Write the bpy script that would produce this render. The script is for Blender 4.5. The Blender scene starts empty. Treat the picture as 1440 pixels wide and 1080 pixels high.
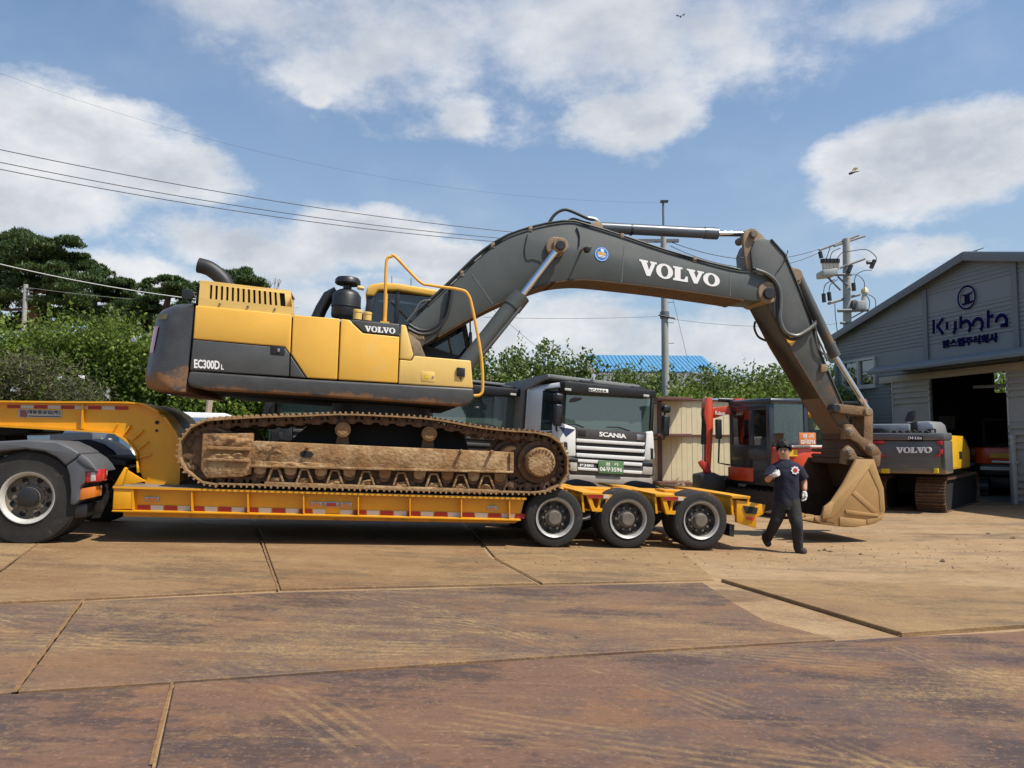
import bpy, bmesh, math, random
import numpy as np
from mathutils import Vector, Matrix, noise
R = math.radians
random.seed(7); rng = np.random.default_rng(7)
sc = bpy.context.scene
COL = sc.collection

# ------------------------------------------------------------------ camera
F, CX, CY, HOR, EYE = 1088.0, 720.0, 540.0, 615.0, 1.6
PITCH = math.atan((HOR-CY)/F)
cam = bpy.data.cameras.new('camera'); camo = bpy.data.objects.new('camera', cam); COL.objects.link(camo)
cam.sensor_width = 36; cam.sensor_fit = 'HORIZONTAL'; cam.lens = F/1440*36; cam.clip_end = 3000; cam.clip_start = .05
camo.location = (0, 0, EYE); camo.rotation_euler = (math.pi/2+PITCH, 0, 0)
sc.camera = camo
CAM = Vector((0, 0, EYE))
def ray(px, py):
    x, y = (px-CX)/F, (CY-py)/F
    c, s = math.cos(PITCH), math.sin(PITCH)
    return Vector((x, c-y*s, s+y*c))
# ------------------------------------------------------------------ sun, sky, exposure
SUN = Vector((.46, -.25, .85)).normalized()
sun = bpy.data.lights.new('sun', 'SUN'); sun.energy = 5.0; sun.angle = R(.5); sun.color = (1, .93, .82)
suno = bpy.data.objects.new('sun', sun); COL.objects.link(suno); suno.location = (20, -10, 40)
suno.rotation_euler = SUN.to_track_quat('Z', 'Y').to_euler()
sc.view_settings.view_transform = 'Standard'; sc.view_settings.look = 'None'; sc.view_settings.gamma = 1
sc.view_settings.exposure = 0.2
try: sc.view_settings.use_curve_mapping = False
except Exception: pass
sc.cycles.use_denoising = True
sc.cycles.max_bounces = 8; sc.cycles.transparent_max_bounces = 12
W = bpy.data.worlds.new('World'); sc.world = W; W.use_nodes = True
nt = W.node_tree; nt.nodes.clear()
def N(t, **k):
    n = nt.nodes.new(t)
    for a, b in k.items(): setattr(n, a, b)
    return n
def L(a, b): nt.links.new(a, b)
def M_(op, a, b=None, c=None, clamp=False):
    n = N('ShaderNodeMath', operation=op, use_clamp=clamp)
    for i, x in enumerate((a, b, c)):
        if x is None: continue
        if isinstance(x, (int, float)): n.inputs[i].default_value = x
        else: L(x, n.inputs[i])
    return n.outputs[0]
def VM(op, a, b=None):
    n = N('ShaderNodeVectorMath', operation=op)
    for i, x in enumerate((a, b)):
        if x is None: continue
        if isinstance(x, (tuple, Vector)): n.inputs[i].default_value = x
        else: L(x, n.inputs[i])
    return n.outputs['Value'] if op in ('LENGTH', 'DOT_PRODUCT') else n.outputs[0]
sky = N('ShaderNodeTexSky', sky_type='NISHITA'); sky.sun_disc = False
sky.sun_elevation = math.asin(SUN.z); sky.sun_rotation = math.atan2(SUN.x, SUN.y)
sky.air_density = 1.15; sky.dust_density = 1.6; sky.ozone_density = 1.6
tc = N('ShaderNodeTexCoord'); D = tc.outputs['Generated']
def fbm(vec, scale, detail, rough, loc=(0, 0, 0)):
    mp = N('ShaderNodeMapping'); mp.inputs['Location'].default_value = loc; mp.inputs['Scale'].default_value = (1, 1, 1.7)
    L(vec, mp.inputs[0])
    n = N('ShaderNodeTexNoise'); n.inputs['Scale'].default_value = scale; n.inputs['Detail'].default_value = detail
    n.inputs['Roughness'].default_value = rough; L(mp.outputs[0], n.inputs['Vector'])
    return n.outputs[0]
n_big = fbm(D, 3.2, 7, .55, (1.3, .2, .4)); n_mid = fbm(D, 9, 8, .62, (4, 1, 2)); n_sh = fbm(D, 8, 6, .56, (2, 5, 1))
# cumulus banks: direction of the centre, half-width, half-height (radians), weight
banks = [(95, 195, 190, 70, 1), (215, 232, 125, 52, .9), (40, 275, 130, 70, .75), (500, 330, 115, 48, 1), (340, 350, 170, 50, .75),
         (200, 395, 330, 55, .5), (660, 380, 80, 42, .8), (560, 60, 230, 105, .62), (400, 20, 120, 40, .7), (840, 70, 250, 115, .66), (880, 160, 125, 48, .8), (1010, 60, 150, 85, .55), (650, 150, 60, 40, .5),
         (1330, 235, 175, 72, 1.05), (1215, 265, 80, 40, .7), (1400, 190, 70, 42, .8), (800, 470, 330, 60, .5), (1050, 480, 150, 50, .6), (445, 137, 26, 16, .75),
         (1290, 355, 110, 28, .55), (1190, 30, 120, 26, .35), (1420, 420, 120, 60, .35)]
dens = None
for (px, py, rx, ry, wgt) in banks:
    c = ray(px, py).normalized()
    d = VM('SUBTRACT', D, tuple(c)); d = VM('MULTIPLY', d, (F/rx, F/rx, F/ry)); ln = VM('LENGTH', d)
    e = M_('MULTIPLY', M_('SUBTRACT', 1.0, M_('POWER', ln, 1.6)), wgt)
    e = M_('MAXIMUM', e, -.6)
    dens = e if dens is None else M_('MAXIMUM', dens, e)
# scattered clouds over the rest of the sky
gen = M_('SUBTRACT', M_('MULTIPLY', n_big, 3.0), 2.15)
dens = M_('MAXIMUM', dens, gen)
dn = M_('ADD', dens, M_('MULTIPLY', M_('SUBTRACT', n_mid, .5), 2.1))
dn = M_('ADD', dn, M_('MULTIPLY', M_('SUBTRACT', n_big, .5), .7))
mr = N('ShaderNodeMapRange', interpolation_type='SMOOTHSTEP'); L(dn, mr.inputs[0])
mr.inputs[1].default_value = -.10; mr.inputs[2].default_value = .56
mr2 = N('ShaderNodeMapRange', interpolation_type='SMOOTHSTEP'); L(dn, mr2.inputs[0]); mr2.inputs[1].default_value = -.42; mr2.inputs[2].default_value = .95
sepc = N('ShaderNodeSeparateXYZ'); L(D, sepc.inputs[0])
hi = N('ShaderNodeMapRange', interpolation_type='SMOOTHSTEP'); L(sepc.outputs[2], hi.inputs[0]); hi.inputs[1].default_value = .36; hi.inputs[2].default_value = .48
thin = N('ShaderNodeMapRange', interpolation_type='SMOOTHSTEP'); L(M_('ADD', M_('MULTIPLY', n_big, .6), M_('MULTIPLY', n_sh, .4)), thin.inputs[0]); thin.inputs[1].default_value = .42; thin.inputs[2].default_value = .78; thin.inputs[4].default_value = .22
cv = N('ShaderNodeMix', data_type='FLOAT'); L(hi.outputs[0], cv.inputs[0]); L(mr.outputs[0], cv.inputs[2]); L(mr2.outputs[0], cv.inputs[3])
cov = M_('MAXIMUM', cv.outputs[0], thin.outputs[0])
lit = N('ShaderNodeMapRange'); L(M_('ADD', M_('MULTIPLY', n_sh, 1.2), M_('MULTIPLY', dn, -.28)), lit.inputs[0])
lit.inputs[1].default_value = .22; lit.inputs[2].default_value = .68
cc = N('ShaderNodeMix', data_type='RGBA'); L(lit.outputs[0], cc.inputs[0])
cc.inputs[6].default_value = (5.3, 5.7, 6.4, 1); cc.inputs[7].default_value = (9.2, 9.2, 9.2, 1)
# thin haze veil low over the horizon
sep = N('ShaderNodeSeparateXYZ'); L(D, sep.inputs[0])
veil = N('ShaderNodeMapRange'); L(sep.outputs[2], veil.inputs[0]); veil.inputs[1].default_value = .55; veil.inputs[2].default_value = -.02
veil.inputs[3].default_value = .06; veil.inputs[4].default_value = .72
m0 = N('ShaderNodeMix', data_type='RGBA'); L(veil.outputs[0], m0.inputs[0]); L(VM('MULTIPLY', sky.outputs[0], (.88, 1.17, 1.40)), m0.inputs[6]); m0.inputs[7].default_value = (5.1, 6.1, 7.2, 1)
mx = N('ShaderNodeMix', data_type='RGBA'); L(M_('MULTIPLY', cov, .93), mx.inputs[0]); L(m0.outputs[2], mx.inputs[6]); L(cc.outputs[2], mx.inputs[7])
bg = N('ShaderNodeBackground'); bg.inputs[1].default_value = .087; L(mx.outputs[2], bg.inputs[0])
wo = N('ShaderNodeOutputWorld'); L(bg.outputs[0], wo.inputs[0])

# ------------------------------------------------------------------ frames and ground level
class Fr:                       # a local frame: u along, v away, w up
    def __init__(s, O, yaw, tilt=0):
        cy, sy, ct, st = math.cos(yaw), math.sin(yaw), math.cos(tilt), math.sin(tilt)
        s.u = Vector((cy*ct, sy*ct, -st)); s.v = Vector((-sy, cy, 0)); s.w = s.u.cross(s.v); s.O = Vector(O)
        s.M = Matrix(((s.u.x, s.v.x, s.w.x, O[0]), (s.u.y, s.v.y, s.w.y, O[1]), (s.u.z, s.v.z, s.w.z, O[2]), (0, 0, 0, 1)))
    def q(s, px, py, v=0):      # photo point -> (u, w) on the plane at depth v
        d = ray(px, py); t = (v-(CAM-s.O).dot(s.v))/d.dot(s.v); P = CAM+t*d-s.O
        return (P.dot(s.u), P.dot(s.w))
    def qs(s, pts, v=0): return [s.q(a, b, v) for a, b in pts]
    def p(s, u, v, w): return s.O+s.u*u+s.v*v+s.w*w
    def pp(s, px, py, v): a = s.q(px, py, v); return s.p(a[0], v, a[1])
YAW, TIL = R(10), R(2.0)
d = ray(885, 774); t0 = -EYE/d.z; OT = CAM+d*t0
cY, sY = math.cos(YAW), math.sin(YAW)
UT = OT.x*cY+OT.y*sY
def gz(x, y):
    U = x*cY+y*sY-UT
    return -math.tan(TIL)*max(-9.5, min(2.5, U))
def gpt(px, py, up=0):
    d = ray(px, py); z = 0
    for i in range(30):
        t = (z+up-EYE)/d.z; P = CAM+d*t; z = gz(P.x, P.y)
    return Vector((P.x, P.y, z+up))
TF = Fr(OT, YAW, TIL)
EF = Fr(OT, YAW, R(3.2))

# ------------------------------------------------------------------ materials
MATS = {}
def mat(name, col, rough=.5, metal=0, var=.12, vscale=6, dirt=None, dscale=3, damt=.45, dlow=None, bump=0, bscale=30, coat=0, streak=None, spec=.5, emis=None):
    if name in MATS: return MATS[name]
    col = tuple(c*.93 for c in col); dirt = tuple(c*.93 for c in dirt) if dirt else None
    m = bpy.data.materials.new(name); m.use_nodes = True; t = m.node_tree; b = t.nodes['Principled BSDF']
    def n(k, **a):
        x = t.nodes.new(k)
        for c, e in a.items(): setattr(x, c, e)
        return x
    co = n('ShaderNodeTexCoord'); vec = co.outputs['Object']
    if streak:
        mp = n('ShaderNodeMapping'); mp.inputs['Scale'].default_value = streak; t.links.new(vec, mp.inputs[0]); svec = mp.outputs[0]
    else: svec = vec
    nz = n('ShaderNodeTexNoise'); nz.inputs['Scale'].default_value = vscale; nz.inputs['Detail'].default_value = 6; nz.inputs['Roughness'].default_value = .62
    t.links.new(svec, nz.inputs['Vector'])
    rp = n('ShaderNodeMapRange'); t.links.new(nz.outputs[0], rp.inputs[0]); rp.inputs[1].default_value = .25; rp.inputs[2].default_value = .75
    mx = n('ShaderNodeMix', data_type='RGBA'); t.links.new(rp.outputs[0], mx.inputs[0])
    mx.inputs[6].default_value = tuple(max(0, c*(1-var)) for c in col)+(1,); mx.inputs[7].default_value = tuple(min(1, c*(1+var)) for c in col)+(1,)
    out = mx.outputs[2]
    rr = n('ShaderNodeMapRange'); t.links.new(nz.outputs[0], rr.inputs[0]); rr.inputs[3].default_value = max(.02, rough-.1); rr.inputs[4].default_value = min(1, rough+.12)
    ro = rr.outputs[0]
    if dirt:
        n2 = n('ShaderNodeTexNoise'); n2.inputs['Scale'].default_value = dscale; n2.inputs['Detail'].default_value = 9; n2.inputs['Roughness'].default_value = .7
        t.links.new(svec, n2.inputs['Vector']); src = n2.outputs[0]
        if dlow is not None:
            sp = n('ShaderNodeSeparateXYZ'); t.links.new(co.outputs['Generated'], sp.inputs[0])
            g = n('ShaderNodeMapRange'); t.links.new(sp.outputs[2], g.inputs[0]); g.inputs[1].default_value = dlow; g.inputs[2].default_value = 0; g.inputs[3].default_value = -.25; g.inputs[4].default_value = .28
            ad = n('ShaderNodeMath', operation='ADD'); t.links.new(src, ad.inputs[0]); t.links.new(g.outputs[0], ad.inputs[1]); src = ad.outputs[0]
        dr = n('ShaderNodeMapRange', interpolation_type='SMOOTHSTEP'); t.links.new(src, dr.inputs[0]); dr.inputs[1].default_value = .78-damt*.55; dr.inputs[2].default_value = .95-damt*.5
        m2 = n('ShaderNodeMix', data_type='RGBA'); t.links.new(dr.outputs[0], m2.inputs[0]); t.links.new(out, m2.inputs[6]); m2.inputs[7].default_value = tuple(dirt)+(1,)
        out = m2.outputs[2]
        m3 = n('ShaderNodeMix', data_type='FLOAT'); t.links.new(dr.outputs[0], m3.inputs[0]); t.links.new(ro, m3.inputs[2]); m3.inputs[3].default_value = .9; ro = m3.outputs[0]
    t.links.new(out, b.inputs['Base Color']); t.links.new(ro, b.inputs['Roughness'])
    b.inputs['Metallic'].default_value = metal; b.inputs['Coat Weight'].default_value = coat; b.inputs['Coat Roughness'].default_value = .15
    b.inputs['Specular IOR Level'].default_value = spec
    if bump:
        n4 = n('ShaderNodeTexNoise'); n4.inputs['Scale'].default_value = bscale; n4.inputs['Detail'].default_value = 7; t.links.new(vec, n4.inputs['Vector'])
        bp = n('ShaderNodeBump'); bp.inputs['Strength'].default_value = bump; bp.inputs['Distance'].default_value = .03; t.links.new(n4.outputs[0], bp.inputs['Height']); t.links.new(bp.outputs[0], b.inputs['Normal'])
    if emis: b.inputs['Emission Color'].default_value = tuple(emis[:3])+(1,); b.inputs['Emission Strength'].default_value = emis[3]
    MATS[name] = m; return m
def glass(name, tint, refl=.12, trans=.75):
    if name in MATS: return MATS[name]
    m = bpy.data.materials.new(name); m.use_nodes = True; t = m.node_tree; t.nodes.clear()
    o = t.nodes.new('ShaderNodeOutputMaterial'); mi = t.nodes.new('ShaderNodeMixShader'); m2 = t.nodes.new('ShaderNodeMixShader')
    tr = t.nodes.new('ShaderNodeBsdfTransparent'); tr.inputs[0].default_value = tuple(tint)+(1,)
    df = t.nodes.new('ShaderNodeBsdfDiffuse'); df.inputs[0].default_value = tuple(c*.18 for c in tint)+(1,)
    gl = t.nodes.new('ShaderNodeBsdfGlossy'); gl.inputs['Roughness'].default_value = .03
    fr = t.nodes.new('ShaderNodeFresnel'); fr.inputs[0].default_value = 1.5
    ad = t.nodes.new('ShaderNodeMath'); ad.operation = 'ADD'; ad.use_clamp = True; ad.inputs[1].default_value = refl-.04; t.links.new(fr.outputs[0], ad.inputs[0])
    m2.inputs[0].default_value = trans; t.links.new(df.outputs[0], m2.inputs[1]); t.links.new(tr.outputs[0], m2.inputs[2])
    t.links.new(ad.outputs[0], mi.inputs[0]); t.links.new(m2.outputs[0], mi.inputs[1]); t.links.new(gl.outputs[0], mi.inputs[2]); t.links.new(mi.outputs[0], o.inputs[0])
    MATS[name] = m; return m
MUD = (.33, .175, .065); RUST = (.21, .10, .045)
m_yel = mat('volvo_yellow', (.84, .465, .068), .38, bump=.08, bscale=1.6, var=.08, vscale=1.4, dirt=(.74, .50, .19), dscale=1.1, damt=.46, coat=.1)
m_yelpale = mat('sun_faded_yellow', (.79, .52, .15), .45, var=.08, vscale=3)
m_gry = mat('volvo_grey', (.072, .072, .070), .42, var=.16, vscale=4, dirt=(.27, .20, .13), dscale=4, damt=.18)
m_cw = mat('counterweight_grey', (.055, .057, .06), .38, var=.25, vscale=5, dirt=(.27, .135, .055), dscale=3.5, damt=.42, dlow=.62, bump=.15)
m_skirt = mat('skirt_grey', (.058, .056, .054), .45, var=.2, vscale=5, dirt=(.24, .115, .045), dscale=4, damt=.4, dlow=.75)
m_boom = mat('boom_grey', (.075, .083, .078), .45, var=.14, vscale=2, dirt=(.24, .17, .10), dscale=2.2, damt=.2)
m_arm = mat('arm_grey_muddy', (.085, .088, .082), .5, var=.2, vscale=3, dirt=(.17, .108, .06), dscale=3.5, damt=.5, dlow=.62)
m_mud = mat('dry_mud', (.27, .145, .058), .95, var=.4, vscale=6, dirt=(.43, .29, .15), dscale=3.2, damt=.62, bump=.6, bscale=26)
m_mudd = mat('dark_mud', (.17, .105, .06), .92, var=.35, vscale=9, dirt=MUD, dscale=5, damt=.35, bump=.5, bscale=30)
m_shoe = mat('track_shoe_steel', (.30, .18, .08), .8, var=.4, vscale=14, dirt=(.15, .07, .03), dscale=8, damt=.45, bump=.4, bscale=40)
m_link = mat('track_link_steel', (.13, .07, .038), .75, var=.4, vscale=12, dirt=MUD, dscale=7, damt=.4, bump=.3, bscale=40)
m_bucket = mat('bucket_worn_steel', (.42, .25, .098), .58, .2, var=.16, vscale=1.6, dirt=(.32, .175, .07), dscale=2.2, damt=.42, bump=.12, bscale=9)
m_lnk = mat('linkage_brown', (.20, .115, .055), .75, var=.35, vscale=8, dirt=(.33, .20, .09), dscale=5, damt=.35, bump=.4, bscale=20)
m_bucketin = mat('bucket_inside_shade', (.085, .045, .022), .85, var=.3, vscale=5, bump=.4, bscale=16)  # dark copy of the bucket steel, shade of the hollow put into the colour
m_blk = mat('black_plastic', (.016, .016, .018), .42, var=.2, vscale=8, dirt=(.10, .08, .06), dscale=5, damt=.16)
m_blkm = mat('black_matt', (.012, .012, .012), .8, var=.3)
m_chr = mat('chrome_rod', (.78, .78, .80), .12, 1, var=.05)
m_stl = mat('steel', (.42, .42, .42), .35, .9, var=.15)
m_trl = mat('trailer_yellow', (.72, .325, .003), .4, var=.10, vscale=3, dirt=(.36, .19, .06), dscale=5, damt=.2, coat=.1)
m_trld = mat('trailer_yellow_worn', (.68, .31, .005), .5, var=.15, vscale=4, dirt=(.25, .15, .08), dscale=5, damt=.48)
m_deck = mat('deck_dusty', (.22, .17, .12), .9, var=.3, vscale=5, bump=.3)
m_red = mat('reflector_red', (.33, .015, .010), .4, var=.2, dirt=(.2, .1, .04), dscale=7, damt=.3); m_wht = mat('reflector_white', (.52, .50, .45), .45, var=.1)
m_amb = mat('amber_lens', (.70, .20, .02), .2, var=.1, coat=.5); m_redl = mat('red_lens', (.55, .02, .025), .15, var=.1, coat=.6)
m_tyre = mat('tyre_rubber', (.022, .020, .018), .85, var=.3, vscale=10, dirt=(.10, .075, .05), dscale=4, damt=.42, bump=.12, bscale=60)
m_rim = mat('rim_steel', (.48, .46, .43), .42, .5, var=.18, vscale=10, dirt=(.25, .18, .11), dscale=6, damt=.25)
m_disc = mat('wheel_disc_shade_dusty', (.06, .05, .04), .7, .1, var=.3, vscale=10, dirt=(.13, .095, .06), dscale=7, damt=.3)  # base darkened for the shade inside the rim dish, dust mixed over it
m_hub = mat('hub_dusty', (.16, .135, .11), .7, .2, var=.25, vscale=12, dirt=(.26, .2, .14), dscale=8, damt=.4)
m_ltr = mat('white_lettering', (.90, .89, .87), .5, var=.03)
m_hose = mat('hydraulic_hose', (.022, .022, .022), .55, var=.2, dirt=(.2, .15, .1), dscale=8, damt=.3)
m_pipe = mat('grey_pipe', (.13, .135, .13), .4, .2, var=.15)
m_gls = glass('cab_glass', (.78, .88, .86), .10, .95); m_glsd = glass('dark_glass', (.22, .32, .36), .16, .7); m_glsc = glass('smoked_glass', (.30, .33, .34), .09, .93)

# ------------------------------------------------------------------ mesh builder
def shrink(name):
    return name
class MB:
    def __init__(s, fr=None): s.V = []; s.Fc = []; s.mi = []; s.fr = fr; s.k = 0
    def P(s, u, v, w): return s.fr.p(u, v, w) if s.fr else Vector((u, v, w))
    def add(s, vs, fs):
        o = len(s.V); s.V += [Vector(x) for x in vs]
        for f in fs: s.Fc.append([i+o for i in f]); s.mi.append(s.k)
    def prism(s, poly, v0, v1, sc1=1.0):     # polygon in (u,w) extruded along v
        n = len(poly); cu = sum(p[0] for p in poly)/n; cw = sum(p[1] for p in poly)/n
        A = [s.P(u, v0, w) for u, w in poly]; B = [s.P(cu+(u-cu)*sc1, v1, cw+(w-cw)*sc1) for u, w in poly]
        s.add(A+B, [list(range(n)), list(range(2*n-1, n-1, -1))]+[[i, (i+1) % n, n+(i+1) % n, n+i] for i in range(n)])
        return s
    def px(s, pts, v0, v1, ref=None): return s.prism((ref or s.fr).qs(pts, v0), v0, v1)
    def box(s, u0, u1, v0, v1, w0, w1): return s.prism([(u0, w0), (u1, w0), (u1, w1), (u0, w1)], v0, v1)
    def hull8(s, b, t): s.add([s.P(*x) for x in b+t], [[0, 1, 2, 3], [7, 6, 5, 4]]+[[i, (i+1) % 4, 4+(i+1) % 4, 4+i] for i in range(4)]); return s
    def tube(s, pts, r, n=8, rs=None, cap=True):   # pts in frame coords
        W = [s.P(*p) for p in pts]; rings = []
        up = None
        for i, p in enumerate(W):
            a = W[max(0, i-1)]; b = W[min(len(W)-1, i+1)]; dn = (b-a).normalized()
            if up is None: up = dn.orthogonal().normalized()
            else: up = (up-dn*up.dot(dn)).normalized()
            si = dn.cross(up); rr = rs[i] if rs else r
            rings.append([p+(up*math.cos(2*math.pi*k/n)+si*math.sin(2*math.pi*k/n))*rr for k in range(n)])
        V = [v for rg in rings for v in rg]; Fs = []
        for i in range(len(rings)-1):
            for k in range(n): Fs.append([i*n+k, i*n+(k+1) % n, (i+1)*n+(k+1) % n, (i+1)*n+k])
        if cap: Fs += [list(range(n))[::-1], list(range((len(rings)-1)*n, len(rings)*n))]
        s.add(V, Fs); return s
    def lathe(s, c, ax, prof, n=32, loop=False, cap=True):          # prof: (distance along ax, radius); c, ax in frame coords
        C = s.P(*c); a = (s.P(*(Vector(c)+Vector(ax)))-C).normalized(); e = a.orthogonal().normalized(); f = a.cross(e)
        V = []; Fs = []
        for (h, r) in prof:
            for k in range(n): th = 2*math.pi*k/n; V.append(C+a*h+(e*math.cos(th)+f*math.sin(th))*r)
        m = len(prof)
        for i in range(m-1):
            for k in range(n): Fs.append([i*n+k, i*n+(k+1) % n, (i+1)*n+(k+1) % n, (i+1)*n+k])
        if loop: Fs += [[(m-1)*n+k, (m-1)*n+(k+1) % n, (k+1) % n, k] for k in range(n)]
        if cap and prof[0][1] > 1e-6 and not loop: Fs.append(list(range(n))[::-1])
        if cap and prof[-1][1] > 1e-6 and not loop: Fs.append(list(range((m-1)*n, m*n)))
        s.add(V, Fs); return s
    def cyl(s, c, ax, h, r, n=24, b=.0):
        pr = [(0, r-b), (b, r), (h-b, r), (h, r-b)] if b else [(0, r), (h, r)]
        return s.lathe(c, ax, pr, n)
    def build(s, name, m, parent=None, smooth=True, bevel=0, seg=2, ang=35, kind=None):
        me = bpy.data.meshes.new(name)
        inv = parent_inv(parent)
        bm = bmesh.new()
        vs = [bm.verts.new(inv@v) for v in s.V]
        for f, k in zip(s.Fc, s.mi):
            try: fc = bm.faces.new([vs[i] for i in f]); fc.material_index = k
            except ValueError: pass
        bmesh.ops.remove_doubles(bm, verts=bm.verts, dist=1e-5)
        bmesh.ops.recalc_face_normals(bm, faces=bm.faces)
        if bevel:
            es = [e for e in bm.edges if len(e.link_faces) == 2 and e.calc_face_angle(0) > R(ang)]
            bmesh.ops.bevel(bm, geom=es, offset=bevel, segments=seg, profile=.5, affect='EDGES', clamp_overlap=True)
        bm.to_mesh(me); bm.free()
        if smooth:
            me.polygons.foreach_set('use_smooth', [True]*len(me.polygons)); me.set_sharp_from_angle(angle=R(ang))
        for x in (m if isinstance(m, (list, tuple)) else [m]): me.materials.append(x)
        o = bpy.data.objects.new(name, me); COL.objects.link(o)
        if parent: o.parent = parent
        if kind: o['kind'] = kind
        return o
def parent_inv(p):
    M = Matrix.Identity(4); ch = []
    while p: ch.append(p); p = p.parent
    for x in reversed(ch): M = M@x.matrix_basis
    return M.inverted()
def tag(o, label, cat, group=None):
    o['label'] = label; o['category'] = cat
    if group: o['group'] = group
    return o
def thing(name, label, cat, M, group=None):
    o = bpy.data.objects.new(name, None); COL.objects.link(o); o.empty_display_size = .3
    o.matrix_basis = M; return tag(o, label, cat, group)
def base(fr, u=0, v=0, w=0): return Matrix.Translation(fr.u*u+fr.v*v+fr.w*w)@fr.M
def cpy(o, parent, M=None):
    c = o.copy(); COL.objects.link(c); c.parent = parent
    if M is not None: c.matrix_basis = M
    return c
def rpoly(c, r, n=28): return [(c[0]+r*math.cos(2*math.pi*i/n), c[1]+r*math.sin(2*math.pi*i/n)) for i in range(n)]
def smoothpath(pts, n=6):
    P = [Vector(p) for p in pts]; out = []
    for i in range(len(P)-1):
        a, b, c, d = P[max(0, i-1)], P[i], P[i+1], P[min(len(P)-1, i+2)]
        for k in range(n):
            t = k/n; out.append(.5*((2*b)+(c-a)*t+(2*a-5*b+4*c-d)*t*t+(3*b-a-3*c+d)*t**3))
    out.append(P[-1]); return out
# lettering laid into a quad of frame points (bl, br, tr, tl) at depth v, standing `dep` proud of it
def lay(name, V2, Fs, fr, quad, v, dep, m, parent):
    xs = [p[0] for p in V2]; ys = [p[1] for p in V2]; x0, x1, y0, y1 = min(xs), max(xs), min(ys), max(ys)
    bl, br, tr, tl = [Vector(q) for q in quad]
    def mp(p):
        a = (p[0]-x0)/(x1-x0); b = (p[1]-y0)/(y1-y0); return (bl*(1-a)+br*a)*(1-b)+(tl*(1-a)+tr*a)*b
    mb = MB(fr); n = len(V2); Q = [mp(p) for p in V2]
    A = [fr.p(q[0], v-dep, q[1]) for q in Q]; B = [fr.p(q[0], v, q[1]) for q in Q]
    ec = {}
    for f in Fs:
        for i in range(len(f)):
            e = (f[i], f[(i+1) % len(f)]); ec[tuple(sorted(e))] = ec.get(tuple(sorted(e)), [])+[e]
    side = [[e[0][0], e[0][1], e[0][1]+n, e[0][0]+n] for e in ec.values() if len(e) == 1]
    mb.add(A+B, [list(f) for f in Fs]+side)
    return mb.build(name, m, parent, smooth=False)
def text(name, s, fr, quad, v, m, parent, dep=.006, bold=.0):
    c = bpy.data.curves.new('t', 'FONT'); c.body = s; c.offset = bold; c.resolution_u = 3
    o = bpy.data.objects.new('t', c); COL.objects.link(o)
    me = bpy.data.meshes.new_from_object(o.evaluated_get(bpy.context.evaluated_depsgraph_get()))
    V2 = [(p.co.x, p.co.y) for p in me.vertices]; Fs = [list(p.vertices) for p in me.polygons]
    bpy.data.objects.remove(o); bpy.data.meshes.remove(me); bpy.data.curves.remove(c)
    return lay(name, V2, Fs, fr, quad, v, dep, m, parent)
def slab_word(name, fr, quad, v, m, parent, dep=.006):      # V O L V O in broad slab capitals
    Vg = [(-.04, 1), (.50, 1), (.50, .87), (.42, .87), (.57, .40), (.73, .87), (.64, .87), (.64, 1), (1.06, 1), (1.06, .87), (.97, .87), (.64, 0), (.42, 0), (.06, .87), (-.04, .87)]
    Lg = [(0, 0), (.95, 0), (.95, .40), (.82, .40), (.72, .15), (.48, .15), (.48, .87), (.60, .87), (.60, 1), (0, 1), (0, .87), (.11, .87), (.11, .15), (0, .15)]
    V2, Fs = [], []; x = 0
    for ch in 'VOLVO':
        o = len(V2)
        if ch == 'O':
            for k in range(28):
                a = 2*math.pi*k/28; V2 += [(x+.52+.54*math.cos(a), .5+.52*math.sin(a)), (x+.52+.23*math.cos(a), .5+.39*math.sin(a))]
            for k in range(28): b = o+2*k; c = o+2*((k+1) % 28); Fs.append([b, c, c+1, b+1])
            x += 1.06
        else:
            g = Vg if ch == 'V' else Lg; V2 += [(x+a, b) for a, b in g]; Fs.append(list(range(o, o+len(g)))); x += 1.04 if ch == 'V' else .92
    return lay(name, V2, Fs, fr, quad, v, dep, m, parent)
def strokes(name, lines, wd, fr, quad, v, m, parent, dep=.03):
    V2, Fs = [], []
    for ln in lines:
        P = [Vector(p) for p in ln]; o = len(V2)
        for i, p in enumerate(P):
            a = (p-P[i-1]).normalized() if i else None; b = (P[i+1]-p).normalized() if i < len(P)-1 else None
            tdir = ((a or b)+(b or a)).normalized(); nn = Vector((-tdir.y, tdir.x)); k = 1/max(.5, nn.dot(Vector((-(a or b).y, (a or b).x))))
            V2 += [tuple(p+nn*wd*k/2), tuple(p-nn*wd*k/2)]
        for i in range(len(P)-1): Fs.append([o+2*i, o+2*i+1, o+2*i+3, o+2*i+2])
    return lay(name, V2, Fs, fr, quad, v, dep, m, parent)
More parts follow.
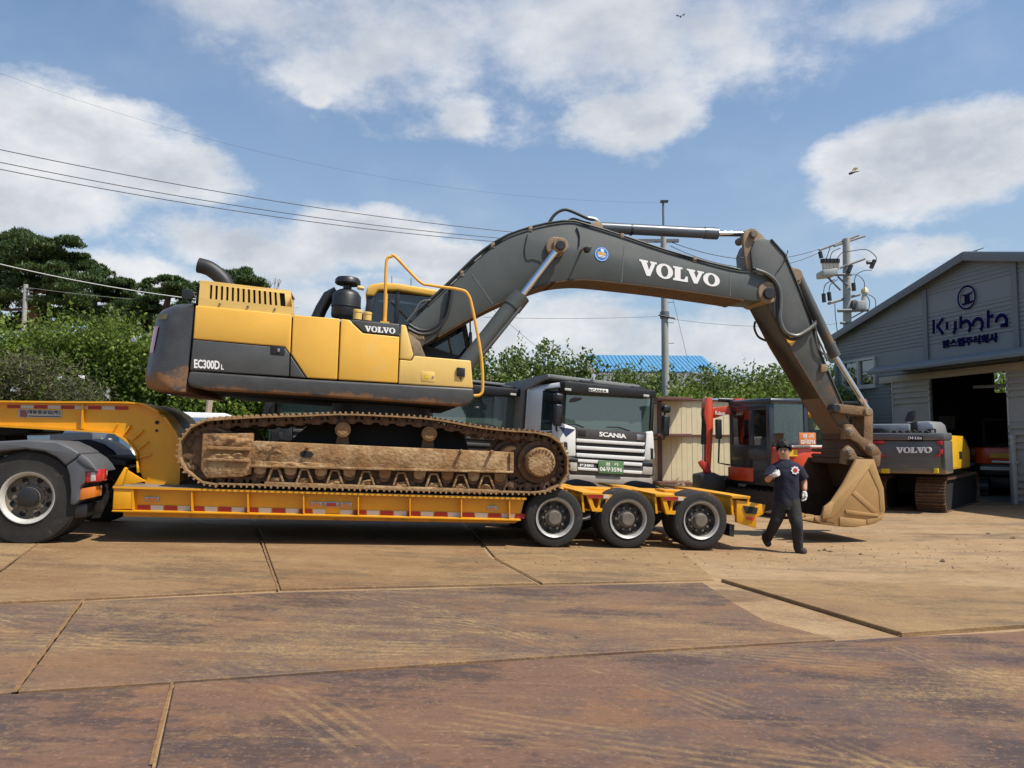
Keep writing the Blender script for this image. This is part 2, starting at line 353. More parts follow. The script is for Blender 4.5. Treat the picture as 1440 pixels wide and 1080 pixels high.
def wheel(fr, c, v0, Rt, rr, wd, root, dish=.10, hubr=.12, nuts=10, far=False, rimm=None, holes=8, rimd=None):
    sg = 1 if not far else -1
    mb = MB(fr)
    pr = [(.02, rr*.96), (.0, rr*1.03), (.012, rr*1.1), (.004, (rr+Rt)/2), (.02, Rt*.95), (.05, Rt*.985)]
    for k in range(4):
        a = .055+(wd-.11)*k/4; b = .055+(wd-.11)*(k+1)/4; pr += [(a, Rt), (b-.014, Rt), (b-.011, Rt-.012), (b-.003, Rt-.012)]
    pr += [(wd-.05, Rt*.985), (wd-.02, Rt*.95), (wd, (rr+Rt)/2), (wd-.01, rr*1.05), (wd-.02, rr*.96)]
    mb.lathe((c[0], v0, c[1]), (0, sg, 0), pr, 48, True)
    ty = mb.build('tyre', m_tyre, root)
    mb = MB(fr)
    mb.lathe((c[0], v0, c[1]), (0, sg, 0), [(wd-.03, rr*.93), (.03, rr*.91), (.005, rr*.97), (-.004, rr*1.03), (-.002, rr*1.0), (.01, rr*.95), (.035, rr*.9), (.05, rr*.87), (.05, rr*.89)], 40, True)
    ri = mb.build('rim', rimm or m_rim, ty)
    mb = MB(fr); mb.lathe((c[0], v0, c[1]), (0, sg, 0), [(.045, rr*.885), (dish*.9, rr*.84), (dish, rr*.78), (dish-.015, rr*.55), (dish, rr*.42), (dish, .0)], 40, cap=False)
    mb.build('wheel_disc', rimd or m_disc, ty)
    mb = MB(fr)
    mb.lathe((c[0], v0, c[1]), (0, sg, 0), [(dish, hubr*1.25), (dish-.03, hubr*1.2), (dish-.035, hubr), (dish-.10, hubr*.92), (dish-.115, hubr*.8), (dish-.115, 0)], 24)
    mb.build('hub', m_hub, ty)
    for k in range(nuts):
        a = 2*math.pi*k/nuts; mb = MB(fr); mb.cyl((c[0]+rr*.58*math.cos(a), v0+sg*(dish-.045), c[1]+rr*.58*math.sin(a)), (0, sg, 0), .05, rr*.075, 6); mb.build('wheel_nut', m_hub, ty)
    for k in range(holes):
        a = 2*math.pi*(k+.5)/holes; mb = MB(fr); mb.cyl((c[0]+rr*.72*math.cos(a), v0+sg*(dish-.012), c[1]+rr*.72*math.sin(a)), (0, sg, 0), .02, rr*.115, 12); mb.build('hand_hole', m_blkm, ty)
    return ty
# ================================================================== ground
gm = bpy.data.materials.new('sandy_ground'); gm.use_nodes = True; t = gm.node_tree; b = t.nodes['Principled BSDF']
def ground_mat(t, b, cols, sand, seed, sandamt, tracks=True):
    def n(k, **a):
        x = t.nodes.new(k)
        for c, e in a.items(): setattr(x, c, e)
        return x
    def mth(op, a, c=None, clamp=False):
        x = n('ShaderNodeMath', operation=op, use_clamp=clamp)
        for i, q in enumerate((a, c)):
            if q is None: continue
            if isinstance(q, (int, float)): x.inputs[i].default_value = q
            else: t.links.new(q, x.inputs[i])
        return x.outputs[0]
    g = n('ShaderNodeNewGeometry'); pos = g.outputs['Position']
    def nz(scale, det, rough, loc=(0, 0, 0), st=(1, 1, 1), rot=0):
        mp = n('ShaderNodeMapping'); mp.inputs['Location'].default_value = loc; mp.inputs['Scale'].default_value = st; mp.inputs['Rotation'].default_value = (0, 0, rot); t.links.new(pos, mp.inputs[0])
        x = n('ShaderNodeTexNoise'); x.inputs['Scale'].default_value = scale; x.inputs['Detail'].default_value = det; x.inputs['Roughness'].default_value = rough; t.links.new(mp.outputs[0], x.inputs['Vector']); return x.outputs[0]
    def rng_(x, a, c, d=0, e=1):
        m = n('ShaderNodeMapRange', interpolation_type='SMOOTHSTEP'); t.links.new(x, m.inputs[0]); m.inputs[1].default_value = a; m.inputs[2].default_value = c; m.inputs[3].default_value = d; m.inputs[4].default_value = e; return m.outputs[0]
    def mix(f, a, c):
        m = n('ShaderNodeMix', data_type='RGBA')
        if isinstance(f, float): m.inputs[0].default_value = f
        else: t.links.new(f, m.inputs[0])
        for i, q in ((6, a), (7, c)):
            if isinstance(q, tuple): m.inputs[i].default_value = q+(1,)
            else: t.links.new(q, m.inputs[i])
        return m.outputs[2]
    cols = [tuple(c*.92 for c in q) for q in cols]; sand = tuple(c*.92 for c in sand)
    big = nz(.5, 6, .68, (seed, 0, 0)); fine = nz(42, 5, .75); fine2 = nz(17, 8, .8, (2, seed, 0))
    col = mix(rng_(big, .45, .55), cols[0], cols[1]); col = mix(mth('MULTIPLY', rng_(nz(1.3, 7, .72, (9, seed, 0), (.6, 1.3, 1), .2), .50, .62), .7), col, cols[2])
    blot = nz(.95, 8, .74, (seed*3, 2, 0), (.6, 1.2, 1), -.25); col = mix(mth('MULTIPLY', rng_(blot, .50, .58), .8), col, tuple(c*k for c, k in zip(cols[1], (.50, .56, .66))))
    col = mix(mth('MULTIPLY', rng_(fine2, .50, .60), .5), col, tuple(c*.52 for c in cols[0]))
    col = mix(mth('MULTIPLY', rng_(nz(30, 5, .8, (5, 5, seed)), .55, .63), .5), col, tuple(min(1, c*1.9) for c in cols[0]))
    # dust: swept into ragged streaks along the way the lorries drive
    sA = nz(1.0, 8, .76, (3, seed, 1), (.32, 1.7, 1), .13); sB = nz(2.6, 8, .78, (seed, 7, 1), (.42, 1.5, 1), -.12); sC = nz(.42, 5, .7, (seed, 1, 8))
    s = mth('ADD', mth('MULTIPLY', sA, .5), mth('MULTIPLY', sB, .3)); s = mth('ADD', s, mth('MULTIPLY', sC, .32)); s = mth('ADD', s, mth('MULTIPLY', mth('SUBTRACT', fine2, .5), .30))
    ms = rng_(s, .68-sandamt*.25, .86-sandamt*.26)
    ms = mth('MULTIPLY', ms, rng_(fine, .38, .56, .25, 1))
    # scuffs and scratches
    for (rot, sc_, amt, thr) in ((.35, 9, .4, .61), (-.5, 11, .35, .61), (.05, 12, .3, .61)):
        scr = nz(sc_, 3, .6, (rot*7, seed, 0), (.07, 2.4, 1), rot); ms = mth('ADD', ms, mth('MULTIPLY', mth('MULTIPLY', rng_(scr, thr, thr+.06), amt), rng_(fine2, .40, .62)), True)
    if tracks:
        for (cx, cy, r, wd) in [(6, 22.2, 17.2, .24), (6, 22.2, 19.1, .24), (-9, -2.5, 12.3, .24), (-9, -2.5, 10.4, .24), (14, 15.5, 11.9, .22), (-3, 30, 24.6, .3), (22, 10.5, 19.6, .24)]:
            dv = n('ShaderNodeVectorMath', operation='DISTANCE'); dv.inputs[1].default_value = (cx, cy, 0)
            zf = n('ShaderNodeVectorMath', operation='MULTIPLY'); zf.inputs[1].default_value = (1, 1, 0); t.links.new(pos, zf.inputs[0]); t.links.new(zf.outputs[0], dv.inputs[0])
            dd = mth('SUBTRACT', dv.outputs['Value'], r)
            band = rng_(mth('ABSOLUTE', dd), wd, wd*.6)
            groove = rng_(mth('SINE', mth('MULTIPLY', dd, 78)), -.2, .6, .10, 1)
            patch = rng_(nz(.8, 6, .75, (cx, cy, r)), .46, .60)
            ms = mth('ADD', ms, mth('MULTIPLY', mth('MULTIPLY', mth('MULTIPLY', band, groove), patch), rng_(fine2, .32, .62, .1, .55)), True)
    col = mix(mth('MULTIPLY', ms, .88), col, mix(rng_(nz(5, 8, .75), .35, .7), sand, tuple(c*.70 for c in sand)))
    if not tracks:
        stn = nz(.35, 8, .7, (4, 2, 7), (.35, 1.3, 1), .1); col = mix(mth('MULTIPLY', rng_(stn, .58, .66), .62), col, (.11, .066, .036))
    t.links.new(col, b.inputs['Base Color'])
    ro = n('ShaderNodeMapRange'); t.links.new(ms, ro.inputs[0]); ro.inputs[3].default_value = .62; ro.inputs[4].default_value = .95; t.links.new(ro.outputs[0], b.inputs['Roughness'])
    hb = mth('ADD', mth('MULTIPLY', fine, .6), mth('MULTIPLY', ms, .6)); hb = mth('ADD', hb, mth('MULTIPLY', fine2, .8))
    bp = n('ShaderNodeBump'); bp.inputs['Strength'].default_value = .35; bp.inputs['Distance'].default_value = .012; t.links.new(hb, bp.inputs['Height']); t.links.new(bp.outputs[0], b.inputs['Normal'])
    b.inputs['Specular IOR Level'].default_value = .3
SAND = (.37, .24, .112)
ground_mat(t, b, [(.30, .185, .095), (.36, .235, .13), (.25, .135, .062)], (.42, .29, .155), 3.1, .9, False)
mb = MB(); VV = []; US = [-400, -60, -20, -9.5, -3, 2.5, 8, 25, 80, 400]; VS = [-40, 0, 8, 16, 30, 80, 700]
for v in VS:
    for u in US:
        x = (u+UT)*cY-v*sY; y = (u+UT)*sY+v*cY; VV.append((x, y, gz(x, y)))
nu = len(US); mb.add(VV, [[j*nu+i, j*nu+i+1, (j+1)*nu+i+1, (j+1)*nu+i] for j in range(len(VS)-1) for i in range(nu-1)])
ground = mb.build('ground', gm, None, smooth=False); ground['kind'] = 'structure'
# steel road plates laid on the sand
pm = []
for i, (cols, sa) in enumerate([([(.172, .094, .060), (.118, .076, .062), (.225, .112, .052)], .48), ([(.178, .102, .062), (.122, .082, .064), (.23, .122, .058)], .64), ([(.225, .128, .062), (.26, .158, .080), (.19, .105, .053)], .74), ([(.23, .14, .07), (.28, .175, .085), (.19, .115, .065)], .85)]):
    m = bpy.data.materials.new('rusty_road_plate_%d' % i); m.use_nodes = True; ground_mat(m.node_tree, m.node_tree.nodes['Principled BSDF'], cols, SAND, 2.7*i+1, sa); pm.append(m)
plates = [
    (0, [(-500, 1300), (-520, 1012), (20, 982), (240, 968), (212.5, 1085), (174, 1300)]),
    (0, [(220, 1085), (245, 967), (720, 934.5), (990, 917.5), (1262, 900), (1700, 880), (2300, 1300), (180, 1300)]),
    (1, [(24.5, 977), (118.5, 850), (395, 837), (720, 829), (988, 822), (1030, 850), (1075, 876), (1175, 903), (990, 913), (720, 930), (243, 963)]),
    (1, [(-480, 1000), (-260, 862), (0, 853.5), (116, 849.5), (20, 979)]),
    (2, [(-190, 845), (2, 808), (60, 760), (90, 735), (355, 733), (364, 763), (390, 831), (118, 845), (0, 849.5)]),
    (2, [(371, 763), (360, 733), (640, 728), (690, 787), (754, 822.5), (395, 831)]),
    (3, [(697, 787), (648, 728), (900, 724), (1004, 817), (762, 822.5)]),
    (3, [(1014, 818.5), (1200, 822), (1440, 832), (1900, 850), (1800, 868), (1440, 884), (1268, 896)]),
    (3, [(-420, 840), (-190, 790), (20, 735), (82, 735), (54, 765), (-4, 806), (-200, 841)]),
]
for k, pl in plates:
    mb = MB(); P = [gpt(*q) for q in pl]; n = len(P); h = .040 if pl[0] == (1014, 818.5) else .024
    mb.add([p+Vector((0, 0, -.05)) for p in P]+[p+Vector((0, 0, h)) for p in P], [list(range(n)), list(range(n, 2*n))]+[[i, (i+1) % n, n+(i+1) % n, n+i] for i in range(n)])
    mb.build('steel_plate', pm[k], ground, smooth=True, bevel=.006, seg=1)
# sand caught along the plate joints
def seam(p0, p1, w, seed):
    A, B = gpt(*p0), gpt(*p1); d_ = (B-A); n_ = max(6, int(d_.length/.07)); nn = Vector((-d_.y, d_.x, 0)).normalized(); mb = MB(); V = []
    for i in range(n_+1):
        p = A.lerp(B, i/n_); q = p*3
        for sg in (1, -1):
            k = .42*w*(.62+.40*noise.fractal(Vector((q.x*2.5+seed, q.y*2.5, sg*5)), 1, 2, 5)); P = p+nn*k*sg; V.append((P.x, P.y, gz(P.x, P.y)+.030))
    mb.add(V, [[2*i, 2*i+1, 2*i+3, 2*i+2] for i in range(n_)]); mb.build('joint_sand', m_jsand, ground, smooth=False)
m_jsand = mat('joint_sand', (.22, .12, .05), .95, var=.35, vscale=14, bump=.5, bscale=60)
for i, (a, c, w) in enumerate([((20, 980.5), (116, 848), .045), ((242, 966), (212, 1085), .032), ((-200, 995), (240, 966.5), .010), ((243, 965.5), (720, 932), .012), ((720, 932), (1000, 915), .010), ((0, 851), (395, 834), .012), ((395, 834), (760, 825), .016), ((368, 763), (392, 833), .035), ((-2, 807), (57, 765), .035), ((693, 787), (758, 823), .03), ((1000, 915), (1260, 898), .012), ((1262, 899), (1500, 885), .015)]): seam(a, c, w, i*3.7)
# loose grit and clods lying on the yard
mb = MB()
def clod(mb, c, r, seed):
    random.seed(seed); V = []; k = Vector((random.uniform(.7, 1.4), random.uniform(.7, 1.3), random.uniform(.45, .8)))
    for v in [(1, 0, 0), (-1, 0, 0), (0, 1, 0), (0, -1, 0), (0, 0, 1), (0, 0, -1)]:
        V.append(c+Vector((v[0]*k.x, v[1]*k.y, v[2]*k.z))*r*random.uniform(.7, 1.2))
    mb.add(V, [[0, 2, 4], [2, 1, 4], [1, 3, 4], [3, 0, 4], [2, 0, 5], [1, 2, 5], [3, 1, 5], [0, 3, 5]])
random.seed(5)
spots = []
for i in range(1500):
    a = random.random()
    if a < .6: px, py = random.uniform(640, 1440), 765+abs(random.gauss(0, 28))
    elif a < .8: px, py = random.uniform(1050, 1440), random.uniform(735, 800)
    else: px, py = random.uniform(0, 1440), random.uniform(780, 1060)
    spots.append((px, py, .002+.008*random.random()**4 if py > 800 else .003+.016*random.random()**5))
for px, py, s in [(1160, 774, .045), (1168, 776, .04), (1152, 775, .03), (1390, 751, .05), (1425, 757, .05), (1210, 780, .04), (1326, 790, .05)]: spots.append((px, py, s))
for i, (px, py, r) in enumerate(spots):
    clod(mb, gpt(px, py)+Vector((0, 0, .024+r*.2 if py > 760 and px < 1000 else r*.2)), r, i)
o = mb.build('loose_grit', m_mudd, None, smooth=False, kind='stuff'); tag(o, 'loose grit and small clods scattered over the yard', 'grit')

# ================================================================== low-bed trailer
tr = thing('lowbed_trailer', 'yellow lowbed trailer carrying the big excavator', 'trailer', base(TF, -2, 1.4))
T = TF
def tpx(name, pts, v0, v1, m, par=tr, bevel=.006):
    return MB(T).px(pts, v0, v1).build(name, m, par, bevel=bevel)
# gooseneck: two cheek beams with overhanging flanges
neck_top = [(-260, 563), (0, 566), (100, 567), (188, 568), (212, 574), (231, 586), (243, 602), (251, 616), (253.5, 640), (253, 676)]
neck_bot = [(197.5, 664), (195, 638), (185.4, 623.5), (168.5, 611.5), (147, 606.7), (0, 598), (-260, 584)]
NT = [Vector(p+(0,)) for p in T.qs(neck_top, .55)]; NB = [Vector(p+(0,)) for p in T.qs(neck_bot, .55)]
NTs = [(p.x, p.y) for p in smoothpath(NT, 4)]; NBs = [(p.x, p.y) for p in smoothpath(NB, 4)]
cheek = NTs+[T.q(252, 682, .55), T.q(205, 682, .55)]+NBs
for v in (.55, 1.95):
    MB(T).prism(cheek, v, v+.03).build('neck_beam', m_trl, tr, bevel=.004, seg=1)
def strip(poly, off, v0, v1, sgn):
    mb = MB(T); P = [Vector(p) for p in poly]; Q = []
    for i, p in enumerate(P):
        d = (P[min(i+1, len(P)-1)]-P[max(i-1, 0)]).normalized(); Q.append(p+Vector((-d.y, d.x))*off*sgn)
    for i in range(len(P)-1): mb.prism([tuple(P[i]), tuple(P[i+1]), tuple(Q[i+1]), tuple(Q[i])], v0, v1)
    return mb
strip(NTs, .022, .45, 1.0, 1).build('top_flange', m_trl, tr, ang=60)
strip(NTs, .022, 1.6, 2.15, 1).build('top_flange', m_trl, tr, ang=60)
strip(NBs, .022, .475, 1.0, 1).build('bottom_flange', m_trl, tr, ang=60)
strip(NTs[8:], .015, 1.0, 1.6, 1).build('neck_cover', m_blk, tr, ang=60)
for px, y0, y1 in [(115, 568, 605)]:
    a = T.q(px, y0+1, .48); c = T.q(px+3, y1-2, .48); MB(T).prism([(a[0], a[1]), (a[0]+.02, a[1]), (c[0]-.02, c[1]), (c[0]-.04, c[1])], .485, .55).build('stiffener', m_trl, tr)
for a, c in [((164, 596), (159, 606)), ((183, 598), (174, 611)), ((201, 605), (185, 619)), ((208, 621), (193, 632)), ((212, 639), (196, 643))]:
    p, q = Vector(T.q(*a, .5)), Vector(T.q(*c, .5)); n = (q-p).normalized(); n = Vector((-n.y, n.x))*.008
    MB(T).prism([tuple(p+n), tuple(q+n), tuple(q-n), tuple(p-n)], .49, .551, 1).build('stiffener', m_trl, tr)
for (x, y, r) in [(220.5, 594, 2.6), (220, 605.5, 1.8)]:
    c = T.q(x, y, .53); MB(T).cyl((c[0], .535, c[1]), (0, 1, 0), .02, r*.0098, 16).build('pin_hole', m_blkm, tr)
for i, x in enumerate(range(-28, 180, 19)):
    if 112 < x < 122: continue
    if x < 0: continue
    a = [(x, 569+x*.014), (x+18.4, 569.3+x*.014), (x+18.4, 574+x*.014), (x, 573.8+x*.014)]
    MB(T).px(a, .542, .551).build('reflector_strip', m_red if i % 2 == 0 else m_wht, tr, smooth=False)
pl = tpx('name_plate', [(25.5, 575.5), (87, 577), (87, 588), (25.5, 587)], .538, .551, mat('plate_grey', (.42, .38, .34), .45, .2), bevel=.002)
text('plate_lettering', '대용중공업(주)', T, T.qs([(39, 582.5), (85, 583.6), (85, 577.6), (39, 576.5)], .537), .537, m_blkm, pl, .003, .02)
tpx('plate_mark', [(28, 576.5), (36, 576.8), (38, 581), (38, 586.5), (28, 586)], .534, .537, mat('plate_red', (.22, .08, .08), .5), pl, 0)
tpx('plate_rule', [(40, 584.6), (85, 585.6), (85, 586.6), (40, 585.6)], .534, .537, m_blkm, pl, 0)
# main deck: side web with bottom flange, underbeam and posts
DT = [(160, 683), (738, 699.5)]; 
side = T.qs([(160, 683.5), (738, 700), (731, 728), (160, 716)], .08)
MB(T).prism(side, .08, .11).build('side_web', m_trl, tr)
MB(T).prism([T.q(160, 683.5, .08), T.q(738, 700, .08), T.q(731, 728, .08), T.q(160, 716, .08)], 2.86, 2.89).build('side_web', m_trl, tr)
a, c = T.q(160, 683, 0), T.q(740, 699.5, 0)
MB(T).prism([(a[0], a[1]), (c[0], c[1]), (c[0], c[1]-.035), (a[0], a[1]-.035)], -.03, 3.0).build('deck', m_deck, tr, bevel=.005)
MB(T).prism([(a[0], a[1]-.004), (c[0], c[1]-.004), (c[0], c[1]-.030), (a[0], a[1]-.030)], -.036, -.031).build('deck_edge', m_trl, tr)
a2, c2 = T.q(158, 717, -.02), T.q(732, 730, -.02)
MB(T).prism([a2, c2, (c2[0], c2[1]-.022), (a2[0], a2[1]-.022)], -.04, .3).build('bottom_flange', m_trl, tr, bevel=.003)
a3, c3 = T.q(176, 719, .3), T.q(730, 731, .3); a4, c4 = T.q(176, 725.5, .3), T.q(722, 735, .3)
MB(T).prism([a3, c3, c4, a4], .3, 2.6).build('underframe', m_blkm, tr); MB(T).prism([a3, c3, c4, a4], .22, .295).build('under_beam', m_trld, tr)  # underframe blackened to deepen the shade below the deck; near beam stays yellow
for px in (186.6, 269.8, 348.7, 427, 504, 576.7, 649, 716.7):
    f = (px-160)/578; yt = 683.5+f*16.5+2; yb = 716.5+f*13
    p, q = T.q(px, yt, -.02), T.q(px, yb, -.02); MB(T).prism([(p[0]-.008, p[1]), (p[0]+.008, p[1]), (q[0]+.008, q[1]), (q[0]-.008, q[1])], -.025, .08).build('stiffener', m_trl, tr)
MB(T).px([(160, 684.5), (186, 685), (186, 716), (158, 716)], -.02, .08).build('corner_post', m_trl, tr, bevel=.01)
MB(T).px([(160, 683), (171, 683), (178, 659), (175, 657)], .0, .08).build('front_gusset', m_trl, tr, bevel=.006)
MB(T).px([(171, 683), (205, 677), (190, 668), (177, 660)], .35, .40).build('front_gusset', m_trl, tr, bevel=.006)
x = 193; i = 0
while x < 728:
    f = (x-160)/578; y0, y1 = 709.3+f*13.5, 716.2+f*13.2
    if not (452 < x < 470 or 600 < x < 606):
        MB(T).px([(x, y0), (x+17.6, y0+.45), (x+17.6, y1+.4), (x, y1)], .068, .08).build('reflector_strip', m_red if i % 2 == 0 else m_wht, tr, smooth=False)
    x += 19; i += 1
def lamp(x, y, m, w=8, h=2.6):
    b_ = tpx('lamp_base', [(x-w-2, y-h-1), (x+w+2, y-h-.6), (x+w+2, y+h+1), (x-w-2, y+h+.6)], .06, .08, m_stl, bevel=.004)
    tpx('lamp_lens', [(x-w+1, y-h+.4), (x+w-1, y-h+.6), (x+w-1, y+h-.3), (x-w+1, y+h-.5)], .035, .062, m, b_, .008)
lamp(213.5, 702, m_amb); lamp(445, 709, m_amb, 6); lamp(466, 709.5, m_redl, 8, 3); lamp(487, 710, m_amb, 6); lamp(692, 715, m_amb, 5)
# bogie: wheels, centre beam, cross arms, brackets
WC = [(780.5, 730), (883.5, 731.5), (986.5, 733)]
Rt = .415; wcs = []
for (x, y) in WC:
    c = T.q(x, y, 0); c = (c[0], Rt+.022); wcs.append(c)
    wheel(T, c, 0, Rt, .265, .26, tr, .11, .105, 10)
    wheel(T, c, .32, Rt, .265, .26, tr, .05, .085, 0, holes=0)
    wheel(T, c, 2.98, Rt, .265, .26, tr, .11, .085, 0, far=True, holes=0)
    wheel(T, c, 2.66, Rt, .265, .26, tr, .05, .085, 0, far=True, holes=0)
    MB(T).cyl((c[0], .3, c[1]), (0, 1, 0), 2.4, .07).build('axle', m_blk, tr)
u0 = T.q(735, 700, 0)[0]; u1 = wcs[2][0]+.95
for v0, v1 in ((.78, 1.0), (2.0, 2.2)):
    MB(T).prism([(u0, .77), (u1-.2, .74), (u1, .68), (u1, .46), (u0, .48)], v0, v1).build('chassis_beam', m_trld, tr, bevel=.01)
for k in range(3):
    ua = (wcs[k][0]+(wcs[k+1][0] if k < 2 else wcs[k][0]+1.1))/2 if k < 2 else wcs[2][0]+.62
    MB(T).prism([(ua-.15, .805), (ua+.15, .80), (ua+.14, .76), (ua-.14, .76)], .02, 2.95).build('cross_arm', m_trld, tr, bevel=.006)
    for s in (-1, 1):
        MB(T).prism([(ua+s*.12, .76), (ua+s*.15, .76), (ua+s*.12, .52), (ua+s*.09, .52)], .06, .8).build('arm_web', m_trl, tr)
MB(T).prism([(u0, .775), (wcs[2][0]+.3, .76), (wcs[2][0]+.3, .74), (u0, .755)], .80, 2.18).build('bogie_deck', m_trld, tr, bevel=.005)
for j in range(4):
    MB(T).prism([(u0+.25+j*.75, .812-.004*j), (u0+.85+j*.75, .80-.004*j), (u0+.85+j*.75, .762), (u0+.25+j*.75, .766)], 1.05+.05*(j % 2), 1.55).build('deck_plate', m_trl if j % 2 else m_trld, tr, bevel=.006)
for br in ([(824, 694), (861, 696), (852.5, 720), (833, 719)], [(930, 697), (966, 699), (957.5, 724), (937, 723)]):
    o4 = T.qs(br, .03); cx = sum(p[0] for p in o4)/4; cw = sum(p[1] for p in o4)/4-.015
    mb = MB(T); inn = [(cx+(p[0]-cx)*.58, cw+(p[1]-cw)*.55) for p in o4]
    for i in range(4): mb.prism([o4[i], o4[(i+1) % 4], inn[(i+1) % 4], inn[i]], .03, .10)
    b_ = mb.build('side_bracket', m_trl, tr)
    MB(T).prism(inn, .3, .32).build('bracket_back', m_trld, b_)
    tp = [(br[0][0]+2, br[0][1]+1.5), (br[1][0]-12, br[1][1]-.2), (br[1][0]-12.5, br[1][1]+4.8), (br[0][0]+4, br[0][1]+6.2)]
    MB(T).px(tp, .02, .03).build('reflector_strip', m_red, b_); MB(T).px([tp[1], (tp[1][0]+8, tp[1][1]+.4), (tp[1][0]+7, tp[1][1]+5), tp[2]], .02, .03).build('reflector_strip', m_wht, b_)
o6 = T.qs([(1036, 703), (1077, 710), (1074, 723), (1064, 728), (1063.5, 743), (1036, 735)], .05)
MB(T).prism(o6, .05, .12).build('tail_plate', m_trl, tr, bevel=.008)
MB(T).px([(1046, 711), (1066, 714), (1064, 723), (1049, 722)], .03, .05).build('tail_recess', m_blkm, tr); MB(T).px([(1050, 727), (1061, 728), (1060, 732), (1051, 731)], .03, .05).build('tail_lamp', m_redl, tr)
MB(T).prism([(o6[0][0]-.05, o6[0][1]), (o6[1][0], o6[1][1]), (o6[1][0]-.02, o6[1][1]-.13), (o6[0][0]-.05, o6[0][1]-.15)], .12, 2.9).build('tail_beam', m_trld, tr, bevel=.01)
MB(T).px([(1026, 738), (1033, 738), (1032, 755), (1026, 754)], .1, .8).build('mud_flap', m_blk, tr)
MB(T).cyl((T.q(140, 690, 1.4)[0], 1.2, .95), (1, 0, 0), .01, .01).build('neck_pin', m_blk, tr)
# ================================================================== big crawler excavator on the trailer
ex = thing('crawler_excavator', 'large muddy yellow and grey crawler excavator loaded on the trailer', 'excavator', base(EF, -2.5, 1.45))
X = EF
def e(name, pts, v0, v1, m, par=ex, bevel=.012, seg=2, **k): return MB(X).px(pts, v0, v1).build(name, m, par, bevel=bevel, seg=seg, **k)
VN = .10       # near face of the house
# ---- tracks
VT0 = -.06
loop_px = [(247, 640), (249, 622), (261, 603), (277, 592), (296, 586.5), (359, 582.5), (420, 580.5), (480, 578.5), (540, 580.5), (609, 585.5), (675.6, 597), (715, 601.5), (753, 604.5), (775, 610), (790, 620), (800, 637), (802.5, 655), (799, 672), (788, 685), (771, 693.5), (742, 696.5), (620, 694), (520, 691.2), (400, 687.5), (300, 684.5), (283, 681.5), (266, 671), (253, 658)]
lp = [Vector(p+(0,)) for p in X.qs(loop_px, VT0)]; lp.append(lp[0])
dense = smoothpath(lp, 8)
acc = [0]
for i in range(1, len(dense)): acc.append(acc[-1]+(dense[i]-dense[i-1]).length)
NS = 50; pitch = acc[-1]/NS
def at_len(s):
    s %= acc[-1]
    for i in range(1, len(acc)):
        if acc[i] >= s: f = (s-acc[i-1])/max(1e-9, acc[i]-acc[i-1]); return dense[i-1].lerp(dense[i], f)
# one shoe: local x along the run, y across, z outward (tip of grousers at z=0)
def raw(name, mb, m, bevel=0):
    o = mb.build(name, m, None, bevel=bevel, seg=1); return o
h = pitch/2
mb = MB(); mb.prism([(-h*.97, -.050), (-h*1.08, -.034), (-h*.7, -.030), (h*.8, -.030), (h*1.02, -.048), (h*.9, -.052)], 0, .62)
for xg, hg in ((-h*.82, .0), (-h*.18, -.002), (h*.45, -.002)): mb.prism([(xg-.016, -.032), (xg+.016, -.032), (xg+.009, hg), (xg-.009, hg)], 0, .62)
shoe0 = raw('track_shoe', mb, m_shoe)
mb = MB()
for v0 in (.16, .36):
    mb.prism([(-h*1.15, -.125), (-h*1.1, -.155), (-h*.8, -.168), (-h*.45, -.155), (-h*.2, -.135), (h*.3, -.135), (h*.55, -.16), (h*.9, -.163), (h*1.0, -.14), (h*.95, -.055), (h*.55, -.052), (h*.5, -.10), (h*.18, -.10), (h*.16, -.052), (-h*.14, -.052), (-h*.16, -.1), (-h*.45, -.10), (-h*.5, -.052), (-h*.95, -.055)], v0, v0+.045)
mb.cyl((-h*.8, .13, -.125), (0, 1, 0), .3, .042, 14)
mb.cyl((-h*.8, .12, -.125), (0, 1, 0), .06, .024, 10)
link0 = raw('track_link', mb, m_link)
tracks = []
for side, v0 in ((0, VT0), (1, 2.42)):
    # track frame is the part; shoes and links hang on it
    fp = X.qs([(352, 622), (360, 620), (722, 636), (722, 664.5), (352, 655)], .0)
    fr_ = MB(X).prism(fp, v0+.03, v0+.60).build('track_frame', m_mud, ex, bevel=.018)
    tracks.append(fr_)
    for k in range(NS):
        p = at_len((k+.35)*pitch); a = at_len((k+.35)*pitch-h*.9); c = at_len((k+.35)*pitch+h*.9)
        dx = (c-a).normalized()
        Ml = Matrix(((dx.x, 0, -dx.y, p.x), (0, 1, 0, v0), (dx.y, 0, dx.x, p.y), (0, 0, 0, 1)))
        # loop runs clockwise seen from the near side, outward is to its left
        W_ = parent_inv(ex)@X.M@Ml
        for o0 in (shoe0, link0): cpy(o0, fr_, W_)
for o0 in (shoe0, link0): bpy.data.objects.remove(o0)
def circ(name, x, y, rpx, v0, v1, m, par, n=32, b_=.01):
    c = X.q(x, y, v0); return MB(X).cyl((c[0], v0, c[1]), (0, 1, 0), v1-v0, rpx*.0098, n, b_).build(name, m, par)
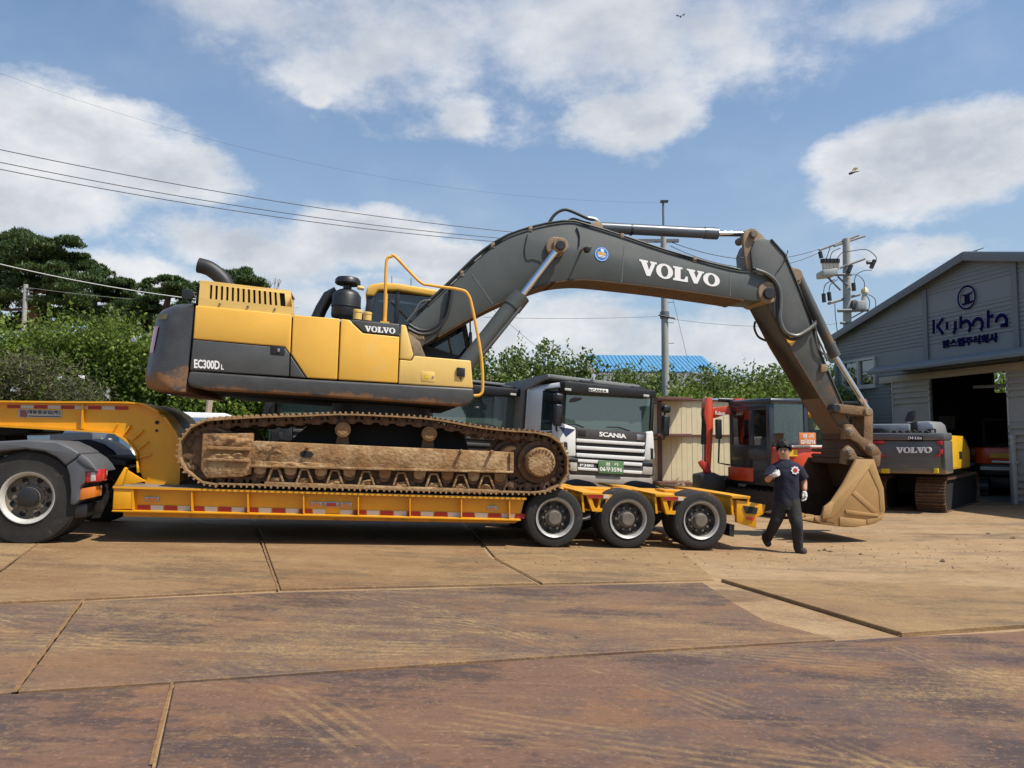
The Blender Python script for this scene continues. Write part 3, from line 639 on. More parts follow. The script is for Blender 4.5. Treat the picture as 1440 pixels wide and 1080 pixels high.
for side, tf_, v0 in ((0, tracks[0], VT0), (1, tracks[1], 2.42)):
    c = X.q(760, 650, 0)
    MB(X).lathe((c[0], v0+.0, c[1]), (0, 1, 0), [(0, .0), (0, .185), (.03, .205), (.12, .21), (.13, 0)], 40).build('final_drive', m_mud, tf_); MB(X).lathe((c[0], v0+.1, c[1]), (0, 1, 0), [(0, .0), (0, .215), (.06, .24), (.07, .30), (.16, .31), (.17, .0)], 40).build('drive_flange', m_link, tf_)
    if side == 0:
        for k in range(22):
            a = 2*math.pi*k/22; MB(X).cyl((c[0]+.178*math.cos(a), v0-.018, c[1]+.178*math.sin(a)), (0, 1, 0), .03, .014, 6).build('cover_bolt', m_mud, tf_)
    mb = MB(X); NT_ = 21; pr = []
    for k in range(NT_*4):
        a = 2*math.pi*k/(NT_*4); r = (.355, .40, .40, .355)[k % 4]; pr.append((c[0]+r*math.cos(a), c[1]+r*math.sin(a)))
    mb.prism(pr, v0+.25, v0+.31); mb.build('sprocket', m_link, tf_)
    c = X.q(293, 637, 0)
    MB(X).lathe((c[0], v0+.12, c[1]), (0, 1, 0), [(0, 0), (0, .12), (.03, .13), (.06, .28), (.02, .31), (.03, .345), (.10, .345), (.11, .375), (.25, .375), (.26, .345), (.34, .3), (.34, 0)], 36).build('idler', m_mudd, tf_)
    for px in (482, 604):
        yy = 604 if px == 482 else 610
        c = X.q(px, yy, v0+.1 if side == 0 else 0); MB(X).lathe((c[0], v0+.08, c[1]), (0, 1, 0), [(0, 0), (0, .07), (.012, .075), (.012, .095), (.03, .105), (.16, .105), (.17, .08), (.4, .08)], 24).build('carrier_roller', m_mud, tf_)
        MB(X).prism([(c[0]-.06, c[1]), (c[0]+.06, c[1]), (c[0]+.09, c[1]-.2), (c[0]-.09, c[1]-.2)], v0+.3, v0+.42).build('roller_stand', m_mudd, tf_)
    for px in (365, 408, 451, 491, 541, 590, 629, 666, 703):
        yy = 664+(px-365)*.0315
        c = X.q(px, yy, 0); MB(X).lathe((c[0], v0+.10, c[1]), (0, 1, 0), [(0, 0), (0, .075), (.02, .09), (.06, .095), (.08, .13), (.14, .135), (.15, .10), (.3, .10), (.31, .135), (.4, .13)], 20).build('bottom_roller', m_mudd, tf_)
        MB(X).prism([(c[0]-.085, c[1]+.09), (c[0]+.085, c[1]+.09), (c[0]+.075, c[1]+.0), (c[0]+.03, c[1]-.03), (c[0]-.03, c[1]-.03), (c[0]-.075, c[1])], v0+.06, v0+.11).build('roller_bracket', m_mud, tf_, bevel=.01)
tf_ = tracks[0]
# idler guard plate and clay caked on it
e('idler_plate', [(285, 610), (356, 609), (353, 667), (338, 671), (290, 672), (282, 660)], -.03, .12, m_mud, tf_, .012)
e('plate_rib', [(291, 627), (352, 629), (352, 634), (291, 632)], -.075, -.03, m_mud, tf_, .008)
e('plate_rib', [(290, 644), (350, 646), (350, 650), (290, 648)], -.065, -.03, m_mud, tf_, .008)
def lump(name, pts, v0, dep, m, par, seed=1):
    mb = MB(X); q4 = [Vector(p) for p in X.qs(pts, v0)]; nx, ny = 22, 7; V = []
    for j in range(ny+1):
        for i in range(nx+1):
            a, b_ = i/nx, j/ny; p = (q4[0]*(1-a)+q4[1]*a)*(1-b_)+(q4[3]*(1-a)+q4[2]*a)*b_
            ed = min(1, 4*min(a, 1-a, b_+.12, 1.12-b_)); nzv = noise.fractal(Vector((p.x*9+seed, p.y*14, seed)), 1, 2, 5)
            V.append(X.p(p.x+.02*nzv, v0-dep*max(0, ed)*(.65+.8*nzv), p.y+.015*nzv))
    mb.add(V, [[j*(nx+1)+i, j*(nx+1)+i+1, (j+1)*(nx+1)+i+1, (j+1)*(nx+1)+i] for j in range(ny) for i in range(nx)])
    return mb.build(name, m, par, ang=80)
lump('caked_mud', [(292, 628), (352, 629), (353, 612), (291, 612)], -.028, .06, m_mud, tf_, 2)
lump('caked_mud', [(291, 645), (350, 646), (350, 638), (292, 637)], -.028, .045, m_mud, tf_, 5)
lump('caked_mud', [(358, 655), (470, 659), (470, 651), (358, 648)], -.03, .04, m_mud, tf_, 9)
lump('caked_mud', [(357, 636), (400, 637), (400, 623), (357, 621)], -.028, .03, m_mud, tf_, 12)
e('frame_lip', [(352, 653.5), (722, 662.5), (722, 665.5), (352, 657)], -.07, .2, m_mud, tf_, .006)
e('frame_end', [(717, 636), (722.5, 636), (722.5, 664), (717, 664)], -.06, .2, m_mud, tf_, .006)
e('access_hole', [(422.5, 635), (427, 634), (438, 635), (441, 639), (437, 643.5), (427, 643.5), (422, 640)], -.036, -.02, m_blkm, tf_, 0)
for px, py in ((386, 627), (433, 628), (648, 634), (691, 635)):
    c = X.q(px, py, -.03); MB(X).cyl((c[0], -.11, c[1]), (0, 1, 0), .09, .022, 10, .004).build('frame_stud', m_mud, tf_)
a, c = X.q(372, 677.5, -.04), X.q(702, 689, -.04)
MB(X).prism([a, c, (c[0], c[1]-.055), (a[0], a[1]-.055)], -.05, .03).build('roller_guard', m_mud, tf_, bevel=.006)
for px in (387, 428, 470.6, 515, 564, 610, 648, 684):
    f = (px-372)/330; yb = 677+f*11.5; yt = yb-17.5
    for (dx0, dx1) in ((-11, -5), (11, 5)):
        p, q = X.q(px+dx0, yb, -.02), X.q(px+dx1, yt, -.02)
        MB(X).prism([(p[0]-.014, p[1]), (p[0]+.014, p[1]), (q[0]+.014, q[1]), (q[0]-.014, q[1])], -.03, .06).build('guard_leg', m_mud, tf_, bevel=.004)
    p, q = X.q(px-5.4, yt, -.02), X.q(px+5.4, yt, -.02); MB(X).prism([(p[0], p[1]+.02), (q[0], q[1]+.02), (q[0], q[1]), (p[0], p[1])], -.03, .06).build('guard_cap', m_mud, tf_, bevel=.004)
    lump('caked_mud', [(px-10, yb+1), (px+10, yb+1), (px+7, yb-7), (px-7, yb-6)], .02, .05, m_mud, tf_, px)
MB(X).px([(358, 656), (716, 665), (704, 690), (372, 679)], .10, .14).build('roller_backing', m_mudd, tracks[0])
# car body between the tracks and the turntable
MB(X).prism(X.qs([(400, 628), (660, 636), (650, 600), (440, 592)], .6), .55, 2.45).build('undercarriage', m_blkm, ex, bevel=.03)
c = X.q(535, 590, 1.45); MB(X).cyl((c[0], 1.45, c[1]-.25), (0, 0, 1), .62, .75, 40).build('turntable', m_blk, ex)
# ---- house
core = [(272, 434), (410, 446), (478, 452), (560, 460), (566, 500), (580, 503), (660, 511), (662, 544), (560, 538), (470, 533), (268, 522)]
MB(X).px(core, VN+.03, 2.86).build('house_core', m_blkm, ex)
def panel(name, pts, m, par=ex, v0=VN, dep=.05, inset=.8):
    q4 = [Vector(p) for p in X.qs(pts, v0)]; c = sum(q4, Vector((0, 0)))/len(q4); ins = inset*.0098
    q4 = [tuple(p-(p-c).normalized()*ins) for p in q4]
    return MB(X).prism(q4, v0, v0+dep).build(name, m, par, bevel=.016, seg=3)
d1 = panel('engine_door', [(274, 429), (411, 441.8), (408.5, 498), (401.3, 488), (270.6, 476.5)], m_yel)
panel('lower_door', [(270.4, 477.2), (401.3, 488.7), (408, 498), (406.7, 529.8), (266, 520.8)], m_gry)
p2 = panel('side_door', [(411.6, 442), (478.2, 447.6), (474.4, 534.4), (431.6, 532), (408.8, 498)], m_yel)
panel('corner_patch', [(408.3, 499), (430.6, 532), (407.2, 530.3)], m_gry)
p3 = panel('pump_door', [(479, 447.8), (490, 448.9), (510, 467.6), (562.4, 473.4), (559.4, 539.4), (475.2, 534.5)], m_yel)
p3b = panel('badge_panel', [(490.6, 449), (562.6, 455.4), (562.3, 472.8), (510.2, 467)], m_gry)
slab_word('badge_lettering', X, X.qs([(513, 466.2), (556, 469.6), (556, 461.4), (513, 457.8)], VN), VN-.001, m_ltr, p3b, .004)
panel('side_panel', [(563.6, 455.7), (571, 457), (581.6, 499.7), (578, 506.7), (561.6, 505)], m_yelpale, inset=.6)
p4 = panel('toolbox', [(561.6, 505.6), (578.6, 507.2), (582, 500), (662.6, 507), (665.6, 546), (559.8, 539.7)], m_yelpale, dep=.6, inset=.5)
MB(X).px([(582, 501), (662, 508), (664, 545), (562, 539)], .7, 1.05).build('front_frame', m_blk, ex, bevel=.02)
text('model_lettering', 'EC300D', X, X.qs([(273, 517.6), (309, 519.8), (309, 507.4), (273, 505)], VN), VN-.0005, m_ltr, d1, .004, .03)
text('model_suffix', 'L', X, X.qs([(311, 519.8), (314.5, 520), (314.5, 513), (311, 512.6)], VN), VN-.0005, m_ltr, d1, .004, .03)
h1 = e('door_latch', [(380.5, 485.5), (400.5, 487.5), (400, 500), (380, 498)], VN-.006, VN+.004, m_blk, d1, .004)
e('latch_plate', [(383, 488), (388, 488.5), (388, 497), (383, 496.5)], VN-.012, VN-.005, m_blkm, h1, 0); e('latch_knob', [(390, 490), (393.5, 490.4), (393.5, 495), (390, 494.6)], VN-.02, VN-.005, m_stl, h1, .004)
h2 = e('inspection_lid', [(592.5, 522), (611, 523.2), (611.3, 537.3), (592.3, 536)], VN-.005, VN+.006, m_yelpale, p4, .004)
e('warning_sticker', [(597, 526.5), (603, 527), (603, 532), (597, 531.5)], VN-.008, VN-.005, mat('sticker_yellow', (.75, .55, .02), .5), h2, 0)
c = X.q(609, 530, VN); MB(X).cyl((c[0], VN-.015, c[1]), (0, 1, 0), .012, .012, 10).build('lid_knob', m_stl, h2)
hg = e('hinge', [(642.5, 516.5), (654, 517.6), (654, 530), (642.5, 529)], VN-.03, VN, m_blk, p4, .006)
e('hinge_stain', [(645, 530), (650, 530.5), (648, 536)], VN-.002, VN, mat('rust_run', RUST, .9), p4, 0)
# skirt with its curled lower edge
sk = X.qs([(266, 522), (430, 533.3), (560, 540.4), (666, 546.4), (666, 560), (661, 567.5), (645, 571), (430, 556), (290, 548), (266, 543), (263, 535)], VN-.03)
MB(X).prism(sk, VN-.03, VN+.5).build('skirt', m_skirt, ex, bevel=.03, seg=3)
MB(X).px([(270, 540), (655, 563), (640, 574), (300, 552)], VN+.2, 2.8).build('house_floor', m_blkm, ex, bevel=.02)
# counterweight, round in plan
lev = [(549.5, 226), (545, 213.5), (534, 208.8), (518, 210.4), (488, 217), (455, 222.5), (442, 225.8), (434, 234), (428.5, 249)]
rings = []
for k, (py, pxs) in enumerate(lev):
    us, ws = X.q(pxs, py, .29); uc = us+.289; uR, _ = X.q(274-(py-428)*.094, py, VN)
    wr = X.q(268, {0: 546.5}.get(k, py), VN)[1]
    w = ws
    rg = [(uR-.012, VN, w), ((uR+uc)/2, VN, w)]
    for j in range(9): th = j/8*math.pi/2; rg.append((uc-.45*math.sin(th), .9-.8*math.cos(th), w))
    for j in range(9): th = (1-j/8)*math.pi/2; rg.append((uc-.45*math.sin(th), 2.05+.8*math.cos(th), w))
    rg += [(uR-.012, 2.85, w)]; rings.append(rg)
mb = MB(X); n = len(rings[0]); mb.add([X.p(*p) for r_ in rings for p in r_], [[i*n+k, i*n+(k+1) % n, (i+1)*n+(k+1) % n, (i+1)*n+k] for i in range(len(rings)-1) for k in range(n)]+[list(range(n))[::-1], list(range((len(rings)-1)*n, len(rings)*n))])
cw = mb.build('counterweight', m_cw, ex, ang=60)
def cwpt(py, th, out=.0):
    us, ws = X.q(np.interp(py, [428.5, 434, 442, 455, 488, 518, 534], [249, 234, 225.8, 222.5, 217, 210.4, 208.8]), py, .29); uc = us+.289
    return (uc-(.45+out)*math.sin(th), .9-(.8+out)*math.cos(th), ws)
mb = MB(X); ths = (.62, .72, .82, .92); V = []
for py, o in ((459, .006), (463, .012), (490, .012), (496, .006)):
    for th in ths: V.append(X.p(*cwpt(py, th+(py-459)*.0012, o)))
mb.add(V, [[j*4+i, j*4+i+1, (j+1)*4+i+1, (j+1)*4+i] for j in range(3) for i in range(3)]); mb.build('tail_lamp', m_redl, cw)
mb = MB(X); V = [X.p(*cwpt(py, th, .006)) for py in (442, 450) for th in (.35, .5, .65, .8)]
mb.add(V, [[i, i+1, i+5, i+4] for i in range(3)]); mb.build('warning_sticker', mat('sticker_dull', (.20, .17, .07), .6), cw)
# engine hood with slots
hd = X.qs([(281.5, 396), (285, 394.8), (405, 409), (409.5, 411.5), (411.5, 442), (278.7, 429.6)], VN+.02)
MB(X).prism([(p[0]-.03, p[1]) for p in hd], VN+.09, .75).build('hood_core', m_yelpale, ex); MB(X).prism([(p[0]-.05+.02*(i < 2), p[1]-.02) for i, p in enumerate(hd)], VN+.07, VN+.088).build('hood_grille_back', m_blkm, ex)
def hoodpt(a, b_):   # a along 0..1, b up 0..1
    bl, br, tr_, tl = [Vector(p) for p in X.qs([(278.7, 430), (411.5, 442.2), (408.8, 409.6), (281.5, 394.6)], VN+.02)]
    return tuple((bl*(1-a)+br*a)*(1-b_)+(tl*(1-a)+tr_*a)*b_)
mb = MB(X); A0, A1 = .11, .93; NSL = 14; st = (A1-A0)/NSL
def hq(a0, a1, b0, b1): mb.prism([hoodpt(a0, b0), hoodpt(a1, b0), hoodpt(a1, b1), hoodpt(a0, b1)], VN+.02, VN+.06)
hq(0, 1, 0, .32); hq(0, 1, .88, 1); hq(0, A0, .32, .88); hq(A1, 1, .32, .88)
for k in range(NSL-1): hq(A0+st*(k+.45), A0+st*(k+1), .32, .88)
mb.prism([hoodpt(0, .98), hoodpt(1, .98), hoodpt(.99, 1.03), hoodpt(.01, 1.03)], VN+.03, .75)
mb.build('engine_hood', m_yelpale, ex, bevel=.004, seg=1)
for px, py in ((309, 428), (348.5, 431.5), (386.5, 435)):
    c = X.q(px, py, VN+.02); MB(X).cyl((c[0], VN+.005, c[1]), (0, 1, 0), .02, .016, 8).build('hood_bolt', m_hub, ex)
# exhaust stack
pts = smoothpath([X.q(320, 404, .8)[:1]+(.8,)+X.q(320, 404, .8)[1:]]+[(X.q(a, b_, .8)[0], .8, X.q(a, b_, .8)[1]) for a, b_ in ((315, 395), (305, 385), (293, 377), (279, 373))], 5)
MB(X).tube(pts, .108, 20, cap=False).build('exhaust_pipe', mat('exhaust_black', (.03, .03, .032), .5, .3, var=.3, dirt=(.2, .2, .2), dscale=9, damt=.12), ex)
MB(X).tube(pts[4:], .099, 20).build('exhaust_mouth', m_blkm, ex)
mpl = MB(X).px([(255.5, 407), (271, 406.5), (270.6, 421.5), (255.5, 420.5)], .3, .34).build('mirror', m_blk, ex, bevel=.01)
MB(X).tube([(X.q(262, 420, .32)[0], .32, X.q(262, 420, .32)[1]), (X.q(268, 430, .32)[0], .32, X.q(268, 432, .32)[1])], .015).build('mirror_stem', m_blk, mpl)
MB(X).tube([(X.q(270, 413, .32)[0], .32, X.q(270, 412, .32)[1]), (X.q(283, 413, .32)[0], .32, X.q(283, 413, .32)[1])], .012).build('mirror_bar', m_pipe, mpl)
# pre-cleaner
c = X.q(485.5, 447, .75); s_ = .0103
prf = [(0, 19*s_), (3*s_, 20*s_), (14*s_, 20*s_), (15*s_, 21*s_), (17*s_, 20.5*s_), (31*s_, 20*s_), (37*s_, 16*s_), (40*s_, 10*s_), (41*s_, 6*s_), (46*s_, 6*s_)]
pc = MB(X).lathe((c[0], .75, c[1]), (.0, 0, 1), prf, 28).build('air_cleaner', m_blk, ex)
MB(X).lathe((c[0], .75, c[1]+46*s_), (0, 0, 1), [(0, 8*s_), (1*s_, 16*s_), (3*s_, 18*s_), (8*s_, 17.5*s_), (11*s_, 15*s_), (12.5*s_, 9*s_), (13*s_, 0)], 28).build('cleaner_cap', m_blk, pc)
MB(X).tube([(X.q(a, b_, .95)[0], .95, X.q(a, b_, .95)[1]) for a, b_ in ((444, 452), (452, 434), (462, 417), (474, 411))], .09, 12).build('intake_pipe', m_blk, pc)
MB(X).tube([(X.q(a, b_, .7)[0], .7, X.q(a, b_, .7)[1]) for a, b_ in ((503, 404), (512, 406))], .03, 8).build('cleaner_bracket', m_yelpale, pc)
for px, py, r_, hh in ((502.5, 449.5, 6.4, 14), (516.5, 451, 6.2, 12)):
    c = X.q(px, py, .35); MB(X).lathe((c[0], .35, c[1]), (0, 0, 1), [(0, r_*.0098), (hh*.007, r_*.0098), (hh*.0072, r_*.0106), (hh*.0095, r_*.0106), (hh*.01, r_*.009), (hh*.01, 0)], 20).build('tank_cap', m_yelpale, ex)
# handrail
hr = [(541, 451), (541.8, 425.6), (543.4, 369), (550.3, 360.8), (556.8, 361.8), (589.7, 395.6), (606, 401.3), (645, 407), (658, 414), (665, 437), (676.5, 499.7), (678.8, 543.7), (675.3, 555), (666, 556.4)]
MB(X).tube(smoothpath([(X.q(a, b_, .2)[0], .2, X.q(a, b_, .2)[1]) for a, b_ in hr], 5), .0215, 10).build('handrail', mat('handrail_yellow', (.78, .40, .05), .45, var=.12), ex)
MB(X).tube([(X.q(541, 450, .2)[0], .2, X.q(541, 452, .2)[1]), (X.q(541.7, 425, .2)[0], .2, X.q(541.7, 413, .2)[1])], .029, 10).build('rail_socket', mat('handrail_yellow', (.78, .40, .05)), ex)
MB(X).px([(535, 451.5), (547.5, 452.5), (547.5, 455), (535, 454)], .12, .3).build('rail_foot', m_yel, ex)
# ---- cab on the far side
VC0, VC1 = 1.98, 2.9
def cabbar(a, c, wd, m=m_blk, v=VC0, d_=.08, nm='cab_pillar'):
    p, q = Vector(X.q(*a, VC0)), Vector(X.q(*c, VC0)); n_ = (q-p).normalized(); n_ = Vector((-n_.y, n_.x))*wd/2
    MB(X).prism([tuple(p+n_), tuple(q+n_), tuple(q-n_), tuple(p-n_)], v, v+d_).build(nm, m, ex, bevel=.01)
roof = X.qs([(513.5, 416), (516, 405), (522, 400), (537, 397.6), (558, 398.6), (636, 411.5), (648, 417), (650, 424), (560, 409), (532, 408.5), (526, 417)], VC0)
MB(X).prism(roof, VC0-.03, VC1).build('cab_roof', m_yel, ex, bevel=.03, seg=3)
for v in (VC0, VC1-.08):
    cabbar((522, 414), (514, 470), .12, v=v); cabbar((560, 407), (556, 470), .07, v=v); cabbar((646, 420), (662, 508), .08, v=v); cabbar((512, 440), (520, 470), .2, v=v)
    MB(X).prism(X.qs([(512, 470), (600, 486), (664, 506), (664, 520), (512, 508)], VC0), v, v+.08).build('cab_wall', m_blk, ex)
    MB(X).prism(X.qs([(522, 410), (648, 421), (661, 506), (516, 470)], VC0), v+.03, v+.04).build('cab_window', m_glsc, ex, smooth=False)
mb = MB(X); a, c = X.q(648, 421, VC0), X.q(664, 510, VC0); mb.prism([a, c, (c[0]-.01, c[1]), (a[0]-.01, a[1])], VC0+.08, VC1-.08).build('windscreen', m_glsc, ex, smooth=False)
MB(X).px([(575, 505), (610, 508), (606, 470), (596, 445), (584, 440), (578, 470)], 2.2, 2.7).build('operator_seat', m_blk, ex, bevel=.05, seg=3)
MB(X).px([(516, 465), (662, 500), (662, 515), (516, 508)], VC0+.08, VC1-.08).build('cab_floor', m_blkm, ex)
for a in ((551, 397, 388), (578, 400, 391)):
    p = X.q(a[0], a[1]+2, 2.3); q = X.q(a[0], a[2], 2.3); MB(X).tube([(p[0], 2.3, p[1]), (q[0], 2.3, q[1])], .006, 6).build('aerial', m_blk, ex)
MB(X).tube([(X.q(a, b_, 2.0)[0], 2.0, X.q(a, b_, 2.0)[1]) for a, b_ in ((661, 450), (662, 488), (659, 505))], .014, 6).build('mirror_rod', m_pipe, ex)
MB(X).px([(660, 466), (664, 466), (665, 495), (660, 497)], 1.9, 2.0).build('front_mirror', m_pipe, ex, bevel=.02)
# ---- boom
B0, B1 = 1.13, 1.77
top = [(573, 459), (603, 430), (633, 402), (649, 387), (671, 365), (693, 347.5), (717, 333.5), (742, 324.8), (770, 317.5), (802, 313.6), (822, 318), (868, 332), (936.7, 355), (1026, 380), (1064, 384.5), (1084, 391), (1092, 402), (1093, 414), (1087, 422)]
bot = [(1078, 424), (1045, 421.7), (1030.4, 418.5), (936.7, 405), (874, 397.7), (840, 394), (820, 392.7), (804, 393.3), (787, 395), (771, 398.3), (749, 405.5), (724, 415.5), (693, 429.5), (654, 450), (615.6, 473), (594, 486), (580, 487), (570, 478)]
TB = [(p.x, p.y) for p in smoothpath([Vector(q+(0,)) for q in X.qs(top, B0)], 3)]; BB = [(p.x, p.y) for p in smoothpath([Vector(q+(0,)) for q in X.qs(bot, B0)], 3)]
bo = MB(X).prism(TB+BB, B0, B1).build('boom', m_boom, ex, bevel=.014, seg=2)
def edge_strip(poly, off, v0, v1, m, nm, par, sgn=1):
    mb = MB(X); P = [Vector(p) for p in poly]; Q = []
    for i, p in enumerate(P):
        d_ = (P[min(i+1, len(P)-1)]-P[max(i-1, 0)]).normalized(); Q.append(p+Vector((-d_.y, d_.x))*off*sgn)
    for i in range(len(P)-1): mb.prism([tuple(P[i]), tuple(P[i+1]), tuple(Q[i+1]), tuple(Q[i])], v0, v1)
    return mb.build(nm, m, par, ang=60)
m_under = mat('boom_underside', (.10, .06, .032), .85, var=.25, vscale=4, bump=.2)
edge_strip(BB[3:-9], .02, B0-.02, B1+.02, m_under, 'boom_bottom_plate', bo, 1)
edge_strip(TB[3:-12], .016, B0-.012, B1+.012, m_boom, 'boom_top_plate', bo, 1)
for k, a in enumerate([((664, 386), (693, 428)), ((584, 455), (596, 476)), ((878, 346), (874, 397)), ((1026, 384), (1027, 417))]):
    p, q = Vector(X.q(*a[0], B0)), Vector(X.q(*a[1], B0)); n_ = (q-p).normalized(); n_ = Vector((-n_.y, n_.x))*.006
    MB(X).prism([tuple(p+n_), tuple(q+n_), tuple(q-n_), tuple(p-n_)], B0-.004, B0+.01).build('weld_seam', mat('weld_grey', (.16, .165, .16), .5), bo)
slab_word('boom_lettering', X, X.qs([(899, 386.5), (1012, 404.5), (1012, 386.5), (899, 364)], B0), B0-.001, m_ltr, bo, .004)
# round sticker
c = X.q(846, 357.5, B0)
st_ = MB(X).cyl((c[0], B0-.006, c[1]), (0, 1, 0), .005, .118, 36).build('round_sticker', mat('sticker_blue', (.02, .22, .62), .4, var=.04), bo)
mb = MB(X); V = []
for k in range(36):
    a = 2*math.pi*k/36
    for r_ in (.106, .099): V.append(X.p(c[0]+r_*math.cos(a), B0-.0075, c[1]+r_*math.sin(a)))
mb.add(V, [[2*k, 2*((k+1) % 36), 2*((k+1) % 36)+1, 2*k+1] for k in range(36)]); mb.build('sticker_ring', m_ltr, st_, smooth=False)
m_or = mat('sticker_orange', (.75, .42, .10), .5)
for (x0, x1, z0, z1, m) in [(-.02, .035, .035, .085, m_ltr), (-.075, .075, -.012, .03, m_or), (-.07, .07, -.034, -.018, m_ltr), (-.06, .055, -.052, -.042, m_ltr)]:
    MB(X).prism([(c[0]+x0, c[1]+z0+.008), (c[0]+x1, c[1]+z0-.008), (c[0]+x1*.9, c[1]+z1-.008), (c[0]+x0*.9, c[1]+z1+.008)], B0-.0085, B0-.0065).build('sticker_mark', m, st_, smooth=False)
# pins and bosses on the boom
def boss(name, x, y, v0, v1, r_, m, par, n=28, b_=.012): c = X.q(x, y, v0); return MB(X).cyl((c[0], v0, c[1]), (0, 1, 0), v1-v0, r_*.0108, n, b_).build(name, m, par)
m_boss = mat('boss_muddy', (.26, .185, .115), .75, var=.3, vscale=9, dirt=(.1, .08, .06), dscale=6, damt=.4)
boss('pin_boss', 782, 347, B0-.06, B1+.06, 15, m_boss, bo); boss('boom_pin', 789, 344.5, .80, 2.1, 7, m_blk, bo); boss('boom_pin', 1083, 412, B0-.09, B1+.09, 9, m_blk, bo); boss('pin_boss', 1081, 411, B0-.03, B1+.03, 17, m_boss, bo)
boss('pin_boss', 583, 478, B0-.05, B1+.05, 14, m_boss, bo); boss('foot_pin', 577, 492, 1.0, 1.9, 6, m_blk, ex)
MB(X).px([(560, 470), (570, 465), (590, 480), (600, 505), (560, 503)], 1.0, 1.08).build('boom_foot_bracket', m_boss, ex, bevel=.02)
# work lamp with its stalk
c = X.q(828, 350, B0-.22); lm = MB(X).px([(823, 347), (828, 345), (833, 347), (830, 354), (824, 353.5)], B0-.30, B0-.18).build('work_lamp', m_blk, bo, bevel=.015)
MB(X).tube([(X.q(817, 353, B0)[0], B0, X.q(817, 353, B0)[1]), (X.q(819, 352, B0)[0], B0-.2, X.q(819, 352, B0)[1]), (c[0], B0-.24, c[1])], .02).build('lamp_bracket', m_boss, lm)
# hydraulic lines along the boom back
for j, (off, vv) in enumerate(((.035, B0+.05), (.05, B0+.14), (.04, B0+.24), (.05, B1-.1))):
    P = [Vector(p) for p in TB[2:-14]]; ptsl = []
    for i, p in enumerate(P[::2]):
        i2 = min(len(P)-1, 2*i+1); d_ = (P[i2]-P[max(0, 2*i-1)]).normalized(); nrm = Vector((-d_.y, d_.x))*(off+.02); ptsl.append((p.x+nrm.x, vv, p.y+nrm.y))
    MB(X).tube(ptsl, .017, 6).build('hydraulic_line', m_hose if j != 1 else m_pipe, bo)
for (x, y) in ((650, 384), (693, 344), (746, 321), (875, 331), (977, 364)):
    p = X.q(x, y, B0); MB(X).box(p[0]-.03, p[0]+.03, B0-.01, B0+.4, p[1]-.05, p[1]+.035).build('line_clamp', m_boss, bo, bevel=.006)
def hose(name, pts, v, r_, m=m_hose, par=None, n=6):
    pp_ = []
    for q in pts:
        vv = q[2] if len(q) > 2 else v; a = X.q(q[0], q[1], vv); pp_.append((a[0], vv, a[1]))
    return MB(X).tube(smoothpath(pp_, n), r_, 8).build(name, m, par or bo)
hose('hydraulic_hose', [(636, 400), (634, 420), (628, 445), (612, 466), (592, 470), (574, 462)], B0-.1, .026)
hose('hydraulic_hose', [(632, 404), (630, 425), (624, 448), (606, 463), (590, 464), (575, 456)], B0-.05, .022)
hose('hydraulic_hose', [(600, 435), (585, 450), (572, 459), (567, 470)], B0+.1, .03); hose('hydraulic_hose', [(606, 422), (592, 425), (582, 440), (572, 452)], B0-.02, .016, m_pipe)
hose('hydraulic_hose', [(770, 317), (780, 302), (793, 295), (806, 298), (826, 307), (836, 309)], B0+.25, .026)
hose('hydraulic_hose', [(796, 313), (806, 308), (820, 312), (832, 315)], B0+.3, .022)
hose('lamp_wire', [(742, 330), (738, 350), (741, 364), (752, 364), (762, 368)], B0-.012, .007); hose('lamp_wire', [(811, 320), (815, 332), (814, 347)], B0-.012, .009)
# boom cylinders either side
def ram(name, a, c, e_, v, r0, r1, par=ex, mt=m_boom):   # barrel a->c, rod c->e_
    A, C, E_ = [(X.q(*p, v)[0], v, X.q(*p, v)[1]) for p in (a, c, e_)]
    ba = MB(X).tube([A, C], r0, 24).build(name, mt, par)
    d_ = (Vector(C)-Vector(A)).normalized()
    MB(X).tube([tuple(Vector(C)-d_*.22), tuple(Vector(C)+d_*.02)], r0*1.1, 24).build('gland', mt, ba)
    MB(X).tube([C, E_], r1, 20).build('piston_rod', m_chr, ba)
    return ba
b1 = ram('boom_cylinder', (655, 513), (732, 417), (787, 346), .93, .135, .055)
ram('boom_cylinder', (655, 513), (730, 416), (785, 346), 1.97, .135, .055)
hose('cylinder_pipe', [(733, 432), (726, 440), (690, 484), (676, 500)], .80, .02, m_pipe, b1)
boss('rod_eye', 789, 344.5, .84, 1.02, 11, m_boss, bo)
# arm cylinder above the boom
b2 = ram('arm_cylinder', (843, 320), (1007, 328.5), (1060, 329), 1.45, .092, .048, mt=mat('cylinder_blue_grey', (.10, .115, .135), .35, .2, var=.15))
c = X.q(838, 321, 1.4); MB(X).cyl((c[0], 1.3, c[1]), (0, 1, 0), .3, .09, 20, .01).build('cylinder_eye', m_boss, b2)
for v in (1.27, 1.57): MB(X).px([(824, 322), (832, 313), (842, 312), (850, 322), (856, 330)], v, v+.06).build('cylinder_lug', m_boss, bo, bevel=.012)
MB(X).tube([(X.q(886, 323, 1.45)[0]-.0, 1.45, X.q(886, 323, 1.45)[1]), (X.q(888.5, 323, 1.45)[0], 1.45, X.q(888.5, 323.1, 1.45)[1])], .099, 20).build('cylinder_band', m_blk, b2)
hose('cylinder_pipe', [(826, 306.5), (836, 308), (842, 312), (844, 318)], 1.4, .026, m_chr, b2)
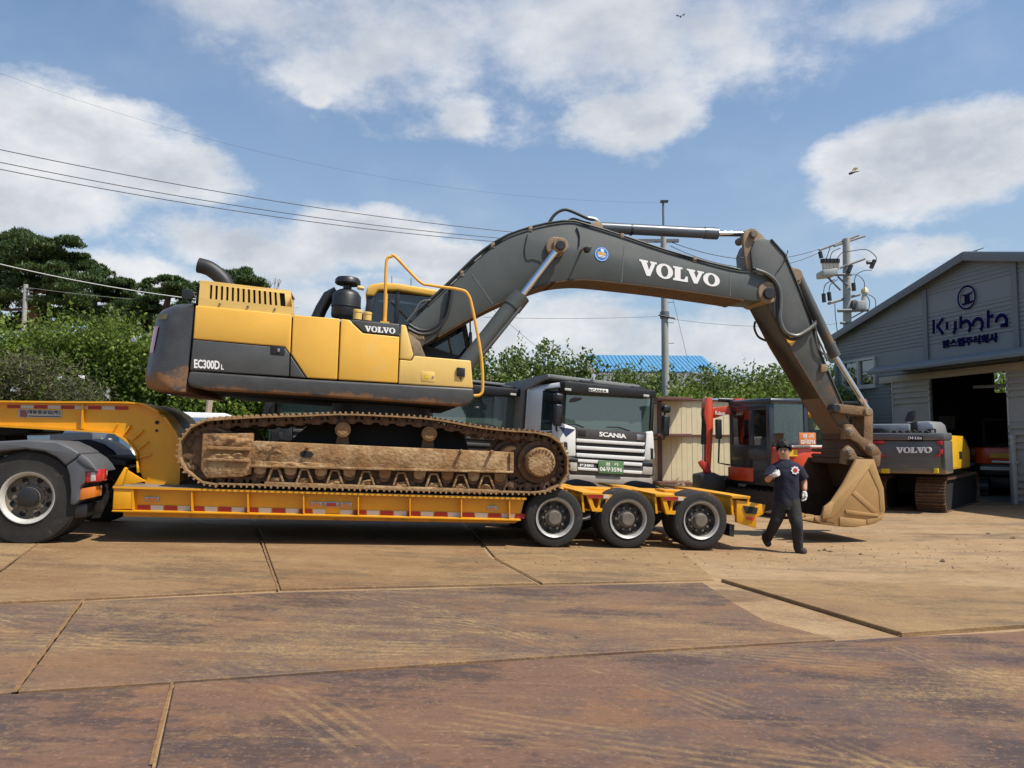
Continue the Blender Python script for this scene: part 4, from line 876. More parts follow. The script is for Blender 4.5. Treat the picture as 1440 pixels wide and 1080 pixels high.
# ---- arm
A0_, A1_ = 1.17, 1.73
armp = [(1056, 352), (1062, 338), (1071, 334), (1084, 338), (1096, 350), (1103, 359), (1112, 380), (1122, 404), (1140, 453), (1155.6, 504), (1162, 520), (1180, 560), (1193, 590), (1198, 600), (1199, 608), (1193, 613), (1185, 612), (1153, 560), (1106.7, 484), (1075.5, 424), (1064, 404), (1059, 384)]
ar = MB(X).px(armp, A0_, A1_).build('arm', m_arm, ex, bevel=.014)
lf = X.qs([(1186, 613), (1153, 560), (1106.7, 484), (1075.5, 424)], A0_)
edge_strip(lf, .018, A0_-.02, A1_+.02, m_under, 'arm_front_plate', ar, -1)
rt = X.qs([(1084, 337), (1103, 358), (1112, 379), (1122, 403), (1140, 452), (1156, 504), (1193, 590)], A0_); edge_strip(rt, .018, A0_-.02, A1_+.02, m_boom, 'arm_back_plate', ar, 1)
for v in (1.22, 1.60): MB(X).px([(1045, 333), (1047, 324), (1056, 320.5), (1063, 322), (1073, 331), (1078, 338), (1070, 345), (1062, 380), (1052, 384), (1047, 360)], v, v+.08).build('arm_ear', m_boss, ar, bevel=.015)
boss('arm_pin', 1061, 328.5, 1.15, 1.75, 6, m_hub, ar); boss('pin_boss', 1121, 386, 1.2, 1.7, 10, m_boss, ar)
MB(X).px([(1108, 375), (1118, 376), (1128, 385), (1126, 398), (1118, 404)], 1.25, 1.33).build('cylinder_lug', m_boss, ar, bevel=.01)
b3 = ram('bucket_cylinder', (1121, 388), (1174, 500), (1222, 578), 1.45, .088, .048, mt=m_arm)
hose('cylinder_pipe', [(1146, 458), (1150, 475), (1160, 497), (1163, 508)], 1.3, .018, m_pipe, b3)
hose('hydraulic_hose', [(1062, 379), (1078, 385), (1090, 395), (1097, 410), (1098, 430), (1097, 448), (1104, 466), (1120, 472), (1136, 464), (1147, 455)], A0_-.1, .032, m_pipe, ar)
hose('hydraulic_hose', [(1058, 377), (1074, 384), (1085, 393), (1092, 410), (1093, 432), (1094, 452), (1102, 470), (1116, 477), (1132, 468), (1148, 452)], A0_-.06, .03, m_hose, ar)
hose('hydraulic_hose', [(1062, 452), (1061, 462), (1067, 474), (1080, 480)], A1_+.05, .02, m_hose, ar); hose('lamp_wire', [(1040, 352), (1038, 360), (1044, 363), (1048, 360)], A0_, .01, m_hose, ar)
hose('lamp_wire', [(1108, 352), (1103, 368), (1093, 382)], A0_-.02, .008, m_hose, ar)
hose('arm_pipe', [(1146, 466), (1150, 488), (1160, 500), (1163, 508)], A0_-.05, .016, m_pipe, ar)
MB(X).px([(1105, 472), (1123, 475.5), (1113, 486.5), (1107, 480)], A0_-.01, A0_+.01).build('yellow_patch', m_yel, ar)
MB(X).px([(1155, 512), (1165, 512), (1164, 522), (1155, 524)], A0_-.06, A0_).build('junction_block', m_boss, ar, bevel=.01)
# ---- linkage, coupler and bucket
def bar(name, a, c, wd, v0, v1, m, par=ex):
    p, q = Vector(X.q(*a, v0)), Vector(X.q(*c, v0)); d_ = (q-p).normalized(); n_ = Vector((-d_.y, d_.x))*wd
    pts = [p+n_*math.cos(t_)-d_*wd*math.sin(t_) for t_ in [i*math.pi/8 for i in range(9)]]+[q-n_*math.cos(t_)+d_*wd*math.sin(t_) for t_ in [i*math.pi/8 for i in range(9)]]
    return MB(X).prism([tuple(x) for x in pts], v0, v1).build(name, m, par, bevel=.01)
l1 = bar('tilt_link', (1178, 574), (1222, 579), .075, 1.06, 1.15, m_lnk); bar('tilt_link', (1178, 574), (1222, 579), .07, 1.75, 1.84, m_mudd)
boss('link_pin', 1177, 574, .99, 1.17, 6.8, m_blk, l1); boss('link_pin', 1222.5, 579, 1.0, 1.9, 6.4, m_boss, l1)
bar('push_link', (1222, 580), (1221, 630), .085, 1.25, 1.6, m_lnk)
cp = [(1188, 601), (1191, 596.5), (1199, 597), (1206, 606), (1212, 614), (1224, 620), (1235, 629), (1240, 637), (1240, 641), (1232, 642), (1224, 641), (1218, 636), (1208, 624), (1196, 617), (1186, 618)]
for v in (1.0, 1.78): cpo = MB(X).px(cp, v, v+.10).build('coupler_plate', m_lnk, ex, bevel=.014)
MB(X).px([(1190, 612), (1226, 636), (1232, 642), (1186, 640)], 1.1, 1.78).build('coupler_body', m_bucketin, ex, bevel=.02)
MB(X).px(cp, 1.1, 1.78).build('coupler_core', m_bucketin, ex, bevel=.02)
for xx, yy, rr in ((1196, 607, 6.5), (1226, 630, 6.5), (1194.5, 635, 6.5)):
    boss('coupler_boss', xx, yy, .95, 1.02, rr, m_boss, cpo); boss('coupler_pin', xx, yy, .92, .96, rr*.55, m_hub, cpo)
bk0, bk1 = .74, 2.16
sidep = [(1204, 646), (1229.7, 646), (1233.8, 660), (1243, 686.6), (1245, 717), (1241, 730.4), (1230.7, 736.5), (1202, 741.6), (1179.8, 740.6), (1155, 737.5), (1147, 731), (1157, 723), (1159.4, 713), (1169.6, 705), (1186, 680.5)]
S = X.qs(sidep, bk0)
bu = MB(X).prism(S, bk0, bk0+.05).build('bucket_side', m_bucket, ex, bevel=.01)
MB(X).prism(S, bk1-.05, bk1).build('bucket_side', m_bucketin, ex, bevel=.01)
P = [Vector(p) for p in smoothpath([Vector(p+(0,)) for p in [S[0], S[1], S[2], S[3], S[4], S[5], S[6], S[7], S[8], S[9]]], 4)]
mb = MB(X); cc_ = Vector(X.q(1200, 695, bk0)+(0,))
for i in range(len(P)-1):
    a, c = P[i], P[i+1]; ai = a+(cc_-a).normalized()*.035; ci = c+(cc_-c).normalized()*.035
    mb.prism([(a.x, a.y), (c.x, c.y), (ci.x, ci.y), (ai.x, ai.y)], bk0+.05, bk1-.05)
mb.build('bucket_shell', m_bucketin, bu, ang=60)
def raisd(name, pts, d_, par=bu, m=m_bucket, bv=.008): return MB(X).px(pts, bk0-d_, bk0).build(name, m, par, bevel=bv)
raisd('wear_bar', [(1189.5, 717), (1236, 723), (1236, 727), (1200, 724), (1189.5, 722)], .025); raisd('wear_plate', [(1181, 727), (1218, 731), (1219, 739), (1202, 741), (1181, 740)], .018); raisd('wear_plate', [(1219.5, 731), (1236, 726), (1243, 722), (1241, 730), (1231, 736), (1220, 739)], .014)
raisd('side_rib', [(1198, 694), (1203, 690), (1234, 717), (1229, 722)], .010); raisd('side_rib', [(1204, 647), (1229, 647), (1234, 661), (1242, 687), (1244, 716), (1238, 720), (1236, 690), (1222, 660), (1206, 684), (1196, 697), (1176, 722), (1170, 728), (1160, 728), (1165, 712), (1172, 704), (1188, 680)], .008)
raisd('side_cutter', [(1157, 723), (1159.4, 713), (1169.6, 705), (1173, 707), (1169, 722), (1166, 729), (1157, 730)], .03)
lipn, lipf = X.q(1150, 731, bk0), X.q(1150, 731, bk0)
MB(X).prism([(lipn[0]-.02, lipn[1]+.02), (lipn[0]+.3, lipn[1]-.02), (lipn[0]+.3, lipn[1]-.07), (lipn[0]-.02, lipn[1]-.03)], bk0, bk1).build('cutting_edge', m_bucket, bu, bevel=.008)
for k in range(5):
    v = bk0+.04+k*(bk1-bk0-.26)/4
    MB(X).hull8([(lipn[0]+.14, v, lipn[1]-.05), (lipn[0]-.02, v, lipn[1]-.045), (lipn[0]-.02, v+.18, lipn[1]-.045), (lipn[0]+.14, v+.18, lipn[1]-.05)], [(lipn[0]+.14, v, lipn[1]+.05), (lipn[0]-.02, v, lipn[1]+.045), (lipn[0]-.02, v+.18, lipn[1]+.045), (lipn[0]+.14, v+.18, lipn[1]+.05)]).hull8([(lipn[0]-.02, v+.02, lipn[1]-.04), (lipn[0]-.21, v+.05, lipn[1]-.02), (lipn[0]-.21, v+.13, lipn[1]-.02), (lipn[0]-.02, v+.16, lipn[1]-.04)], [(lipn[0]-.02, v+.02, lipn[1]+.04), (lipn[0]-.21, v+.05, lipn[1]-.0), (lipn[0]-.21, v+.13, lipn[1]-.0), (lipn[0]-.02, v+.16, lipn[1]+.04)]).build('bucket_tooth', m_bucket, bu, bevel=.008)
# bucket ears and the cross tubes behind the mouth
for v in (.98, 1.80): MB(X).px([(1184, 652), (1186, 633), (1194, 626), (1201, 632), (1206, 642), (1226, 646), (1228, 655), (1200, 656)], v, v+.09).build('bucket_ear', m_lnk, bu, bevel=.012)
MB(X).px([(1226, 642), (1236, 636), (1239, 642), (1238, 655), (1232, 658)], 1.0, 1.9).build('coupler_hook', m_lnk, ex, bevel=.014)
for y in (634, 642, 650):
    c = X.q(1188, y, 1.1); MB(X).cyl((c[0], 1.1, c[1]), (0, 1, 0), .95, .035, 14).build('cross_tube', m_bucketin, bu)
# ================================================================== tractor unit at the left edge
tk = thing('tractor_truck', 'dark grey tractor truck rear end under the trailer neck', 'truck', base(TF, -7.2, 1.2))
m_fend = mat('fender_plastic', (.085, .09, .098), .55, var=.12, vscale=6, dirt=(.25, .23, .2), dscale=5, damt=.3)
c = T.q(38, 700, -.15)
Rk = T.q(38, 700, -.15)[1]-.0; Rk = min(Rk, .60)
m_rimt = mat('rim_pale', (.55, .53, .48), .5, .2, var=.15, dirt=(.25, .2, .14), dscale=7, damt=.3)
wheel(T, (c[0], Rk+.0), -.15, Rk, .31, .30, tk, .13, .13, 10, rimm=m_rimt, rimd=mat('rim_tan', (.19, .16, .12), .7, .1, var=.2, dirt=(.1, .08, .06), dscale=6, damt=.35))
c2_ = T.q(38, 700, -.15); MB(T).lathe((c2_[0], -.15, Rk), (0, 1, 0), [(.0, 0), (.0, .09), (.012, .12), (.09, .125)], 28).build('hub_cap', m_blk, tk)
wheel(T, (c[0], Rk), .22, Rk, .31, .30, tk, .05, .13, 0, holes=0)
wheel(T, (c[0], Rk), 2.75, Rk, .31, .30, tk, .13, .13, 0, far=True, holes=0)
wheel(T, (c[0]-1.35, Rk), -.15, Rk, .31, .30, tk, .13, .13, 10, rimm=m_rimt)
# fender: an arch shell with a stepped rear quarter
out = [(-40, 622), (0, 620.5), (36, 618.5), (80, 621), (98, 629), (112, 637.5), (124, 645), (132, 654), (138, 664), (140, 676), (138, 700), (134, 712), (106, 729), (104, 722)]
inn = [(98, 716), (99, 690), (97, 668), (90, 655), (79, 643), (62, 635), (36, 631.5), (0, 635), (-40, 645)]
MB(T).px([p for p in out[:6]]+[(106, 645), (92, 655)]+inn[4:], -.2, .55).build('fender', m_fend, tk, bevel=.025, seg=3)
MB(T).px([(92.5, 655.5), (107, 645.8), (113, 638), (124, 645), (132, 654), (138, 664), (120, 664), (118, 680), (112, 686), (111, 704), (106, 710), (98, 710), (99, 690), (97, 668)], -.2, .5).build('fender_rear', m_fend, tk, bevel=.02, seg=3)
MB(T).px([(111, 641), (124, 648), (131, 656), (133, 660), (120, 656), (108, 646)], -.215, -.19).build('fender_step', m_fend, tk, bevel=.01)
MB(T).px([(119, 661), (142, 660), (141, 677.5), (119, 679.5)], -.17, .1).build('tail_light', m_redl, tk, bevel=.02)
MB(T).px([(128, 664), (133.5, 664), (134.5, 676), (127, 677)], -.18, -.165).build('reverse_light', m_wht, tk, bevel=.004)
MB(T).px([(112, 687.5), (134, 684), (133, 699), (112, 704)], -.16, .1).build('side_reflector', m_amb, tk, bevel=.01)
MB(T).px([(105, 711), (123, 708), (121, 727), (104.5, 729)], -.12, .5).build('mud_flap', m_blk, tk, bevel=.006)
MB(T).px([(132, 690), (150, 680), (152, 700), (140, 728), (118, 730), (122, 705)], .6, .64).build('mud_flap', m_blkm, tk)
fo = [(80, 640), (86, 624), (100, 618.5), (125, 617.5), (146, 624), (160, 634), (168, 645), (175, 652), (176, 660), (150, 662)]
MB(T).px(fo, 1.9, 2.75).build('fender', m_blk, tk, bevel=.05, seg=3)
MB(T).px([(-80, 640), (160, 648), (172, 650), (172, 668), (150, 672), (-80, 668)], .8, 1.1).build('chassis_rail', m_blkm, tk, bevel=.01)
MB(T).px([(-80, 640), (160, 648), (172, 650), (172, 668), (150, 672), (-80, 668)], 1.6, 1.8).build('chassis_rail', m_blkm, tk, bevel=.01)
MB(T).px([(128, 642), (176, 648), (176, 655), (128, 650)], .6, 2.1).build('rear_crossmember', m_blkm, tk, bevel=.01)
MB(T).px([(-60, 600), (30, 599), (42, 603), (40, 609), (10, 612), (-60, 612)], .7, 1.9).build('fifth_wheel', m_blkm, tk, bevel=.02)
MB(T).px([(-60, 610), (6, 611), (8, 625), (-60, 640)], 1.0, 1.7).build('fifth_wheel_mount', m_blkm, tk)
MB(T).px([(-760, 640), (-430, 640), (-430, 400), (-470, 370), (-760, 370)], -.1, 2.3).build('cab', mat('cab_paint', (.5, .5, .52), .3), tk, bevel=.08)

# ================================================================== parked cars behind the neck
def carlike(name, label, fr, paint, u_len, wd=1.8, hgt=1.75, kind='suv'):
    r = thing(name, label, 'car', base(fr))
    prof = [(0, .35), (.02, .8), (.10, .98), (.22, 1.05), (.5, hgt-.12), (.95, hgt), (u_len*.55, hgt), (u_len*.68, hgt-.12), (u_len*.80, 1.12), (u_len*.97, .98), (u_len, .75), (u_len, .35)]
    MB(fr).prism([p for p in prof if p[1] < 1.2]+[], 0, wd).build('body', paint, r, bevel=.09, seg=3)
    g = MB(fr); A = [(.2, 1.04), (.5, hgt-.10), (u_len*.67, hgt-.12), (u_len*.79, 1.1)]; g.prism(A, .10, wd-.10).build('window_band', glass('car_glass', (.25, .45, .65), .38, .6), r, bevel=.04)  # blue tint painted in for the sky mirrored by the windows
    MB(fr).prism([(.42, hgt-.16), (.55, hgt-.05), (.95, hgt), (u_len*.55, hgt), (u_len*.68, hgt-.15)], .14, wd-.14).build('roof', paint, r, bevel=.05, seg=3)
    MB(fr).prism([(.40, 1.1), (.55, hgt-.1), (u_len*.66, hgt-.14), (u_len*.76, 1.12)], .3, wd-.3).build('interior', m_blkm, r)
    for (a, b_) in ((.2, .5), (u_len*.79, u_len*.67)):
        for v in (.09, wd-.15): MB(fr).prism([(a-.04, 1.04), (a+.04, 1.04), (b_+.05, hgt-.1), (b_-.03, hgt-.1)], v, v+.06).build('pillar', paint, r)
    for u in (.75, u_len-.85):
        for v, far in ((-.01, False), (wd+.01, True)): wheel(fr, (u, .34), v, .34, .22, .22, r, .06, .05, 0, far, holes=0)
    for v in (.06, wd-.36):
        MB(fr).box(-.015, .05, v, v+.3, .78, .95).build('tail_light', m_redl, r, bevel=.02); MB(fr).box(u_len-.05, u_len+.015, v, v+.3, .72, .88).build('headlight', mat('headlight', (.6, .62, .65), .1, .3), r, bevel=.02)
    MB(fr).box(-.02, 0, wd/2-.26, wd/2+.26, .55, .68).build('number_plate', m_ltr, r)
    MB(fr).box(-.04, .2, .05, wd-.05, .33, .52).build('bumper', m_blk, r, bevel=.03)
    for v in (-.14, wd): MB(fr).box(u_len*.70, u_len*.70+.12, v, v+.14, 1.12, 1.25).build('wing_mirror', m_wht, r, bevel=.03)
    return r
m_carw = mat('car_white', (.72, .73, .74), .25, var=.02, coat=.6); m_carb = mat('car_navy', (.02, .11, .22), .2, var=.05, coat=.7)
def place(px, depth, yaw, tilt=0):
    d_ = ray(px, HOR); P = CAM+d_*(depth/d_.y); return Fr((P.x, P.y, gz(P.x, P.y)), yaw, tilt)
carlike('parked_car', 'white car with dark glass parked behind the trailer neck', place(176, 15.6, R(52)), m_carw, 4.2, 1.75, 1.85)
carlike('parked_car', 'dark blue car parked behind the tractor truck by the hedge', place(-60, 16.4, R(6)), m_carb, 4.4, 1.8, 1.62)

# ================================================================== tipper lorries
SF = place(791, 17.1, R(25), R(4.2))
m_cabw = mat('cab_white', (.74, .74, .72), .32, var=.04, dirt=(.5, .43, .34), dscale=3, damt=.2, coat=.3)
m_cabd = mat('cab_dark', (.02, .023, .03), .28, var=.1, coat=.4, dirt=(.2, .17, .13), dscale=4, damt=.15)
m_dgry = mat('grille_grey', (.065, .06, .06), .5, var=.1); m_tip = mat('tipper_grey', (.20, .205, .20), .55, .1, var=.15, dirt=(.28, .23, .17), dscale=2, damt=.4)
m_ws = glass('windscreen_glass', (.52, .82, .72), .20, .36); m_bump = mat('bumper_grey', (.34, .31, .28), .6, var=.12, dirt=(.4, .32, .22), dscale=5, damt=.3)  # m_ws: milky teal painted in for the brightness inside the cab
m_gplate = mat('number_plate_green', (.10, .20, .085), .45, var=.05)
def tipper(name, label, fr, paint, full=True, dh=0.0):
    r = thing(name, label, 'lorry', base(fr), 'tipper lorries parked along the hedge')
    Q = SF.q
    def f(nm, pts, v0, v1, m, par=r, bv=.012, vr=None): return MB(fr).prism([SF.q(a, b_, vr if vr is not None else v0) for a, b_ in pts], v0, v1).build(nm, m, par, bevel=bv, seg=2)
    uL, uR = Q(789, 600)[0], Q(921, 606)[0]
    wT, wB, wW = Q(800, 537)[1], .45, Q(855, 605)[1]
    # cab shell around real windows
    MB(fr).box(uL, uR, .06, 1.9, wB, wW-.05).build('cab_lower', paint, r, bevel=.06, seg=3)
    MB(fr).prism([(uL+.03, wT-.12), (uR-.03, wT-.12), (uR-.1, wT+.02), (uL+.1, wT+.02)], .02, 1.95).build('cab_roof', paint, r, bevel=.05, seg=3)
    MB(fr).box(uL+.02, uR-.02, 1.75, 1.9, wW-.1, wT-.05).build('cab_back', paint, r, bevel=.03)
    for u in (uL+.02, uR-.12): MB(fr).prism([(u, wW-.08), (u+.10, wW-.08), (u+.09, wT-.1), (u+.01, wT-.1)], .03, .16).build('front_pillar', m_blk, r, bevel=.02)
    for u in (uL+.02, uR-.10): MB(fr).box(u, u+.08, 1.0, 1.8, wW-.08, wT-.1).build('rear_pillar', paint, r, bevel=.02)
    MB(fr).box(uL+.005, uL+.015, .26, 1.0, wW-.22, wT-.16).build('door_window', m_glsd, r, smooth=False); MB(fr).box(uR-.06, uR-.05, .16, 1.15, wW-.05, wT-.12).build('door_window', m_glsd, r, smooth=False)
    MB(fr).prism([(uL+.1, wW-.06), (uR-.1, wW-.06), (uR-.11, wT-.12), (uL+.11, wT-.12)], .07, .08).build('windscreen', m_ws, r, smooth=False)
    MB(fr).box(uL+.1, uR-.1, .2, .65, wW-.25, wW-.06).build('dashboard', m_dgry, r, bevel=.05)
    for u in (uL+.35, uR-.9): MB(fr).box(u, u+.5, .9, 1.2, wW-.4, wW+.55).build('seat', m_blk, r, bevel=.1, seg=3)
    cst = MB(fr).lathe(((uL+uR)/2+.7, .6, wW-.05), (0, -.5, .9), [(0, .21), (.02, .23), (.04, .21), (.02, .19)], 24).build('steering_wheel', m_blk, r)
    # visor
    f('sun_visor', [(790, 536), (919, 549.5), (919, 560), (793, 553)], -.22, .04, m_blk, bv=.03, vr=-.1)
    for px in (798, 908): 
        u_, w_ = Q(px, 548+(px-798)*.08, -.2); MB(fr).box(u_-.08, u_+.08, -.235, -.2, w_-.025, w_+.03).build('marker_lamp', m_wht, r, bevel=.01)
    # grille
    f('grille_panel', [(811, 601.5), (909, 608), (908, 622), (811, 616)], -.03, .06, m_dgry)
    for px, py, m in ((819, 609, m_blkm), (901, 615, m_stl)):
        f('grille_port', [(px-5.5, py-4.2), (px+5.5, py-3.2), (px+5, py+4.5), (px-5.5, py+3.8)], -.045, -.028, m)
    f('grille_back', [(811, 616), (908, 622), (905, 650), (811, 644)], .0, .06, m_blkm)
    for y0, y1, y2, y3 in ((616.6, 622.5, 627.4, 621.8), (626.6, 632.2, 637.2, 631.8), (637, 642.6, 648.2, 642.4)): f('grille_slat', [(811, y0), (908, y1), (906, y2), (811, y3)], -.045, .02, paint if full else m_dgry, bv=.02)
    for k in range(5): f('grille_mesh', [(811, 623+k*.9+(4 if k > 2 else 0)), (907, 628.5+k*.9+(4 if k > 2 else 0)), (907, 629+k*.9+(4 if k > 2 else 0)), (811, 623.5+k*.9+(4 if k > 2 else 0))], -.012, .0, m_dgry, bv=0)
    f('front_corner', [(785, 594), (799, 597.5), (810.4, 602), (810.4, 642), (797, 642), (785, 640)], -.02, .3, paint, bv=.04); f('front_corner', [(909.4, 608), (919, 605.5), (920.5, 625), (921.5, 645), (914, 648.5), (906, 647)], -.02, .3, paint, bv=.04)
    f('corner_slot', [(793, 621), (798, 622), (798.5, 632), (794, 632)], -.03, .0, m_blkm, bv=.006); f('corner_slot', [(915, 630), (919, 631), (919, 645), (915.5, 646)], -.03, .0, m_blkm, bv=.006)
    # bumper
    bp_ = f('bumper', [(802, 644), (920, 652), (920, 670), (804, 666)], -.06, .2, m_dgry, bv=.03)
    for y0, y1 in ((645.5, 650), (657, 661)): f('bumper_slat', [(813, y0), (904, y0+5.5), (903, y1+6), (813, y1)], -.09, -.05, m_cabw if full else m_dgry, bp_, .015)
    for pts in ([(802, 650), (812, 650.6), (812, 663), (802.5, 662)], [(904.5, 656), (918, 657), (917.5, 668), (903.5, 667)]): f('headlight', pts, -.085, -.05, mat('lorry_headlight', (.5, .46, .40), .25, .2, dirt=(.4, .33, .24), dscale=6, damt=.4), bp_, .015)
    for pts in ([(802, 645), (812, 645.8), (812, 649.5), (802, 649)], [(904.5, 650.4), (918, 651.6), (918, 656), (904.5, 655)]): f('indicator', pts, -.085, -.05, m_blk, bp_, .01)
    f('lower_bumper', [(800, 667), (918, 672), (918, 683), (800, 678)], -.05, .3, m_bump, bp_, .03)
    if full:
        np_ = f('number_plate', [(841.8, 647.5), (877.5, 648.8), (876.8, 667), (841.8, 665.2)], -.115, -.09, m_gplate, bv=.008)
        text('plate_region', '경  기', fr, [Q(*p, -.116) for p in ((851.5, 654.6), (869, 655.4), (869, 650.9), (851.5, 650.1))], -.1155, m_ltr, np_, .004, .015)
        text('plate_number', '06우3596', fr, [Q(*p, -.116) for p in ((843.5, 662.6), (875, 664.4), (875, 657.2), (843.5, 655.8))], -.1155, m_ltr, np_, .004, .015)
        text('maker_lettering', 'SCANIA', fr, [Q(*p, -.03) for p in ((842.3, 613.6), (880.5, 616.8), (880, 610.4), (842.6, 607))], -.0305, m_chr if False else m_ltr, r, .012, .03)
        text('model_lettering', 'P380', fr, [Q(*p, -.06) for p in ((815.5, 655.8), (834.5, 656.6), (834.5, 652.6), (815.5, 651.8))], -.0605, m_ltr, bp_, .008, .02)
        sg = f('visor_plate', [(827.5, 545.5), (854.5, 547.6), (854.5, 552.6), (827.5, 550.8)], -.245, -.22, m_ltr, bv=.004, vr=-.22)
        text('visor_lettering', 'SCANIA', fr, [Q(*p, -.245) for p in ((828.5, 550.2), (853.5, 552), (853.5, 548.2), (828.5, 546.4))], -.2455, m_blkm, sg, .004, .02)
        # wing graphic on the door
        gf = MB(fr); du, dw = uL-.002, wW
        gf.add([fr.p(du-.006, v, w) for v, w in ((.12, dw-.08), (.78, dw-.14), (.62, dw-.20), (.74, dw-.24), (.5, dw-.30), (.58, dw-.36), (.36, dw-.52), (.14, dw-.30))], [list(range(8))]); gf.build('door_graphic', mat('graphic_navy', (.03, .045, .12), .5), r, smooth=False)
        MB(fr).prism([Q(*p, -.02) for p in ((786, 600), (809, 604), (796, 614.5))], -.024, -.019).build('door_graphic', mat('graphic_navy', (.03, .045, .12)), r, smooth=False)
    for a in ((800, 597, 822, 601), (856, 600.5, 887, 606)):
        p, q = Q(a[0], a[1], 0), Q(a[2], a[3], 0); MB(fr).tube([(p[0], .02, p[1]), ((p[0]+q[0])/2, .04, (p[1]+q[1])/2+.04), (q[0], .03, q[1])], .014, 6).build('wiper', m_blkm, r)
    # mirrors
    for s, ub in ((-1, uL), (1, uR))[:2 if full else 1]:
        um = ub+s*.18
        MB(fr).box(um-.09, um+.09, -.22, -.08, wW-.02, wW+.46).build('mirror', m_blk, r, bevel=.04, seg=3); MB(fr).box(um-.11, um+.10, -.22, -.06, wW+.52, wW+.70).build('mirror', m_blk, r, bevel=.05, seg=3)
        MB(fr).tube([(ub, .15, wW+.75), (um, -.1, wW+.72), (um, -.12, wW-.1), (ub, .15, wW-.12)], .022, 8).build('mirror_arm', m_blk, r)
    p = Q(801, 558, -.3); MB(fr).lathe((p[0]+.1, -.35, p[1]), (.2, -.3, -1), [(0, .03), (.03, .12), (.07, .15), (.09, .0)], 16).build('kerb_mirror', m_blk, r)
    # roof bars, tipper body, wheels
    for u in (uL+.5, uR-.6): MB(fr).box(u, u+.35, .1, .25, wT+.02, wT+.10).build('roof_bar', m_blk, r, bevel=.03)
    MB(fr).tube([(uL+.9, .3, wT+.02), (uL+.9, .3, wT+.16), (uL+.82, .1, wT+.22)], .05, 10).build('air_horn', m_stl, r)
    hb = wT+.22
    MB(fr).prism([(2.05, 1.0), (7.4, 1.0), (7.4, hb-.1), (2.05, hb-.05), (1.0, hb+.06), (.95, hb), (2.0, hb-.3)], 0, 1) if False else None
    def side_(uu):
        A = [(2.05, 1.1), (7.4, 1.1), (7.4, hb-.15), (2.1, hb-.05), (.75, hb+.0), (.75, hb-.07), (2.0, hb-.32)]
        m_ = MB(fr); n_ = len(A); m_.add([fr.p(uu, a, b_) for a, b_ in A]+[fr.p(uu+.08, a, b_) for a, b_ in A], [list(range(n_)), list(range(2*n_-1, n_-1, -1))]+[[i, (i+1) % n_, n_+(i+1) % n_, n_+i] for i in range(n_)]); m_.build('tipper_side', m_tip, r, bevel=.01)
    side_(uL-.02); side_(uR-.06)
    MB(fr).box(uL+.06, uR-.06, 2.05, 2.13, 1.1, hb-.25).build('tipper_front', m_tip, r); MB(fr).hull8([(uL+.06, .75, hb-.06), (uR-.06, .75, hb-.06), (uR-.06, 2.1, hb-.14), (uL+.06, 2.1, hb-.14)], [(uL+.06, .75, hb), (uR-.06, .75, hb), (uR-.06, 2.1, hb-.06), (uL+.06, 2.1, hb-.06)]).build('tipper_canopy', m_tip, r, bevel=.01)
    MB(fr).box(uL+.06, uR-.06, 2.1, 7.3, 1.05, 1.2).build('tipper_floor', m_tip, r); MB(fr).box(uL+.8, uR-.8, 1.0, 7.2, .75, 1.0).build('chassis', m_blkm, r)
    for v in (1.15, 4.6, 6.0):
        for u, far in ((uL+.05, 0), (uR-.05, 1)):
            m_ = MB(fr); m_.lathe((u, v, .5), (1 if not far else -1, 0, 0), [(.02, 0), (.02, .18), (.1, .26), (0, .29), (.02, .42), (.06, .5), (.28, .5), (.3, .4), (.3, 0)], 28); m_.build('tyre', m_tyre, r)
    return r
tipper('tipper_lorry', 'white cabbed tipper lorry facing forward behind the trailer axles', SF, m_cabw)
tipper('tipper_lorry', 'dark cabbed tipper lorry half hidden behind the excavator tracks', place(604, 18.3, R(25), R(4.2)), m_cabd, False)
tipper('tipper_lorry', 'black lorry cab glimpsed under the excavator house at its left', place(392, 17.6, R(20), R(3)), m_cabd, False)

# ================================================================== cream panel fence
FF = place(927, 22.5, R(2)); fz = gz(FF.O.x, FF.O.y)
fe = thing('panel_fence', 'cream metal panel fence with brown rails behind the small excavator', 'fence', base(FF))
m_crm = mat('cream_panel', (.84, .72, .46), .6, var=.06, vscale=3, dirt=(.35, .26, .15), dscale=5, damt=.18); m_brn = mat('brown_rail', (.17, .075, .055), .6, var=.2, dirt=(.25, .13, .07), dscale=5, damt=.3)
wt = FF.q(1000, 562)[1]
for i in range(11):
    u0_ = -1.5+i*.62
    for w0, w1 in ((.02, 1.2), (1.2, wt-.02)):
        mb = MB(FF)
        for k in range(4): a = u0_+k*.155; mb.prism([(a+.003, w0), (a+.15, w0), (a+.15, w1), (a+.003, w1)], .05+(.006 if k % 2 else 0), .07)
        mb.build('fence_panel', m_crm, fe, bevel=0)
for w in (.34, FF.q(1000, 612)[1], wt):
    MB(FF).box(-1.5, 5.32, -.01, .05, w-.04, w+.02).build('rail', m_brn, fe, bevel=.006)
for u in (0.0, 3.7): MB(FF).box(u-.06, u+.06, -.10, -.01, 0, wt+.02).build('post', m_brn, fe, bevel=.006)
for w in (wt, FF.q(1000, 612)[1], .40): MB(FF).box(-.2, .75, -.75, -.02, w-.05, w+.04).build('brace', m_brn, fe, bevel=.006)

